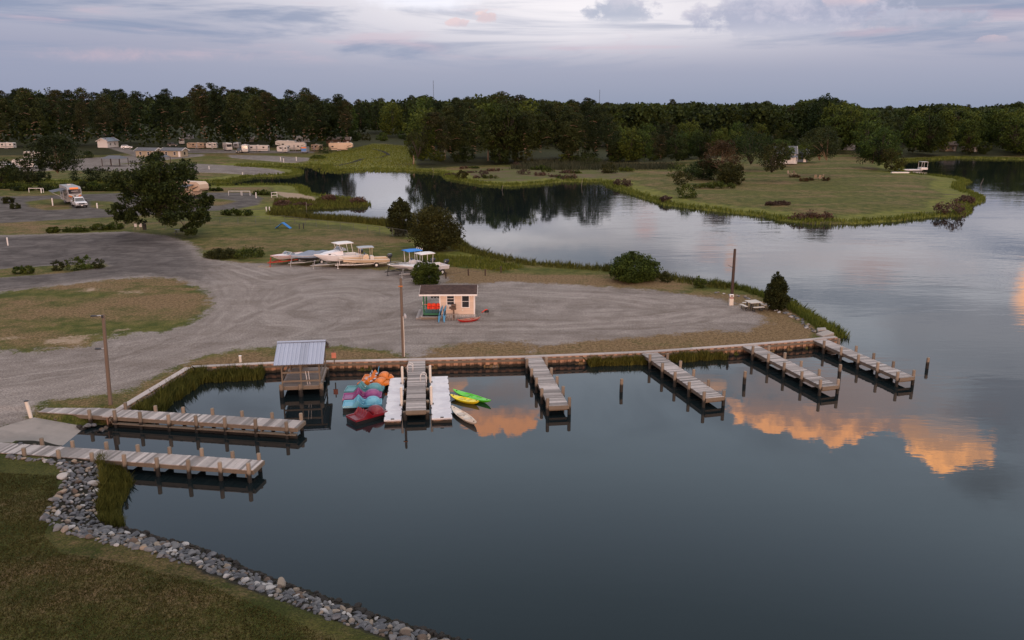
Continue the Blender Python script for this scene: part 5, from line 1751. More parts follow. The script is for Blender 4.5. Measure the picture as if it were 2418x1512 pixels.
def rv(label, px, py, L, rz, body='rv_white', Hh=2.75, Wd=2.4, nose='flat', cap=None, stripe='swoosh', group=None, slide=False, awn=False, zb=LAND, cat='trailer'):
    g = at(px, py, zb)
    root = thing('travel_trailer', label, cat, (g.x, g.y, zb), rz, group)
    z0 = .55
    x0, x1 = -L / 2, L / 2
    if nose == 'fifth':
        prof = [(x0, z0), (x1 - 2.3, z0), (x1 - 2.3, z0 + .95), (x1 - .25, z0 + 1.1), (x1, z0 + 1.5), (x1 - .1, Hh + .15), (x1 - .9, Hh + .62), (x0 + .15, Hh + .5), (x0, Hh + .2)]
    elif nose == 'motor':
        prof = [(x0, z0), (x1 - .1, z0), (x1, z0 + .9), (x1 - .3, z0 + 1.0), (x1 - .35, Hh + .1), (x1 - .7, Hh + .35), (x0 + .1, Hh + .35), (x0, Hh + .1)]
    else:
        prof = [(x0, z0), (x1 - .25, z0), (x1, z0 + .6), (x1 - .05, Hh - .4), (x1 - .5, Hh), (x0 + .2, Hh), (x0, Hh - .25)]
    top = max(z for _, z in prof)
    m = MB()
    n = len(prof)
    rg = [[(x, y, z) for x, z in prof] for y in (-Wd / 2, Wd / 2)]
    m.loft([[(x * .995, -Wd / 2 + .06 - .06 * 0, z) for x, z in prof], rg[0], rg[1]], True, True)
    m.build('body', M[body], root, bevel=.06)
    for sy in (-1, 1):
        y = sy * (Wd / 2 + .008)
        for x, w in ((x0 + L * .16, .8), (x0 + L * .62, .95)):
            MB().box((x, y, z0 + 1.35), (w, .02, .55)).build('window', M['glass'], root)
        MB().box((x0 + L * .42, y, z0 + 1.02), (.65, .025, 1.75)).build('door', M['rv_grey'] if body != 'rv_grey' else M['rv_white'], root)
        s = MB()
        s.add([(x0 + .1, y, z0 + .45), (x1 - 2.4, y, z0 + .50), (x1 - 2.4, y, z0 + .72), (x0 + .1, y, z0 + .62)], [(0, 1, 2, 3)])
        s.add([(x1 - 2.2, y, z0 + 1.2), (x1 - .5, y, z0 + 1.9), (x1 - .5, y, z0 + 2.05), (x1 - 2.2, y, z0 + 1.5)], [(0, 1, 2, 3)])
        s.build('stripe', M[stripe], root)
    for x in ((-.45, .45) if L > 5 else (0,)):
        for sy in (-1, 1):
            wheel(root, x - L * .08, sy * (Wd / 2 - .16), .36)
    MB().box((x0 + L * .4, 0, top + .02), (.75, .7, .28)).build('roof_unit', M['rv_white'], root, bevel=.05)
    MB().box((x0 - .008, 0, z0 + 1.45), (.02, 1.3, .55)).build('rear_window', M['glass'], root)
    if slide:
        MB().box((x0 + L * .55, -Wd / 2 - .4, z0 + 1.2), (L * .36, .8, 1.75)).build('slide_out', M[body], root, bevel=.04)
    if cap == 'orange':
        MB().add([(x1 + .012, -1.05, z0 + 1.75), (x1 + .012, 1.05, z0 + 1.75), (x1 - .06, 1.1, Hh + .20), (x1 - .06, -1.1, Hh + .20)], [(0, 1, 2, 3)]).build('front_mask', M['glass'], root)
        MB().box((x1 - .30, 0, Hh + .33), (.5, 1.5, .10), 0, .5, Matrix.Rotation(R(30), 3, 'Y')).build('front_accent', M['orange_paint'], root)
        for sy in (-1, 1):
            MB().add([(x1 + .02, sy * .15, z0 + 1.40), (x1 + .02, sy * 1.1, z0 + 1.75), (x1 + .02, sy * 1.1, z0 + 1.58), (x1 + .02, sy * .15, z0 + 1.15)], [(0, 1, 2, 3)]).build('front_chevron', M['rv_white'], root)
            MB().add([(x1 - .05, sy * .55, z0 + 1.22), (x1 - .05, sy * 1.1, z0 + 1.48), (x1 - .05, sy * 1.12, z0 + 1.32), (x1 - .05, sy * .55, z0 + 1.06)], [(0, 1, 2, 3)]).build('front_accent', M['orange_paint'], root)
        for k, dz in ((1.0, .18), (.86, 0)):
            MB().box((x1 - .035, 0, z0 + 2.05 + dz), (.02, 1.1 * k, .07), 0, .5).build('front_lettering', M['rv_white'], root)
    elif nose == 'motor':
        MB().add([(x1 - .29, -1.05, z0 + 1.15), (x1 - .29, 1.05, z0 + 1.15), (x1 - .34, 1.05, Hh - .1), (x1 - .34, -1.05, Hh - .1)], [(0, 1, 2, 3)]).build('windscreen', M['glass'], root)
    elif nose == 'flat':
        MB().add([(x1 + .012, -.7, z0 + 1.0), (x1 + .012, .7, z0 + 1.0), (x1 - .02, .7, z0 + 1.6), (x1 - .02, -.7, z0 + 1.6)], [(0, 1, 2, 3)]).build('front_window', M['glass'], root)
        MB().bar((x1 - .2, .5, .5), (x1 + 1.1, 0, .5), .08, .1).bar((x1 - .2, -.5, .5), (x1 + 1.1, 0, .5), .08, .1).build('hitch', M['dark_metal'], root)
    if awn:
        MB().add([(x0 + L * .35, -Wd / 2, Hh + .1), (x1 - 1.6, -Wd / 2, Hh + .1), (x1 - 1.6, -Wd / 2 - 2.5, Hh - .35), (x0 + L * .35, -Wd / 2 - 2.5, Hh - .35)], [(0, 1, 2, 3)]).add([(x0 + L * .35, -Wd / 2, Hh + .07), (x1 - 1.6, -Wd / 2, Hh + .07), (x1 - 1.6, -Wd / 2 - 2.5, Hh - .38), (x0 + L * .35, -Wd / 2 - 2.5, Hh - .38)], [(3, 2, 1, 0)]).build('awning', M['awning'], root)
        for x in (x0 + L * .35, x1 - 1.6):
            MB().bar((x, -Wd / 2, 1.1), (x, -Wd / 2 - 2.45, Hh - .4), .05, .05).build('awning_arm', M['metal'], root)
    return root


def car(label, px, py, rz, paint='car_white', kind='pickup', zb=LAND, group=None, sc=1.0):
    g = at(px, py, zb)
    L, Wd = (5.8, 2.02) if kind == 'pickup' else (4.7, 1.9)
    root = thing('pickup_truck' if kind == 'pickup' else 'parked_car', label, 'truck' if kind == 'pickup' else 'car', (g.x, g.y, zb), rz, group)
    x0, x1 = -L / 2, L / 2
    w = Wd / 2

    def ring(x, pts):
        return [(x, y, z) for y, z in pts]
    low, belt = .42, 1.12
    body = MB()
    if kind == 'pickup':
        st = [(x0, belt), (x0 + .05, belt + .06), (x1 - 1.6, belt + .08), (x1 - .25, belt), (x1, belt - .22)]
    else:
        st = [(x0, belt - .1), (x0 + .08, belt), (x1 - 1.3, belt), (x1 - .2, belt - .15), (x1, belt - .35)]
    body.loft([ring(x, [(-w * .96, low), (-w, .75), (-w * .97, z - .06), (-w * .88, z), (w * .88, z), (w * .97, z - .06), (w, .75), (w * .96, low)]) for x, z in st], True, True)
    body.build('body', M[paint], root, smooth='auto', bevel=.02)
    ca, cb = (x0 + 1.85, x1 - 1.55) if kind == 'pickup' else (x0 + .15, x1 - 1.2)
    zr = 1.92 if kind == 'pickup' else 1.72
    cab = MB().loft([ring(ca, [(-w * .9, belt), (w * .9, belt)] + [(w * .88, belt + .05), (-w * .88, belt + .05)]), ring(ca + .25, [(-w * .9, belt), (w * .9, belt), (w * .74, zr - .04), (-w * .74, zr - .04)]), ring(cb - .85, [(-w * .9, belt), (w * .9, belt), (w * .74, zr), (-w * .74, zr)]), ring(cb, [(-w * .9, belt), (w * .9, belt), (w * .86, belt + .05), (-w * .86, belt + .05)])], True, True)
    cab.build('cab', M[paint], root, smooth='auto', bevel=.03)
    MB().add([(cb - .02 + .012, -w * .82, belt + .09), (cb - .02 + .012, w * .82, belt + .09), (cb - .80, w * .68, zr - .05), (cb - .80, -w * .68, zr - .05)], [(0, 1, 2, 3)]).build('windscreen', M['glass'], root)
    for sy in (-1, 1):
        MB().add([(ca + .32, sy * (w * .885), belt + .08), (cb - .25, sy * (w * .885), belt + .08), (cb - .88, sy * (w * .76), zr - .10), (ca + .40, sy * (w * .76), zr - .12)], [(0, 1, 2, 3)]).build('side_window', M['glass'], root)
        MB().box((cb - .35, sy * (w + .12), belt + .12), (.12, .2, .2)).build('mirror', M['black'], root)
        MB().box((x1 - .01, sy * w * .74, .86), (.06, .32, .18)).build('headlight', M['chrome'], root)
        for x in (x0 + 1.15, x1 - .95):
            wheel(root, x, sy * (w - .11), .38, .25)
            a = [R(i * 18) for i in range(11)]
            MB().loft([[(x + .47 * math.cos(q), sy * (w + .012), .38 + .47 * math.sin(q)), (x + .38 * math.cos(q), sy * (w + .012), .38 + .38 * math.sin(q))] for q in a]).build('wheel_arch', M['black'], root)
    MB().box((x1 + .0, 0, .84), (.06, w * 1.05, .28)).build('grille', M['dark_metal'], root)
    MB().box((x1 + .05, 0, .52), (.16, Wd * .96, .20)).build('bumper', M['dark_metal'], root, bevel=.02)
    MB().box((x1 + .14, 0, .52), (.02, .32, .14)).build('number_plate', M['white'], root)
    if kind == 'pickup':
        MB().box(((x0 + ca) / 2, 0, belt + .09), (ca - x0 - .2, Wd * .78, .02)).build('bed', M['black'], root)
    root.scale = (sc, sc, sc)
    return root


# the big trailer with its tow truck on the loop road
truck = at(191, 491, LAND)
hd = math.atan2(-truck.y, -truck.x) + R(9)
fw = Vector((math.cos(hd), math.sin(hd), 0))
car('silver white pickup truck parked in front of the orange trimmed trailer', 187.5, 488.5, hd)
rvp = Vector((truck.x, truck.y, 0)) - fw * 9.5
rq = rv('tall trailer with orange trim, dark front and blue awning on the loop road', 183, 466, 9.5, hd, 'rv_grey', 2.95, 2.45, 'fifth', 'orange', 'swoosh', 'camping trailers', awn=True)
rq.location = (rvp.x, rvp.y, LAND)
t2 = at(462, 463, LAND)
h2 = math.atan2(-t2.y, -t2.x) + R(40)
rv('cream trailer with grey awnings half hidden behind the big oak', 452, 466, 8.5, h2, 'rv_cream', 2.8, 2.45, 'fifth', None, 'swoosh', 'camping trailers', slide=True, awn=True)

# trailers at the edge of the pine wood: (label, x, y ground, length, heading deg, body, nose)
RVS = [('beige trailer side on, behind the pair of tan cabins', 465, 352, 8.0, 172, 'rv_tan', 'flat'),
       ('short white trailer just beyond the beige one', 501, 352, 4.6, 184, 'rv_white', 'flat'),
       ('white motorhome with a dark windscreen at the wood edge', 538, 356, 7.5, -60, 'rv_white', 'motor'),
       ('silver camper pushed back between the white motorhome and the long trailer', 561, 352, 5.5, -85, 'rv_grey', 'flat'),
       ('long white trailer parked side on among pine trunks', 604, 359, 11.0, 178, 'rv_white', 'flat'),
       ('small white box truck body before the long white trailer', 580, 361, 4.5, -80, 'rv_white', 'motor'),
       ('tall white trailer with two storeys of windows, side on', 676, 351, 9.0, 178, 'rv_white', 'fifth'),
       ('white trailer with a raised nose behind the striped box', 700, 356, 8.5, 4, 'rv_white', 'fifth'),
       ('small white cargo trailer before the tall white one', 669, 361, 4.4, 172, 'rv_white', 'flat'),
       ('rounded tan trailer half hidden by a dark cedar', 749, 357, 5.0, -40, 'rv_tan', 'flat'),
       ('long peach lit trailer at the meadow edge, side on', 806, 357, 10.0, 2, 'rv_cream', 'fifth'),
       ('white trailer deep in the wood behind the tall ones', 712, 338, 8.5, 175, 'rv_white', 'fifth'),
       ('long pale trailer deep in the shade of the wood', 650, 332, 9.0, 178, 'rv_grey', 'flat'),
       ('grey trailer deep in the wood above the beige one', 446, 330, 5.5, 190, 'rv_grey', 'flat'),
       ('white motorhome with an orange roof lamp under the pines', 430, 342, 6.5, -70, 'rv_white', 'motor'),
       ('pale trailer in the shade just beyond the silver camper', 592, 338, 7.0, -50, 'rv_white', 'fifth'),
       ('white trailer glimpsed between pine trunks past the white truck', 82, 376, 7.0, 170, 'rv_white', 'flat'),
       ('pale trailer behind the dark shrub pine by the canal', 60, 398, 6.5, 185, 'rv_white', 'flat'),
       ('pale trailer under the pine wood at the picture edge', 15, 352, 8.0, 178, 'rv_white', 'flat')]
for lb, x, y, L, a, bd, ns in RVS:
    z = LAND
    r_ = rv(lb, x, y, L, R(a), bd, 2.9 if ns != 'flat' else 2.75, 2.4, ns, None, 'swoosh', 'camping trailers', slide=(L > 8.5), zb=z)
    if 'orange roof lamp' in lb:
        MB().box((.5, 0, 3.5), (1.2, .5, .3)).build('roof_lamp', M['orange_paint'], r_)
st = at(719, 362, LAND)
root = thing('striped_trailer', 'small box trailer with orange and blue stripes on its back', 'trailer', st, R(-95), 'camping trailers')
MB().box((-1.2, 0, 1.5), (3.6, 2.2, 2.1)).build('body', M['rv_grey'], root, bevel=.05)
for z, c in ((2.2, 'orange_paint'), (1.55, 'canopy_blue'), (.95, 'canopy_blue')):
    MB().box((.615, 0, z), (.03, 2.1, .38)).build('stripe', M[c], root)
for sy in (-1, 1):
    wheel(root, -1.0, sy * 1.0, .33)
car('white pickup truck parked by the shaded lawn at the picture edge', 22, 401, R(-20), 'car_white', 'car')
car('dark pickup truck parked before the long white trailer', 566, 361.5, R(-80), 'dark_hull', 'pickup')
car('white car seen through the pines by the first cabin', 300, 352, R(15), 'car_white', 'car')
car('dark car parked in the shade near the orange lamp motorhome', 408, 346, R(20), 'dark_hull', 'car')


def house(name, label, px, py, L, Dp, hw, pitch, rz, wallm, roofm, cat='house', zb=LAND + .1, windows=2, porch=False, group=None):
    g = at(px, py, zb)
    root = thing(name, label, cat, (g.x, g.y, zb), rz, group)
    w = MB()
    n = 8
    w.box((0, 0, hw / 2), (L, Dp, hw))
    w.build('wall', M[wallm], root)
    rise = Dp / 2 * pitch
    g_ = MB()
    for sx in (-1, 1):
        g_.add([(sx * L / 2, -Dp / 2, hw), (sx * L / 2, Dp / 2, hw), (sx * L / 2, 0, hw + rise)], [(0, 1, 2)])
    g_.build('gable', M[wallm], root)
    o = .45
    rf = MB()
    for sy in (-1, 1):
        a = [(-L / 2 - o, sy * (Dp / 2 + o), hw - o * pitch + .05), (L / 2 + o, sy * (Dp / 2 + o), hw - o * pitch + .05), (L / 2 + o, 0, hw + rise + .05), (-L / 2 - o, 0, hw + rise + .05)]
        rf.add(a + [(x, y, z + .14) for x, y, z in a], [(0, 1, 2, 3), (4, 5, 6, 7), (0, 1, 5, 4), (1, 2, 6, 5), (3, 0, 4, 7)])
    rf.build('roof', M[roofm], root)
    for sx in (-1, 1):
        b_ = MB()
        for sy in (-1, 1):
            b_.bar((sx * (L / 2 + o + .03), sy * (Dp / 2 + o), hw - o * pitch + .1), (sx * (L / 2 + o + .03), 0, hw + rise + .1), .06, .28)
        b_.build('barge_board', M['white'], root)
    for i in range(windows):
        window_unit(root, -L / 2 + L * (i + .6) / (windows + .4), hw * .55, .9, 1.1, -Dp / 2 - .02, 2, .05)
    MB().box((L / 2 - .9, -Dp / 2 - .03, 1.02), (.9, .05, 2.0)).build('door', M['white'], root)
    window_unit_x = MB().box((L / 2 + .015, 0, hw * .55), (.03, .9, 1.1))
    window_unit_x.build('side_window', M['glass'], root)
    if porch:
        MB().box((L / 2 - 1.6, -Dp / 2 - 1.2, .35), (3.6, 2.4, .12)).build('porch_floor', M['white'], root)
        for x in (L / 2 - 3.3, L / 2 - 1.6, L / 2 + .1):
            MB().box((x, -Dp / 2 - 2.3, 1.35), (.14, .14, 2.0)).build('porch_post', M['white'], root)
        MB().box((L / 2 - 1.6, -Dp / 2 - 2.3, 1.0), (3.4, .06, .08)).box((L / 2 - 1.6, -Dp / 2 - 2.3, .6), (3.4, .06, .08)).build('porch_rail', M['white'], root)
        MB().add([(L / 2 - 3.6, -Dp / 2 - 2.6, 2.3), (L / 2 + .4, -Dp / 2 - 2.6, 2.3), (L / 2 + .4, -Dp / 2 + .1, 2.9), (L / 2 - 3.6, -Dp / 2 + .1, 2.9)], [(0, 1, 2, 3)]).build('porch_roof', M[roofm], root)
    return root


house('cabin', 'tan rental cabin with a white gable edge, closer to the big pine', 352, 370, 8.2, 4.0, 2.3, .42, R(-14), 'tan_wall', 'grey_roof', 'cabin', group='tan cabins by the creek', windows=2)
house('cabin', 'tan rental cabin with a white gable edge, closer to the white motorhome', 413, 370, 8.6, 4.0, 2.3, .42, R(-14), 'tan_wall', 'grey_roof', 'cabin', group='tan cabins by the creek', windows=2)
house('bath_house', 'small building with a pale blue gable under the pines', 256, 348, 8.0, 5.0, 2.9, .5, R(80), 'white', 'blue_roof', 'building')
house('park_office', 'low brown roofed house behind the peach lit trailer', 800, 344, 11.0, 6.0, 2.8, .35, R(4), 'brown_roof', 'brown_roof', 'house')
house('shore_house', 'white porched house behind the lawn trees across the water', 1852, 386, 6.5, 6.0, 3.4, .7, R(-12), 'white', 'grey_roof', 'house', porch=True)
house('garage', 'slate blue outbuilding next to the white porched house', 1882, 382, 6.0, 5.0, 3.0, .5, R(-10), 'blue_wall', 'grey_roof', 'garage', windows=1)
house('shore_house', 'large pale house with a light blue metal roof among trees', 1998, 354, 6.5, 6.5, 3.2, .55, R(62), 'rv_grey', 'blue_roof', 'house')
house('shore_house', 'pale house mostly hidden in the trees over the dark cove', 2238, 357, 5.0, 4.0, 2.6, .6, R(8), 'rv_tan', 'brown_roof', 'house')
house('shore_house', 'low brown roofed house at the edge of the dark cove', 2288, 358, 5.0, 4.0, 2.1, .4, R(-6), 'rv_tan', 'brown_roof', 'house')


def shelter(label, px, py, L, Dp):
    g = at(px, py, LAND)
    root = thing('picnic_shelter', label, 'shelter', g, R(-10), 'open picnic shelters by the canal')
    for x in (-L / 2 + .2, 0, L / 2 - .2):
        for y in (-Dp / 2 + .2, Dp / 2 - .2):
            MB().box((x, y, 1.2), (.16, .16, 2.4)).build('post', M['pole_dark'], root)
    for sy in (-1, 1):
        MB().add([(-L / 2, sy * Dp / 2, 2.4), (L / 2, sy * Dp / 2, 2.4), (L / 2 - 1.2, 0, 3.3), (-L / 2 + 1.2, 0, 3.3)], [(0, 1, 2, 3)]).build('roof', M['grey_roof'], root)
    for sx in (-1, 1):
        MB().add([(sx * L / 2, -Dp / 2, 2.4), (sx * L / 2, Dp / 2, 2.4), (sx * (L / 2 - 1.2), 0, 3.3)], [(0, 1, 2)]).build('roof', M['grey_roof'], root)


shelter('open shelter with a dark hipped roof by the gravel pads', 273, 392, 6.5, 5.0)
shelter('open shelter with a dark hipped roof behind the big oak crown', 381, 388, 5.0, 4.0)

# dog park: fence, ramp, posts
fpts = [at(x, y + 13, LAND) for x, y in ((318, 534), (345, 533), (437, 525), (520, 519), (604, 515.5), (672, 514.5), (747, 524), (804, 531), (868, 538), (927, 545), (962, 551))]
M['fence'] = mat('dull_fence_steel', (.12, .12, .12), .6, .15, 3, metal=.2)
root = thing('chain_link_fence', 'long chain link fence along the back of the dog park', 'fence', fpts[0])
o0 = Vector(fpts[0])
run = []
for i in range(len(fpts) - 1):
    a, b2 = fpts[i] - o0, fpts[i + 1] - o0
    k = max(1, round((b2 - a).length / 3.0))
    run += [a + (b2 - a) * j / k for j in range(k)]
run.append(fpts[-1] - o0)
for p in run:
    MB().tube([p, p + Vector((0, 0, 1.25))], .03, 6).build('fence_post', M['fence'], root)
MB().tube([p + Vector((0, 0, 1.22)) for p in run], .022, 5).build('top_rail', M['fence'], root)
wm = MB()
for i in range(len(run) - 1):
    a, b2 = run[i], run[i + 1]
    k = 12
    for j in range(k):
        for s0, s1 in ((0, 1), (1, 0)):
            wm.bar(a + (b2 - a) * (j / k) + Vector((0, 0, .05 + 1.15 * s0)), a + (b2 - a) * ((j + 1) / k) + Vector((0, 0, .05 + 1.15 * s1)), .006, .006)
wm.build('chain_mesh', M['fence'], root)
for (x, y, lb) in ((321, 545, 'white sign board on the dog park gate, farther from the big oak'), (333, 545, 'white sign board on the dog park gate, closer to the big oak')):
    b = at(x, y, LAND)
    r2 = thing('gate_sign', lb, 'sign', b, 0, 'signs on the dog park gate')
    MB().box((0, 0, .85), (.42, .03, .55)).build('board', M['white'], r2)
    MB().box((0, .03, .6), (.05, .05, 1.2)).build('post', M['dark_metal'], r2)
b = at(342, 546, LAND)
r2 = thing('waste_bin', 'dark waste station standing at the dog park gate', 'bin', b)
MB().box((0, 0, .65), (.5, .4, .9)).build('bin', M['black'], r2, bevel=.04)
MB().box((0, .1, 1.35), (.36, .12, .5)).build('dispenser', M['dark_metal'], r2, bevel=.02)
b = at(669, 539, LAND)
r2 = thing('agility_ramp', 'blue A-frame agility ramp on the dog park grass', 'dog ramp', b, R(-8))
for sx in (-1, 1):
    MB().add([(sx * 1.25, -.42, .02), (sx * 1.25, .42, .02), (0, .42, .92), (0, -.42, .92), (sx * 1.25, -.42, -.03), (sx * 1.25, .42, -.03), (0, .42, .86), (0, -.42, .86)], [(0, 1, 2, 3), (4, 5, 6, 7), (0, 1, 5, 4), (1, 2, 6, 5), (3, 0, 4, 7)]).build('ramp_panel', M['canopy_blue'], r2)
    for i in range(5):
        t = (i + .5) / 5
        MB().box((sx * 1.25 * (1 - t), 0, .92 * t + .045), (.05, .8, .03)).build('slat', M['kblue2'], r2)
post('weave_post', 'short dark post beyond the blue agility ramp, closer to it', 707, 541, .85, .07, 'dark_metal', group='dark posts in the dog park')
post('weave_post', 'short dark post beyond the blue agility ramp, farther from it', 717, 540.5, .95, .08, 'dark_metal', group='dark posts in the dog park')
root = None
wp = [(1053, 658), (1106, 651), (1146, 651), (1183, 644)]
o0 = at(*wp[0], LAND)
root = thing('wire_fence', 'run of four dark wooden posts with a sagging wire by the shore grass', 'fence', o0)
pp = [at(x, y, LAND) - o0 for x, y in wp]
for p in pp:
    MB().tube([p, p + Vector((0, 0, .75))], .08, 8).build('fence_post', M['pole_dark'], root)
MB().tube(sum([[a + Vector((0, 0, .62)), (a + b2) / 2 + Vector((0, 0, .45))] for a, b2 in zip(pp, pp[1:])], []) + [pp[-1] + Vector((0, 0, .62))], .012, 5).build('wire', M['dark_metal'], root)
b = at(428, 554, LAND)
r2 = thing('picnic_table', 'dark picnic table in the shade beside the big oak trunk', 'picnic table', b, R(10))
MB().box((0, 0, .75), (1.8, .75, .05)).build('table_top', M['dark_metal'], r2)
for sy in (-1, 1):
    MB().box((0, sy * .7, .45), (1.8, .28, .05)).build('bench', M['dark_metal'], r2)
    MB().bar((sy * .7, -.7, .02), (sy * .7, .1, .74), .06, .06).bar((sy * .7, .7, .02), (sy * .7, -.1, .74), .06, .06).build('leg', M['dark_metal'], r2)

# white hook-up posts and rails around the campsites
for i, (x, y, hh) in enumerate(((125, 486, 1.5), (230, 492, 1.0), (670, 382, 1.4), (700, 380, 1.4), (494, 400, 1.0), (573, 410, .8), (98, 456, 1.1), (605, 468, 1.2), (629, 494, .9), (636, 494, .9), (663, 380, 1.4))):
    lbs = ['tall white post before the orange trimmed trailer, on its awning side', 'white hook-up post beside the pickup, across from the awning', 'white hook-up post on the upper gravel pad, closer to the striped box', 'white hook-up post on the upper gravel pad near its meadow end',
           'white hook-up post at the top edge of the creekside pad', 'stubby white post near the sandy end of the creekside pad', 'white post at the end of a pale rail by the canal bank', 'white post at the bend of the loop road', 'one of two short pale posts by the spit, closer to the road', 'one of two short pale posts by the spit, closer to the water', 'white hook-up post on the upper gravel pad near the maroon car']
    post('hookup_post', lbs[i], x, y, hh, .09, 'white', group='white posts at the campsites', sq=True)
for lb, x, y, w_ in (('low pale rail on the canal bank lawn', 86, 455, 3.4), ('white rail frame at the loop end, closer to the oak', 556, 462, 3.0), ('white rail frame at the loop end, closer to the spit', 580, 462, 2.0)):
    b = at(x, y, LAND)
    r2 = thing('rail_frame', lb, 'rail', b, R(-4), 'low white rails at the campsites')
    MB().box((0, 0, .95), (w_, .09, .10)).build('rail', M['white'], r2)
    for sx in (-1, 1):
        MB().box((sx * w_ / 2, 0, .48), (.09, .09, .98)).build('post', M['white'], r2)
b = at(648, 466, LAND)
r2 = thing('rail_frame', 'white wooden frame at the head of the sandy cove', 'rail', b, R(35), 'low white rails at the campsites')
for z in (.4, 1.0):
    MB().box((0, 0, z), (1.3, .08, .10)).build('rail', M['white'], r2)
for sx in (-1, 1):
    MB().box((sx * .6, 0, .5), (.09, .09, 1.1)).build('post', M['white'], r2)
# white stakes in the water off the marsh
for lb, x, y, hh, ln_ in (('slanting white stake in the creek before the meadow', 1025, 408, 1.9, -.5), ('white stake in the water off the heath, farther from the lawn', 1185, 450, 1.5, .3), ('white stake in the water off the lawn peninsula', 1373, 440, 2.2, .2), ('white stake at the tip of the grassy spit', 724, 497, 2.0, 0), ('slanting white stake off the tip of the lawn peninsula', 2315, 437, 2.0, .6)):
    post('stake', lb, x, y, hh * .8, .035, 'deck_dark', zb=0.0, lean=ln_, group='white stakes in the water')

# boat lift and float by the far cove, chairs and fire ring on the far lawn
b = at(2160, 404, 0)
r2 = thing('boat_lift', 'white floating lift with a frame at the lawn point across the water', 'boat lift', b, R(2))
MB().box((-1.5, 0, .35), (7.0, 1.4, .35)).build('float', M['dock_white'], r2)
MB().box((2.4, 0, .75), (2.2, 2.0, .6)).build('cradle', M['white'], r2)
for sx in (1.5, 3.3):
    for sy in (-1, 1):
        MB().box((sx, sy * 1.0, 1.6), (.1, .1, 2.4)).build('frame_post', M['metal'], r2)
MB().box((2.4, 0, 2.8), (2.0, 2.1, .1)).build('frame_top', M['metal'], r2)
b = at(2125, 409, .6)
tag(MB().box((b.x, b.y, .75), (5.0, .8, .3)).build('beached_float', M['white']), 'white plank float lying on the shore of the lawn point', 'float')
ring_c = at(1915, 428, LAND)
for i, (x, y) in enumerate(((1863, 414), (1870, 414.5), (1877, 414), (1926, 424), (1934, 424.5), (1940, 423))):
    b = at(x, y, LAND)
    lbs = ['pale lawn chair in the trio behind the planted bed, closest to the white house', 'pale lawn chair in the middle of the trio behind the planted bed', 'pale lawn chair in the trio behind the planted bed, closest to the tall lawn pine', 'pale lawn chair in the planted bed, left of its companions', 'pale lawn chair in the planted bed, between two others', 'pale lawn chair in the planted bed, right beside the thin pine trunk']
    r2 = thing('lawn_chair', lbs[i], 'chair', b, R(30 + 40 * i), 'pale lawn chairs across the water')
    MB().box((0, 0, .38), (.65, .65, .06)).build('seat', M['rv_tan'], r2)
    MB().box((0, .34, .8), (.65, .06, .9), 0, .5, Matrix.Rotation(R(-15), 3, 'X')).build('backrest', M['rv_tan'], r2)
    for sx in (-1, 1):
        MB().box((sx * .36, 0, .55), (.12, .7, .05)).build('armrest', M['rv_tan'], r2)
        MB().box((sx * .33, -.25, .25), (.06, .06, .5)).build('leg', M['rv_tan'], r2)
# masts on the skyline
for lb, px, top, dist in (('tall thin radio mast on the skyline beyond the dark pines', 1033.5, 190, 1050), ('short thin radio mast on the skyline above the mid wood', 1405, 212, 1100)):
    x = (px - 1209) / FPX * dist * 1.02
    zt = CAM_H + dist * math.tan(-PITCH + math.atan((756 - top) / FPX))
    r2 = thing('radio_mast', lb, 'mast', (x, dist, 0), 0, 'radio masts')
    m = MB()
    for a in range(3):
        q = a * 2.094
        m.bar((math.cos(q) * .45, math.sin(q) * .45, 0), (math.cos(q) * .35, math.sin(q) * .35, zt), .12, .12)
    for i in range(int(zt / 1.5)):
        for a in range(3):
            q, q2 = a * 2.094, (a + 1) * 2.094
            m.bar((math.cos(q) * .42, math.sin(q) * .42, i * 1.5), (math.cos(q2) * .42, math.sin(q2) * .42, i * 1.5 + 1.5), .05, .05)
    m.build('lattice', M['dark_metal'], r2)
# ------------------------------------------------------------------ foliage
L_PINE = leaf_mat('pine_needles', (.009, .016, .006), (.038, .054, .018), .16)
L_BROWN = leaf_mat('rusty_pine_needles', (.030, .020, .010), (.100, .062, .030), .15)
L_PINEL = leaf_mat('olive_pine_needles', (.015, .022, .007), (.062, .076, .022), .14)
L_PINEB = leaf_mat('bronze_pine_needles', (.016, .018, .007), (.058, .056, .021), .14)
L_LEAF = leaf_mat('broad_leaves', (.016, .030, .006), (.095, .130, .024), .24)
L_DARKLEAF = leaf_mat('dark_leaves', (.009, .017, .006), (.046, .068, .017), .2)
L_CEDAR = leaf_mat('cedar_sprays', (.013, .017, .005), (.056, .060, .016), .15)
L_BUSH = leaf_mat('bush_leaves', (.010, .020, .004), (.085, .115, .020), .2)
L_HEATH = leaf_mat('heath_twigs', (.045, .030, .022), (.125, .085, .066), .15)
L_REED = leaf_mat('reed_blades', (.045, .048, .010), (.170, .165, .036), .1)
L_REEDG = leaf_mat('green_reed_blades', (.060, .080, .012), (.190, .215, .042), .1)
L_GRASS = leaf_mat('grass_blades', (.034, .034, .009), (.100, .088, .030), .1)
BARK = mat('pine_bark', (.250, .160, .112), .9, .35, 2.0, stretch=(1, 1, .4))
BARKD = mat('dark_bark', (.055, .045, .036), .9, .3, 3.0)
BARKW = mat('bleached_trunk', (.36, .27, .21), .9, .2, 3.0)


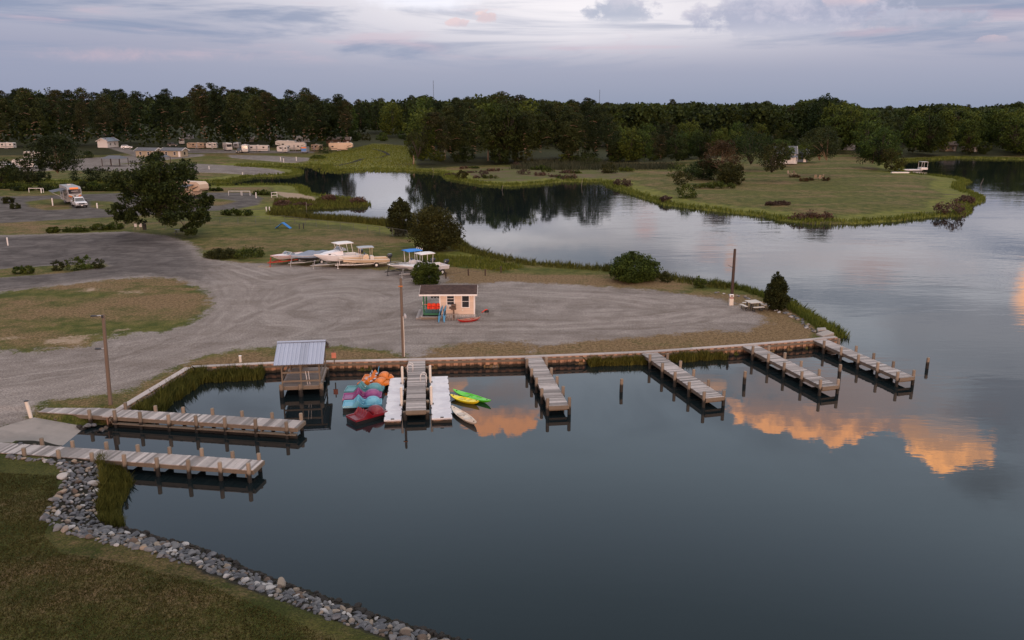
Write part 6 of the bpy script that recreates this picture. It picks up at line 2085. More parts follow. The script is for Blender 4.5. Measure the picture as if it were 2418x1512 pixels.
def leaves(C, S, V, mat_, name, flat=0.0, aspect=.6, droop=None):
    n = len(C)
    nv = rng.normal(size=(n, 3))
    nv[:, 2] = np.abs(nv[:, 2]) + flat
    nv /= np.linalg.norm(nv, axis=1)[:, None]
    t = np.cross(nv, rng.normal(size=(n, 3)))
    t /= np.linalg.norm(t, axis=1)[:, None] + 1e-9
    b = np.cross(nv, t)
    s = np.asarray(S)[:, None] * .5
    v = np.stack([C - t * s, C - b * s * aspect, C + t * s, C + b * s * aspect], 1).reshape(-1, 3)
    return fast_mesh(name, v, 4, np.arange(4 * n), mat_, np.clip(V, 0, 1))


def clumps(cl, per, size, v_noise=.22, shell=.35):
    """cl: (x,y,z, rx,rz, tint) clumps -> leaf centres."""
    C, V, S = [], [], []
    for x, y, z, rx, rz, t in cl:
        n = max(4, int(per))
        d = rng.normal(size=(n, 3))
        d /= np.linalg.norm(d, axis=1)[:, None]
        r = rng.uniform(shell, 1, n)[:, None] ** .6
        p = d * r * np.array([rx, rx, rz]) + np.array([x, y, z])
        C.append(p)
        V.append(np.clip(t + rng.normal(0, v_noise, n), 0, 1))
        S.append(size * rng.uniform(.6, 1.35, n))
    return np.concatenate(C), np.concatenate(S), np.concatenate(V)


def pine_crown(Ht, base, Rm, nb, per, size, mat_, name, **k):
    """Rounded heads of needles at the ends of the boughs, thinning downwards."""
    cl = [(rng.normal(0, .3), rng.normal(0, .3), Ht - .3 * Rm, .36 * Rm, .26 * Rm, .6)]
    for i in range(nb):
        u = ((i + rng.uniform(0, 1)) / nb) ** .85
        z = base + (Ht - base) * u * .94
        prof = math.sin(math.pi * (.20 + .72 * u)) ** .8
        r = Rm * prof * math.sqrt(rng.uniform(.12, 1)) * rng.uniform(.8, 1.1)
        a = i * 2.4 + rng.uniform(-.6, .6)
        rad = Rm * rng.uniform(.26, .42) * (.75 + .35 * prof)
        cl.append((math.cos(a) * r, math.sin(a) * r, z, rad, rad * rng.uniform(.45, .7), np.clip(rng.normal(.45, .22), .03, .97)))
    C, S, V = clumps(cl, per, size)
    return leaves(C, S, V, mat_, name, .5, .5), cl


def round_crown(Ht, base, Rm, nc, per, size, mat_, name, squash=1.0, lump=.30, taper=0.0):
    cl = []
    zc, hz = (Ht + base) / 2, (Ht - base) / 2
    lob = [(rng.uniform(0, 6.28), rng.uniform(-.5, .9), rng.uniform(.7, 1.25)) for _ in range(9)]
    for i in range(nc):
        d = rng.normal(size=3)
        d /= np.linalg.norm(d)
        k = 1.0
        for a, e, s in lob:
            w = np.dot(d, [math.cos(a) * math.cos(e), math.sin(a) * math.cos(e), math.sin(e)])
            if w > .75 and taper < .5:
                k = k * .5 + s * .5
        r = rng.uniform(.45, 1.0) ** .5 * k
        z = zc + d[2] * hz * r * .92
        sh = 1 - taper * max(0, (z - base) / (Ht - base))
        if i % 7 == 3:                       # a loose spray standing out of the outline
            cl.append((d[0] * Rm * sh * 1.06 * k, d[1] * Rm * sh * 1.06 * k, zc + d[2] * hz * 1.04 * k, Rm * lump * .38, Rm * lump * .34, np.clip(rng.normal(.55, .2), .03, .97)))
        cl.append((d[0] * Rm * r * sh, d[1] * Rm * r * sh, z, Rm * lump * rng.uniform(.7, 1.2), Rm * lump * .75, np.clip(rng.normal(.48, .22), .03, .97)))
    C, S, V = clumps(cl, per, size, .18)
    keep = C[:, 2] > .02
    return leaves(C[keep], S[keep], V[keep], mat_, name, .25, .65), cl


def trunk(Ht, r, mat_, limbs, lean=.0, n=7):
    m = MB()
    z = np.linspace(-.3, Ht, 6)
    lx = [lean * (q / Ht) ** 1.5 + random.uniform(-.06, .06) for q in z]
    m.tube([(lx[i], 0, z[i]) for i in range(6)], [r * (1.25 - 1.1 * i / 5) if i else r * 1.35 for i in range(6)], n)
    for a, b in limbs:
        a = Vector((float(np.interp(a[2], z, lx)), 0, a[2]))     # rooted in the stem
        mid = (Vector(a) + Vector(b)) / 2 + Vector((0, 0, .12 * (Vector(b) - Vector(a)).length))
        m.tube([a, mid, b], [r * .38, r * .25, r * .1], 5)
    return m


def make_tree(name, label, cat, crown_me, tr, tmat, group=None):
    root = thing(name, label, cat, (0, 0, 0), 0, group)
    tr.build('trunk', tmat, root, smooth=True)
    c = bpy.data.objects.new('crown', crown_me)
    col.objects.link(c)
    c.parent = root
    return root


def proto_pine(Ht, base, Rm, nb, per, size, lm, **k):
    cm, cl = pine_crown(Ht, base, Rm, nb, per, size, lm, 'crown', **k)
    limbs = [((0, 0, z - .3), (x, y, z)) for x, y, z, *_ in cl[2::7]]
    stubs = [((0, 0, base * q), (math.cos(q * 50) * .9, math.sin(q * 50) * .9, base * q + .2)) for q in (.55, .7, .85, .95)]
    return cm, trunk(Ht * .96, .33 * Ht / 22, BARK, limbs + stubs, random.uniform(-.5, .5))


def proto_round(Ht, base, Rm, nc, per, size, lm, **k):
    cm, cl = round_crown(Ht, base, Rm, nc, per, size, lm, 'crown', **k)
    limbs = [((0, 0, max(base * .7, Ht * .25)), (x * .8, y * .8, z)) for x, y, z, *_ in cl[::6]]
    return cm, trunk(Ht * .7, .022 * Ht, BARKD, limbs)


PINES = [proto_pine(24, 12.5, 4.4, 30, 95, .60, L_PINE), proto_pine(26, 15.0, 4.2, 26, 100, .60, L_PINE), proto_pine(22, 10.5, 4.6, 32, 90, .60, L_PINEL),
         proto_pine(25, 13.5, 3.9, 26, 95, .58, L_PINEB), proto_pine(21, 9, 4.2, 30, 90, .58, L_PINE)]
PINES_LOW = [proto_pine(17, 5.0, 4.6, 36, 85, .56, L_PINEL), proto_pine(16, 5.0, 4.0, 32, 85, .55, L_PINEB), proto_pine(18, 5.5, 4.8, 36, 85, .58, L_PINEL)]
BROADS = [proto_round(18, 2, 5.8, 110, 34, .72, L_LEAF), proto_round(20, 3, 5.4, 110, 34, .72, L_LEAF), proto_round(16, 1, 5.4, 100, 34, .68, L_LEAF), proto_round(19, 2, 6.0, 110, 34, .74, L_DARKLEAF)]
UNDER = [proto_round(6, .0, 3.0, 45, 26, .5, L_DARKLEAF), proto_round(5, .0, 2.6, 40, 26, .45, L_LEAF), proto_round(6.5, .0, 2.4, 40, 26, .45, L_CEDAR, taper=.6)]
made = {}


def plant(protos, i, name, label, cat, group, x, y, z, s, rz, sz=None):
    key = (id(protos), i, name)
    if key not in made:
        cm, tr = protos[i]
        t = make_tree(name, label, cat, cm, tr, BARK if 'pine' in name else BARKD, group)
        made[key] = t
    else:
        t = copy_tree(made[key])
        tag(t, label, cat, group)
    t.location, t.rotation_euler, t.scale = (x, y, z), (0, 0, rz), (s, s, sz or s)
    return t


def fits(px, py, z=LAND):
    p = at(px, py, z)
    return p.x, p.y


G1 = ('pine_tree', 'tall bare trunked pine in the wood that shelters the trailers', 'pine tree', 'pines of the trailer wood')
G2 = ('pine_tree', 'dark pine in the wood between the meadow and the heath', 'pine tree', 'pines of the heath wood')
G3 = ('pine_tree', 'dark pine in the wood behind the lawn peninsula', 'pine tree', 'pines behind the lawn peninsula')
G4 = ('broadleaf_tree', 'green broadleaf tree in the wood behind the lawn peninsula', 'tree', 'broadleaf trees behind the lawn peninsula')
G5 = ('broadleaf_tree', 'green broadleaf tree rising between the dark pines of the heath wood', 'tree', 'broadleaf trees of the heath wood')
G6 = ('broadleaf_tree', 'green broadleaf tree among the tall pines by the trailers', 'tree', 'broadleaf trees of the trailer wood')
G7 = ('thicket_shrub', 'dense dark shrub at the foot of the woods', 'shrub', 'shrubs along the wood edges')


def hfor(px_top, y):
    """Height of something at distance y whose top is at picture height px_top."""
    return CAM_H - y * math.tan(PITCH + math.atan((756 - px_top) / FPX) * -1.0) if False else CAM_H - y * math.tan(PITCH - math.atan((756 - px_top) / FPX))


SKY_L = [(-400, 206), (0, 207), (60, 206), (110, 200), (170, 212), (260, 210), (330, 208), (395, 205), (470, 197), (500, 200), (575, 192), (640, 204), (700, 208), (760, 214), (800, 225), (850, 232)]
SKY_M = [(850, 231), (900, 229), (960, 228), (975, 214), (1010, 214), (1040, 232), (1100, 226), (1130, 216), (1200, 214), (1250, 226), (1330, 231), (1430, 236)]
SKY_R = [(1430, 236), (1560, 236), (1640, 235), (1720, 238), (1800, 234), (1860, 240), (1925, 224), (1985, 232), (2040, 248), (2150, 246), (2205, 236), (2300, 246), (2390, 236), (2500, 244), (2900, 246)]


def sky_at(tbl, x):
    return float(np.interp(x, [a for a, _ in tbl], [b for _, b in tbl]))


def wood(n, xr, yr, tbl, mixs, low=1.0, seed=1, jitter=.2):
    """Trees standing between ground rows yr (picture heights), tops near the skyline table for the back rows."""
    r = np.random.default_rng(seed)
    k = 0
    placed = []
    tries = 0
    while k < n and tries < n * 40:
        tries += 1
        px = r.uniform(*xr)
        q = r.uniform(0, 1)
        py = yr[0](px) + (yr[1] - yr[0](px)) * q ** 1.2
        x, y = fits(px, py)
        if any((x - a) ** 2 + (y - b) ** 2 < 9 for a, b in placed):
            continue
        protos, names, wts = mixs
        j = r.choice(len(protos), p=wts)
        pr = protos[j]
        i = int(r.integers(len(pr)))
        base_h = {id(PINES): (24, 26, 22, 25, 21), id(PINES_LOW): (17, 16, 18), id(BROADS): (18, 20, 16, 19), id(UNDER): (6, 5, 6.5)}[id(pr)][i]
        H = (hfor(sky_at(tbl, px), y) - LAND) * low
        if id(pr) == id(PINES):
            hh = H * (r.uniform(1 - jitter, 1.02) if r.uniform() < .85 else r.uniform(1.0, 1.10)) * (.90 + .10 * q)
        elif id(pr) == id(BROADS):
            hh = H * r.uniform(.70, .95)
        elif id(pr) == id(PINES_LOW):
            hh = H * r.uniform(.55, .85)
        else:
            hh = r.uniform(3.5, 6.5)
        g = names[j]
        sz = hh / base_h
        s = sz * r.uniform(.9, 1.12) if id(pr) != id(PINES) else np.clip(sz * r.uniform(.85, 1.1), .7, 1.3)
        plant(pr, i, g[0], g[1], g[2], g[3], x, y, LAND - .1, s, r.uniform(0, 6.28), sz)
        placed.append((x, y))
        k += 1


# the trailer wood: front row open, trunks visible
wood(38, (400, 840), (lambda x: 364, 344), SKY_L, ((PINES,), (G1,), (1.0,)), seed=3)
wood(30, (-160, 400), (lambda x: 374, 345), SKY_L, ((PINES, PINES), (G1, G1), (.5, .5)), seed=33)
wood(64, (-220, 835), (lambda x: 338, 314), SKY_L, ((PINES, BROADS), (G1, G6), (.82, .18)), seed=4)
wood(26, (818, 985), (lambda x: 328, 302), SKY_M, ((PINES, BROADS), (G1, G5), (.35, .65)), seed=5)
# heath wood
wood(40, (978, 1440), (lambda x: 384 if x > 1010 else 350, 350), SKY_M, ((PINES, PINES_LOW, BROADS), (G2, G2, G5), (.40, .44, .16)), seed=6)
wood(40, (980, 1480), (lambda x: 348, 316), SKY_M, ((PINES, BROADS), (G2, G5), (.58, .42)), seed=7)
# behind the peninsula
wood(40, (1440, 1870), (lambda x: 380 - (x - 1440) * .06, 335), SKY_R, ((PINES_LOW, BROADS, PINES), (G3, G4, G3), (.42, .40, .18)), low=.66, seed=8)
wood(34, (1440, 1900), (lambda x: 336, 308), SKY_R, ((PINES, BROADS), (G3, G4), (.6, .4)), seed=9)
wood(60, (1890, 2600), (lambda x: 349 if x < 2045 else (374 if x < 2120 else 356), 325), SKY_R, ((BROADS, PINES_LOW, PINES), (G4, G3, G3), (.58, .26, .16)), seed=10)
wood(34, (1880, 2600), (lambda x: 328, 305), SKY_R, ((BROADS, PINES), (G4, G3), (.5, .5)), seed=11)
# nearer front rows
wood(26, (985, 1445), (lambda x: 390, 380), SKY_M, ((PINES_LOW, PINES, BROADS), (G2, G2, G5), (.62, .22, .16)), seed=13)
wood(20, (1440, 1740), (lambda x: 389, 376), SKY_R, ((PINES_LOW, BROADS), (G3, G4), (.55, .45)), low=.62, seed=14)
wood(12, (1955, 2060), (lambda x: 366, 350), SKY_R, ((BROADS, PINES_LOW), (G4, G3), (.7, .3)), seed=15)
wood(30, (2120, 2620), (lambda x: 369, 356), SKY_R, ((BROADS, PINES_LOW), (G4, G3), (.70, .30)), seed=16)
# undergrowth along the fronts of the woods
r = np.random.default_rng(12)
for k in range(120):
    u = r.uniform()
    if u < .36:
        px = r.uniform(1440, 1870)
        py = 386 - (px - 1440) * .07 + r.uniform(-10, 1)
    elif u < .46:
        px = r.uniform(1890, 2050)
        py = 352 + r.uniform(-8, 2)
    elif u < .66:
        px = r.uniform(975, 1450)
        py = 388 + r.uniform(-12, 2)
    elif u < .78:
        px = r.uniform(820, 980)
        py = 332 + r.uniform(-4, 3)
    else:
        px = r.uniform(2040, 2560)
        py = (378 if px < 2120 else 364) + r.uniform(-8, 1)
    x, y = fits(px, py, .8)
    i = int(r.integers(3))
    plant(UNDER, i, *G7, x, y, .7, r.uniform(.55, 1.05), r.uniform(0, 6.28))

# far forest beyond, one mass to the horizon
r = np.random.default_rng(20)
C, S, V = [], [], []
for k in range(2300):
    y = 395 + 1000 * r.uniform() ** 2.0
    x = r.uniform(-.80, .90) * y
    px = 1209 + FPX * (x / (y * math.cos(PITCH) + CAM_H * math.sin(PITCH)))
    t = SKY_L if px < 850 else SKY_M if px < 1430 else SKY_R
    if 812 < px < 990 and y < 520:
        continue
    lim = hfor(sky_at(t, np.clip(px, -390, 2890)) + (24 if px < 850 else 7), y)
    H = min(max(13, lim), 29) * r.uniform(.80, 1.0)
    near = y < 620
    nb = 9 if near else 6
    rad = r.uniform(4.5, 6.5)
    tt = r.uniform(.15, .85)
    for j in range(nb):
        a, q = r.uniform(0, 6.28), math.sqrt(r.uniform(0, 1)) * rad * .75
        zc = LAND + H * (1 - .16) - (q / rad) ** 2 * H * .22 if j < nb * .6 else LAND + H * r.uniform(.15, .65)
        n = 15 if near else 10
        d = r.normal(size=(n, 3))
        d /= np.linalg.norm(d, axis=1)[:, None]
        C.append(d * np.array([rad * .42, rad * .42, H * .15]) + np.array([x + q * math.cos(a), y + q * math.sin(a), zc]))
        S.append(r.uniform(1.3, 2.3, n) * (1 if near else 1.6))
        V.append(np.clip(tt + r.normal(0, .14, n) + r.normal(0, .1), 0, 1))
me = leaves(np.concatenate(C), np.concatenate(S), np.concatenate(V), L_DARKLEAF, 'far_forest', .3, .7)
o = bpy.data.objects.new('far_forest', me)
col.objects.link(o)
tag(o, 'dark mass of forest running to the skyline', None, None, 'stuff')


# ------------------------------------------------------------------ single trees and bushes
def tree_at(name, label, cat, px, py, top, Rm, kind, per=40, size=.30, nc=110, base=.25, lm=None, zb=LAND, group=None, lean=0.0, tr_r=None, taper=0.0, lump=.30):
    x, y = fits(px, py, zb)
    gz = max(.05, ground_z(x, y)) if y < 420 else zb
    H = hfor(top, y) - gz
    if kind == 'pine':
        cm, cl = pine_crown(H, H * base, Rm, nc, per, size, lm or L_PINE, 'crown', sub=3)
    else:
        cm, cl = round_crown(H, H * base, Rm, nc, per, size, lm or L_LEAF, 'crown', taper=taper, lump=lump)
    limbs = [((0, 0, max(H * base * .8, H * .15)), (cx * .85, cy * .85, cz)) for cx, cy, cz, *_ in cl[::5]]
    t = make_tree(name, label, cat, cm, trunk(H * (.93 if kind == 'pine' else .7), tr_r or .022 * H, BARK, limbs, lean, 9), BARK if kind == 'pine' else BARKD, group)
    t.location = (x, y, gz - .05)
    return t


def bush_at(label, px, py, top, wpx, lm, per=34, size=.2, nc=60, taper=0.0, zb=LAND, name='bush', cat='bush', group=None, z=None, lump=.30):
    x, y = fits(px, py, zb)
    gz = z if z is not None else max(.05, ground_z(x, y))
    Rm = wpx / 2 * y / (FPX * math.cos(PITCH))
    H = max(.4, hfor(top, y) - gz)
    if Rm < H * 1.3:
        cm, cl = round_crown(H, -H * .18, Rm, nc, per, size, lm, name, taper=taper, lump=lump)
        dep_ = Rm
    else:                                   # a long low thicket: heaps of clumps side by side
        dep_ = min(Rm, H * .9)
        cl = []
        for i in range(int(nc * max(1, Rm / H / 1.6))):
            a, q = rng.uniform(0, 6.28), math.sqrt(rng.uniform())
            cx, cy = math.cos(a) * q * (Rm - H * .25), math.sin(a) * q * dep_ * .8
            hh = H * rng.uniform(.55, 1.0) * (1 - .45 * q ** 3)
            cl.append((cx, cy, hh * rng.uniform(.25, .78), H * rng.uniform(.2, .34), H * .24, np.clip(rng.normal(.48, .22), .03, .97)))
        C_, S_, V_ = clumps(cl, per, size, .18)
        kp = C_[:, 2] > .02
        cm = leaves(C_[kp], S_[kp], V_[kp], lm, name, .25, .65)
    o = bpy.data.objects.new(name, cm)
    col.objects.link(o)
    y2 = y + dep_ * .75
    for _ in range(12):                       # stay on dry land
        if 130 < y < 420 and land_height(np.array([[x, y2 - dep_ * .5]]))[1][0] > -1.2:
            y2 += .6
    o.location = (x * y2 / y, y2, gz - .03)
    return tag(o, label, cat, group)


ox, oy = fits(379, 558)
mpp = oy / (FPX * math.cos(PITCH)) * 1.0
cl = []
for lx, ly, lr in ((400, 425, 44), (372, 425, 40), (385, 470, 50), (335, 425, 36), (382, 398, 34), (425, 408, 30), (352, 462, 42), (418, 452, 44), (385, 492, 40), (305, 498, 24), (292, 516, 18), (452, 492, 32), (478, 476, 20), (470, 515, 24), (455, 538, 18), (312, 455, 26), (390, 440, 40), (340, 505, 26), (425, 500, 34), (366, 380, 20), (488, 500, 14), (300, 430, 18)):
    cx, cz = (lx - 379) * mpp, (558 - ly) * mpp * .99
    cyo = rng.uniform(-2.6, 2.6)
    for j in range(int(9 + lr * .75)):
        d = rng.normal(size=3)
        d /= np.linalg.norm(d)
        q = lr * mpp * rng.uniform(.35, 1) ** .5
        cl.append((cx + d[0] * q, cyo + d[1] * q * 1.2, cz + d[2] * q * .75, lr * mpp * .34, lr * mpp * .24, np.clip(rng.normal(.45, .24), .03, .97)))
C_, S_, V_ = clumps(cl, 46, .34)
cm = leaves(C_, S_, V_, L_DARKLEAF, 'crown', .3, .65)
tk = trunk(7.5, .34, BARKD, [((0, 0, 2.2 + .1 * i), (c[0] * .9, c[1] * .9, c[2])) for i, c in enumerate(cl[::16])], .2, 10)
t = make_tree('oak_tree', 'big spreading oak with an open crown by the dog park gate', 'tree', cm, tk, BARKD)
t.location = (ox, oy, LAND - .05)
tree_at('pine_tree', 'lone flat crowned pine on the canal bank above the orange trimmed trailer', 'pine tree', 141, 442, 318, 5.6, 'pine', 230, .46, 46, .36, L_PINE, tr_r=.26)
tree_at('shrub_pine', 'dark low pine beside the canal, half before the pale trailer', 'pine tree', 72, 440, 366, 3.6, 'round', 36, .40, 70, .08, L_PINE)
tree_at('shrub_pine', 'dark low pine at the picture edge by the canal', 'pine tree', 4, 440, 374, 3.4, 'round', 36, .40, 60, .05, L_DARKLEAF)
tree_at('young_tree', 'young round tree just past the oak crown at the creek bank', 'tree', 447, 428, 376, 2.4, 'round', 34, .40, 60, .15, L_DARKLEAF)
tree_at('cedar_tree', 'dark upright cedar of the pair on the near shore, farther from the lot', 'cedar', 947, 552, 470, 2.2, 'round', 80, .24, 130, .02, L_CEDAR, taper=.15)
tree_at('cedar_tree', 'broad bronze green cedar of the pair on the near shore, closer to the lot', 'cedar', 1030, 590, 488, 3.7, 'round', 80, .24, 190, .0, L_CEDAR, taper=.35)
bush_at('round dark bush between the white centre console boat and the shack', 1008, 673, 620, 66, L_BUSH, 70, .17, 120)
bush_at('big rounded bush with a pale airy side shoot on the shore behind the lot', 1500, 669, 607, 108, L_BUSH, 90, .19, 170)
bush_at('airy pale shrub leaning off the flank of the big rounded bush', 1462, 655, 612, 34, L_LEAF, 18, .15, 30)
bush_at('small olive shrub next to the big rounded bush', 1572, 668, 644, 28, L_CEDAR, 28, .14, 34)
bush_at('small ball of a bright green shrub between bush and dark pole', 1651, 681, 655, 30, L_LEAF, 34, .13, 40)
tree_at('cedar_tree', 'dark conical cedar on the point past the picnic table', 'cedar', 1832, 731, 645, 1.35, 'round', 90, .17, 130, .0, L_CEDAR, taper=.62)
bush_at('low green shrub in the shore grass below the dark pole', 1868, 722, 702, 28, L_BUSH, 24, .14, 26)
hg = 'clipped shrubs along the upper gravel road'
for lb, px, py, tp, w in (('small clipped shrub at the outer end of the road hedge', 125, 551, 537, 28), ('long clipped shrub second from the outer end of the road hedge', 180, 549, 532, 66), ('clipped shrub third along the road hedge', 236, 545, 530, 38), ('clipped shrub at the oak end of the road hedge', 272, 543, 528, 36)):
    bush_at(lb, px, py, tp, w, L_BUSH, 34, .2, 50, name='hedge_shrub', cat='hedge', group=hg)
bush_at('brownish clipped hedge beside the red striped boat', 521, 613, 583, 92, L_CEDAR, 40, .18, 90, name='hedge_shrub', cat='hedge')
bush_at('low bright green hedge between brown hedge and red striped boat', 590, 612, 587, 62, L_BUSH, 34, .18, 60, name='hedge_shrub', cat='hedge')
for lb, px, py, tp, w, lm in (('dark round shrub in the roadside bed', 44, 648, 630, 26, L_BUSH), ('grey green shrub beside the dark round one in the roadside bed', 68, 648, 629, 26, L_LEAF), ('small twiggy shrub in the middle of the roadside bed', 138, 640, 616, 28, L_CEDAR),
                              ('tallest leafy shrub in the roadside bed', 176, 641, 603, 34, L_BUSH), ('leafy shrub next to the tallest in the roadside bed', 206, 638, 606, 32, L_LEAF), ('twiggy shrub at the tip of the roadside bed', 234, 635, 611, 28, L_CEDAR)):
    bush_at(lb, px, py, tp, w, lm, 26, .16, 36, group='shrubs in the roadside bed')
bush_at('round rusty shrub at the picture edge by the loop road, taller', 20, 481, 466, 26, L_CEDAR, 34, .25, 40, group='rusty shrubs by the loop road')
bush_at('round rusty shrub by the loop road, lower and closer to the trailer', 37, 494, 480, 22, L_CEDAR, 34, .22, 34, group='rusty shrubs by the loop road')
r = np.random.default_rng(31)
for k in range(26):
    px = r.uniform(-20, 560)
    bush_at('shaggy dark shrub on the canal bank', px, 452 if px > 40 else 446, 452 - r.uniform(10, 24), r.uniform(26, 60), [L_BUSH, L_DARKLEAF, L_PINE][k % 3], 26, .34, 34, name='bank_shrub', group='shrubs on the canal bank')
for k in range(14):
    px = r.uniform(0, 470)
    bush_at('dark shrub on the far side of the canal', px, 430, 430 - r.uniform(14, 34), r.uniform(30, 60), [L_DARKLEAF, L_PINE][k % 2], 26, .40, 34, name='bank_shrub', group='shrubs beyond the canal')
for lb, px, py, tp, w, lm, nm in (
        ('round dark bush standing alone on the heath', 1391, 395, 361, 52, L_DARKLEAF, 'bush'), ('brown shrub below the round dark heath bush', 1440, 410, 386, 36, L_CEDAR, 'bush'), ('pale green shrub next to the brown heath shrub', 1478, 406, 392, 40, L_LEAF, 'bush'),
        ('green shrub patch on the heath before the reeds', 1278, 402, 388, 56, L_BUSH, 'bush'), ('small dark bush on the heath tip by the creek', 1089, 420, 404, 28, L_CEDAR, 'bush'), ('orange brown round bush on the lawn peninsula', 1614, 438, 406, 42, L_CEDAR, 'bush'),
        ('pale grey green shrub before the orange brown bush', 1622, 466, 440, 46, L_LEAF, 'bush'), ('long green shrub mass under the rusty pine', 1690, 446, 424, 110, L_BUSH, 'bush'), ('dark shrub mass around the rusty pine trunk', 1650, 420, 384, 70, L_DARKLEAF, 'bush'), ('dark brown shrub on the lawn side of the rusty pine', 1715, 434, 400, 56, L_CEDAR, 'bush'),
        ('grey green shrub thicket left of the rusty pine', 1595, 418, 388, 50, L_BUSH, 'bush'),
        ('purple brown heath shrub at the water curve', 1470, 437, 425, 40, L_HEATH, 'heath_shrub'), ('small purple brown heath shrub on the shore lawn', 1573, 473, 464, 26, L_HEATH, 'heath_shrub'), ('purple brown shrub row behind the shore grass', 1838, 485, 473, 66, L_HEATH, 'heath_shrub'),
        ('long purple brown shrub row at the lawn waterline', 1918, 528, 508, 126, L_HEATH, 'heath_shrub'), ('purple brown shrub mound at the peninsula tip', 2240, 505, 480, 64, L_HEATH, 'heath_shrub'), ('small brown shrub on the outermost marsh point', 2280, 476, 464, 36, L_HEATH, 'heath_shrub'),
        ('purple brown shrub on the grassy spit, closer to the road', 668, 485, 476, 34, L_HEATH, 'heath_shrub'), ('purple brown shrub in the middle of the grassy spit', 716, 487, 477, 58, L_HEATH, 'heath_shrub'), ('purple brown shrub at the tip of the grassy spit', 846, 481, 472, 40, L_HEATH, 'heath_shrub'), ('purple brown shrub at the head of the spit by the cove', 776, 472, 462, 34, L_HEATH, 'heath_shrub'),
        ('leafy green shrub by the white frame at the cove', 622, 460, 446, 52, L_BUSH, 'bush'), ('dark cedar bush before the rounded tan trailer', 767, 363, 334, 28, L_DARKLEAF, 'bush'), ('grey shrub at the end of the upper gravel pad', 750, 376, 362, 40, L_LEAF, 'bush'), ('dark round shrub beside the road in the wood', 340, 361, 350, 14, L_DARKLEAF, 'bush'), ('dark bush by the bath house lawn', 204, 374, 356, 30, L_DARKLEAF, 'bush'),
        ('leafy green bush on the field edge past the oak', 560, 507, 488, 80, L_BUSH, 'bush')):
    bush_at(lb, px, py, tp, w, lm, 28, .34, 40, name=nm, cat='shrub', lump=.34)
r = np.random.default_rng(33)
for k in range(20):
    px = r.uniform(1060, 1460)
    bush_at('low twiggy shrub scattered over the heath', px, r.uniform(396, 424), 0, r.uniform(20, 44), [L_HEATH, L_BUSH, L_CEDAR][k % 3], 18, .3, 22, name='heath_shrub', cat='shrub', group='low shrubs of the heath') if False else None
    py = r.uniform(396, 426)
    bush_at('low twiggy shrub scattered over the heath', px, py, py - r.uniform(6, 13), r.uniform(20, 52), [L_HEATH, L_BUSH, L_HEATH][k % 3], 20, .3, 24, name='heath_shrub', cat='shrub', group='low shrubs of the heath', lump=.36)
tree_at('pine_tree', 'rusty dead crowned pine on the lawn peninsula', 'pine tree', 1722 - 20, 426, 332, 5.2, 'pine', 150, .42, 36, .28, L_BROWN, tr_r=.22)
tree_at('pine_tree', 'tall dark lawn pine with a thick trunk behind the planted bed', 'pine tree', 1932, 415, 300, 5.2, 'pine', 150, .45, 40, .40, L_PINEL, tr_r=.30)
tree_at('pine_tree', 'slim pine leaning beside the planted bed on the far lawn', 'pine tree', 1943, 430, 306, 3.9, 'pine', 90, .42, 24, .52, L_PINE, lean=1.6, tr_r=.18)
tree_at('young_tree', 'small broadleaf tree with a pale trunk before the white porched house', 'tree', 1820, 428, 334, 4.2, 'round', 38, .40, 70, .28, L_CEDAR)
tree_at('broadleaf_tree', 'dark spreading tree on the lawn behind the rusty pine', 'tree', 1772, 402, 309, 6.4, 'round', 44, .45, 90, .18, L_DARKLEAF)
tree_at('broadleaf_tree', 'olive green tree group leader at the lawn point by the boat lift', 'tree', 2075, 398, 298, 5.6, 'round', 44, .5, 90, .12, L_LEAF)
tree_at('pine_tree', 'dark low crowned pine before the olive tree at the lawn point', 'pine tree', 2060, 396, 328, 5.2, 'pine', 90, .45, 36, .22, L_PINE)
tree_at('cedar_tree', 'dark bushy cedar crowding the rusty pine on its heath side', 'cedar', 1660, 424, 376, 4.2, 'round', 46, .42, 80, .0, L_DARKLEAF, taper=.3)
tree_at('cedar_tree', 'bronze bushy cedar crowding the rusty pine on its lawn side', 'cedar', 1722, 436, 386, 3.8, 'round', 46, .42, 70, .0, L_CEDAR, taper=.2)
tree_at('broadleaf_tree', 'leafy tree that hides one end of the white porched house', 'tree', 1836, 394, 328, 4.6, 'round', 42, .45, 90, .12, L_LEAF)
tree_at('broadleaf_tree', 'leafy tree between the slate blue outbuilding and the tall lawn pine', 'tree', 1905, 384, 336, 3.6, 'round', 42, .45, 70, .1, L_LEAF)
tree_at('willow_tree', 'drooping willow at the water beside the boat lift', 'tree', 2105, 402, 352, 3.4, 'round', 36, .40, 60, .02, L_CEDAR)
tree_at('broadleaf_tree', 'tall domed oak standing above the skyline trees', 'tree', 1945, 352, 222, 7.6, 'round', 46, .7, 120, .15, L_DARKLEAF)
tree_at('young_tree', 'grey leafed tree at the meadow corner of the heath wood', 'tree', 987, 392, 308, 3.6, 'round', 22, .42, 60, .3, L_CEDAR)
for lb, px, py, tp in (('bleached dead trunk at the meadow corner', 976, 388, 366), ('bleached dead trunk standing before the heath pines', 1050, 378, 354), ('tall crooked bleached snag in the heath wood', 1152, 380, 312)):
    x, y = fits(px, py)
    H = hfor(tp, y) - LAND
    t = thing('dead_trunk', lb, 'dead tree', (x, y, LAND), 0, 'bleached dead trunks')
    MB().tube([(0, 0, -.2), (.2, 0, H * .5), (.6 if 'crooked' in lb else .1, 0, H)], [.26, .20, .09], 7).build('trunk', BARKW, t, smooth=True)
    MB().tube([(.2, 0, H * .55), (-.5, 0, H * .75)], [.09, .04], 5).build('branch', BARKW, t, smooth=True)
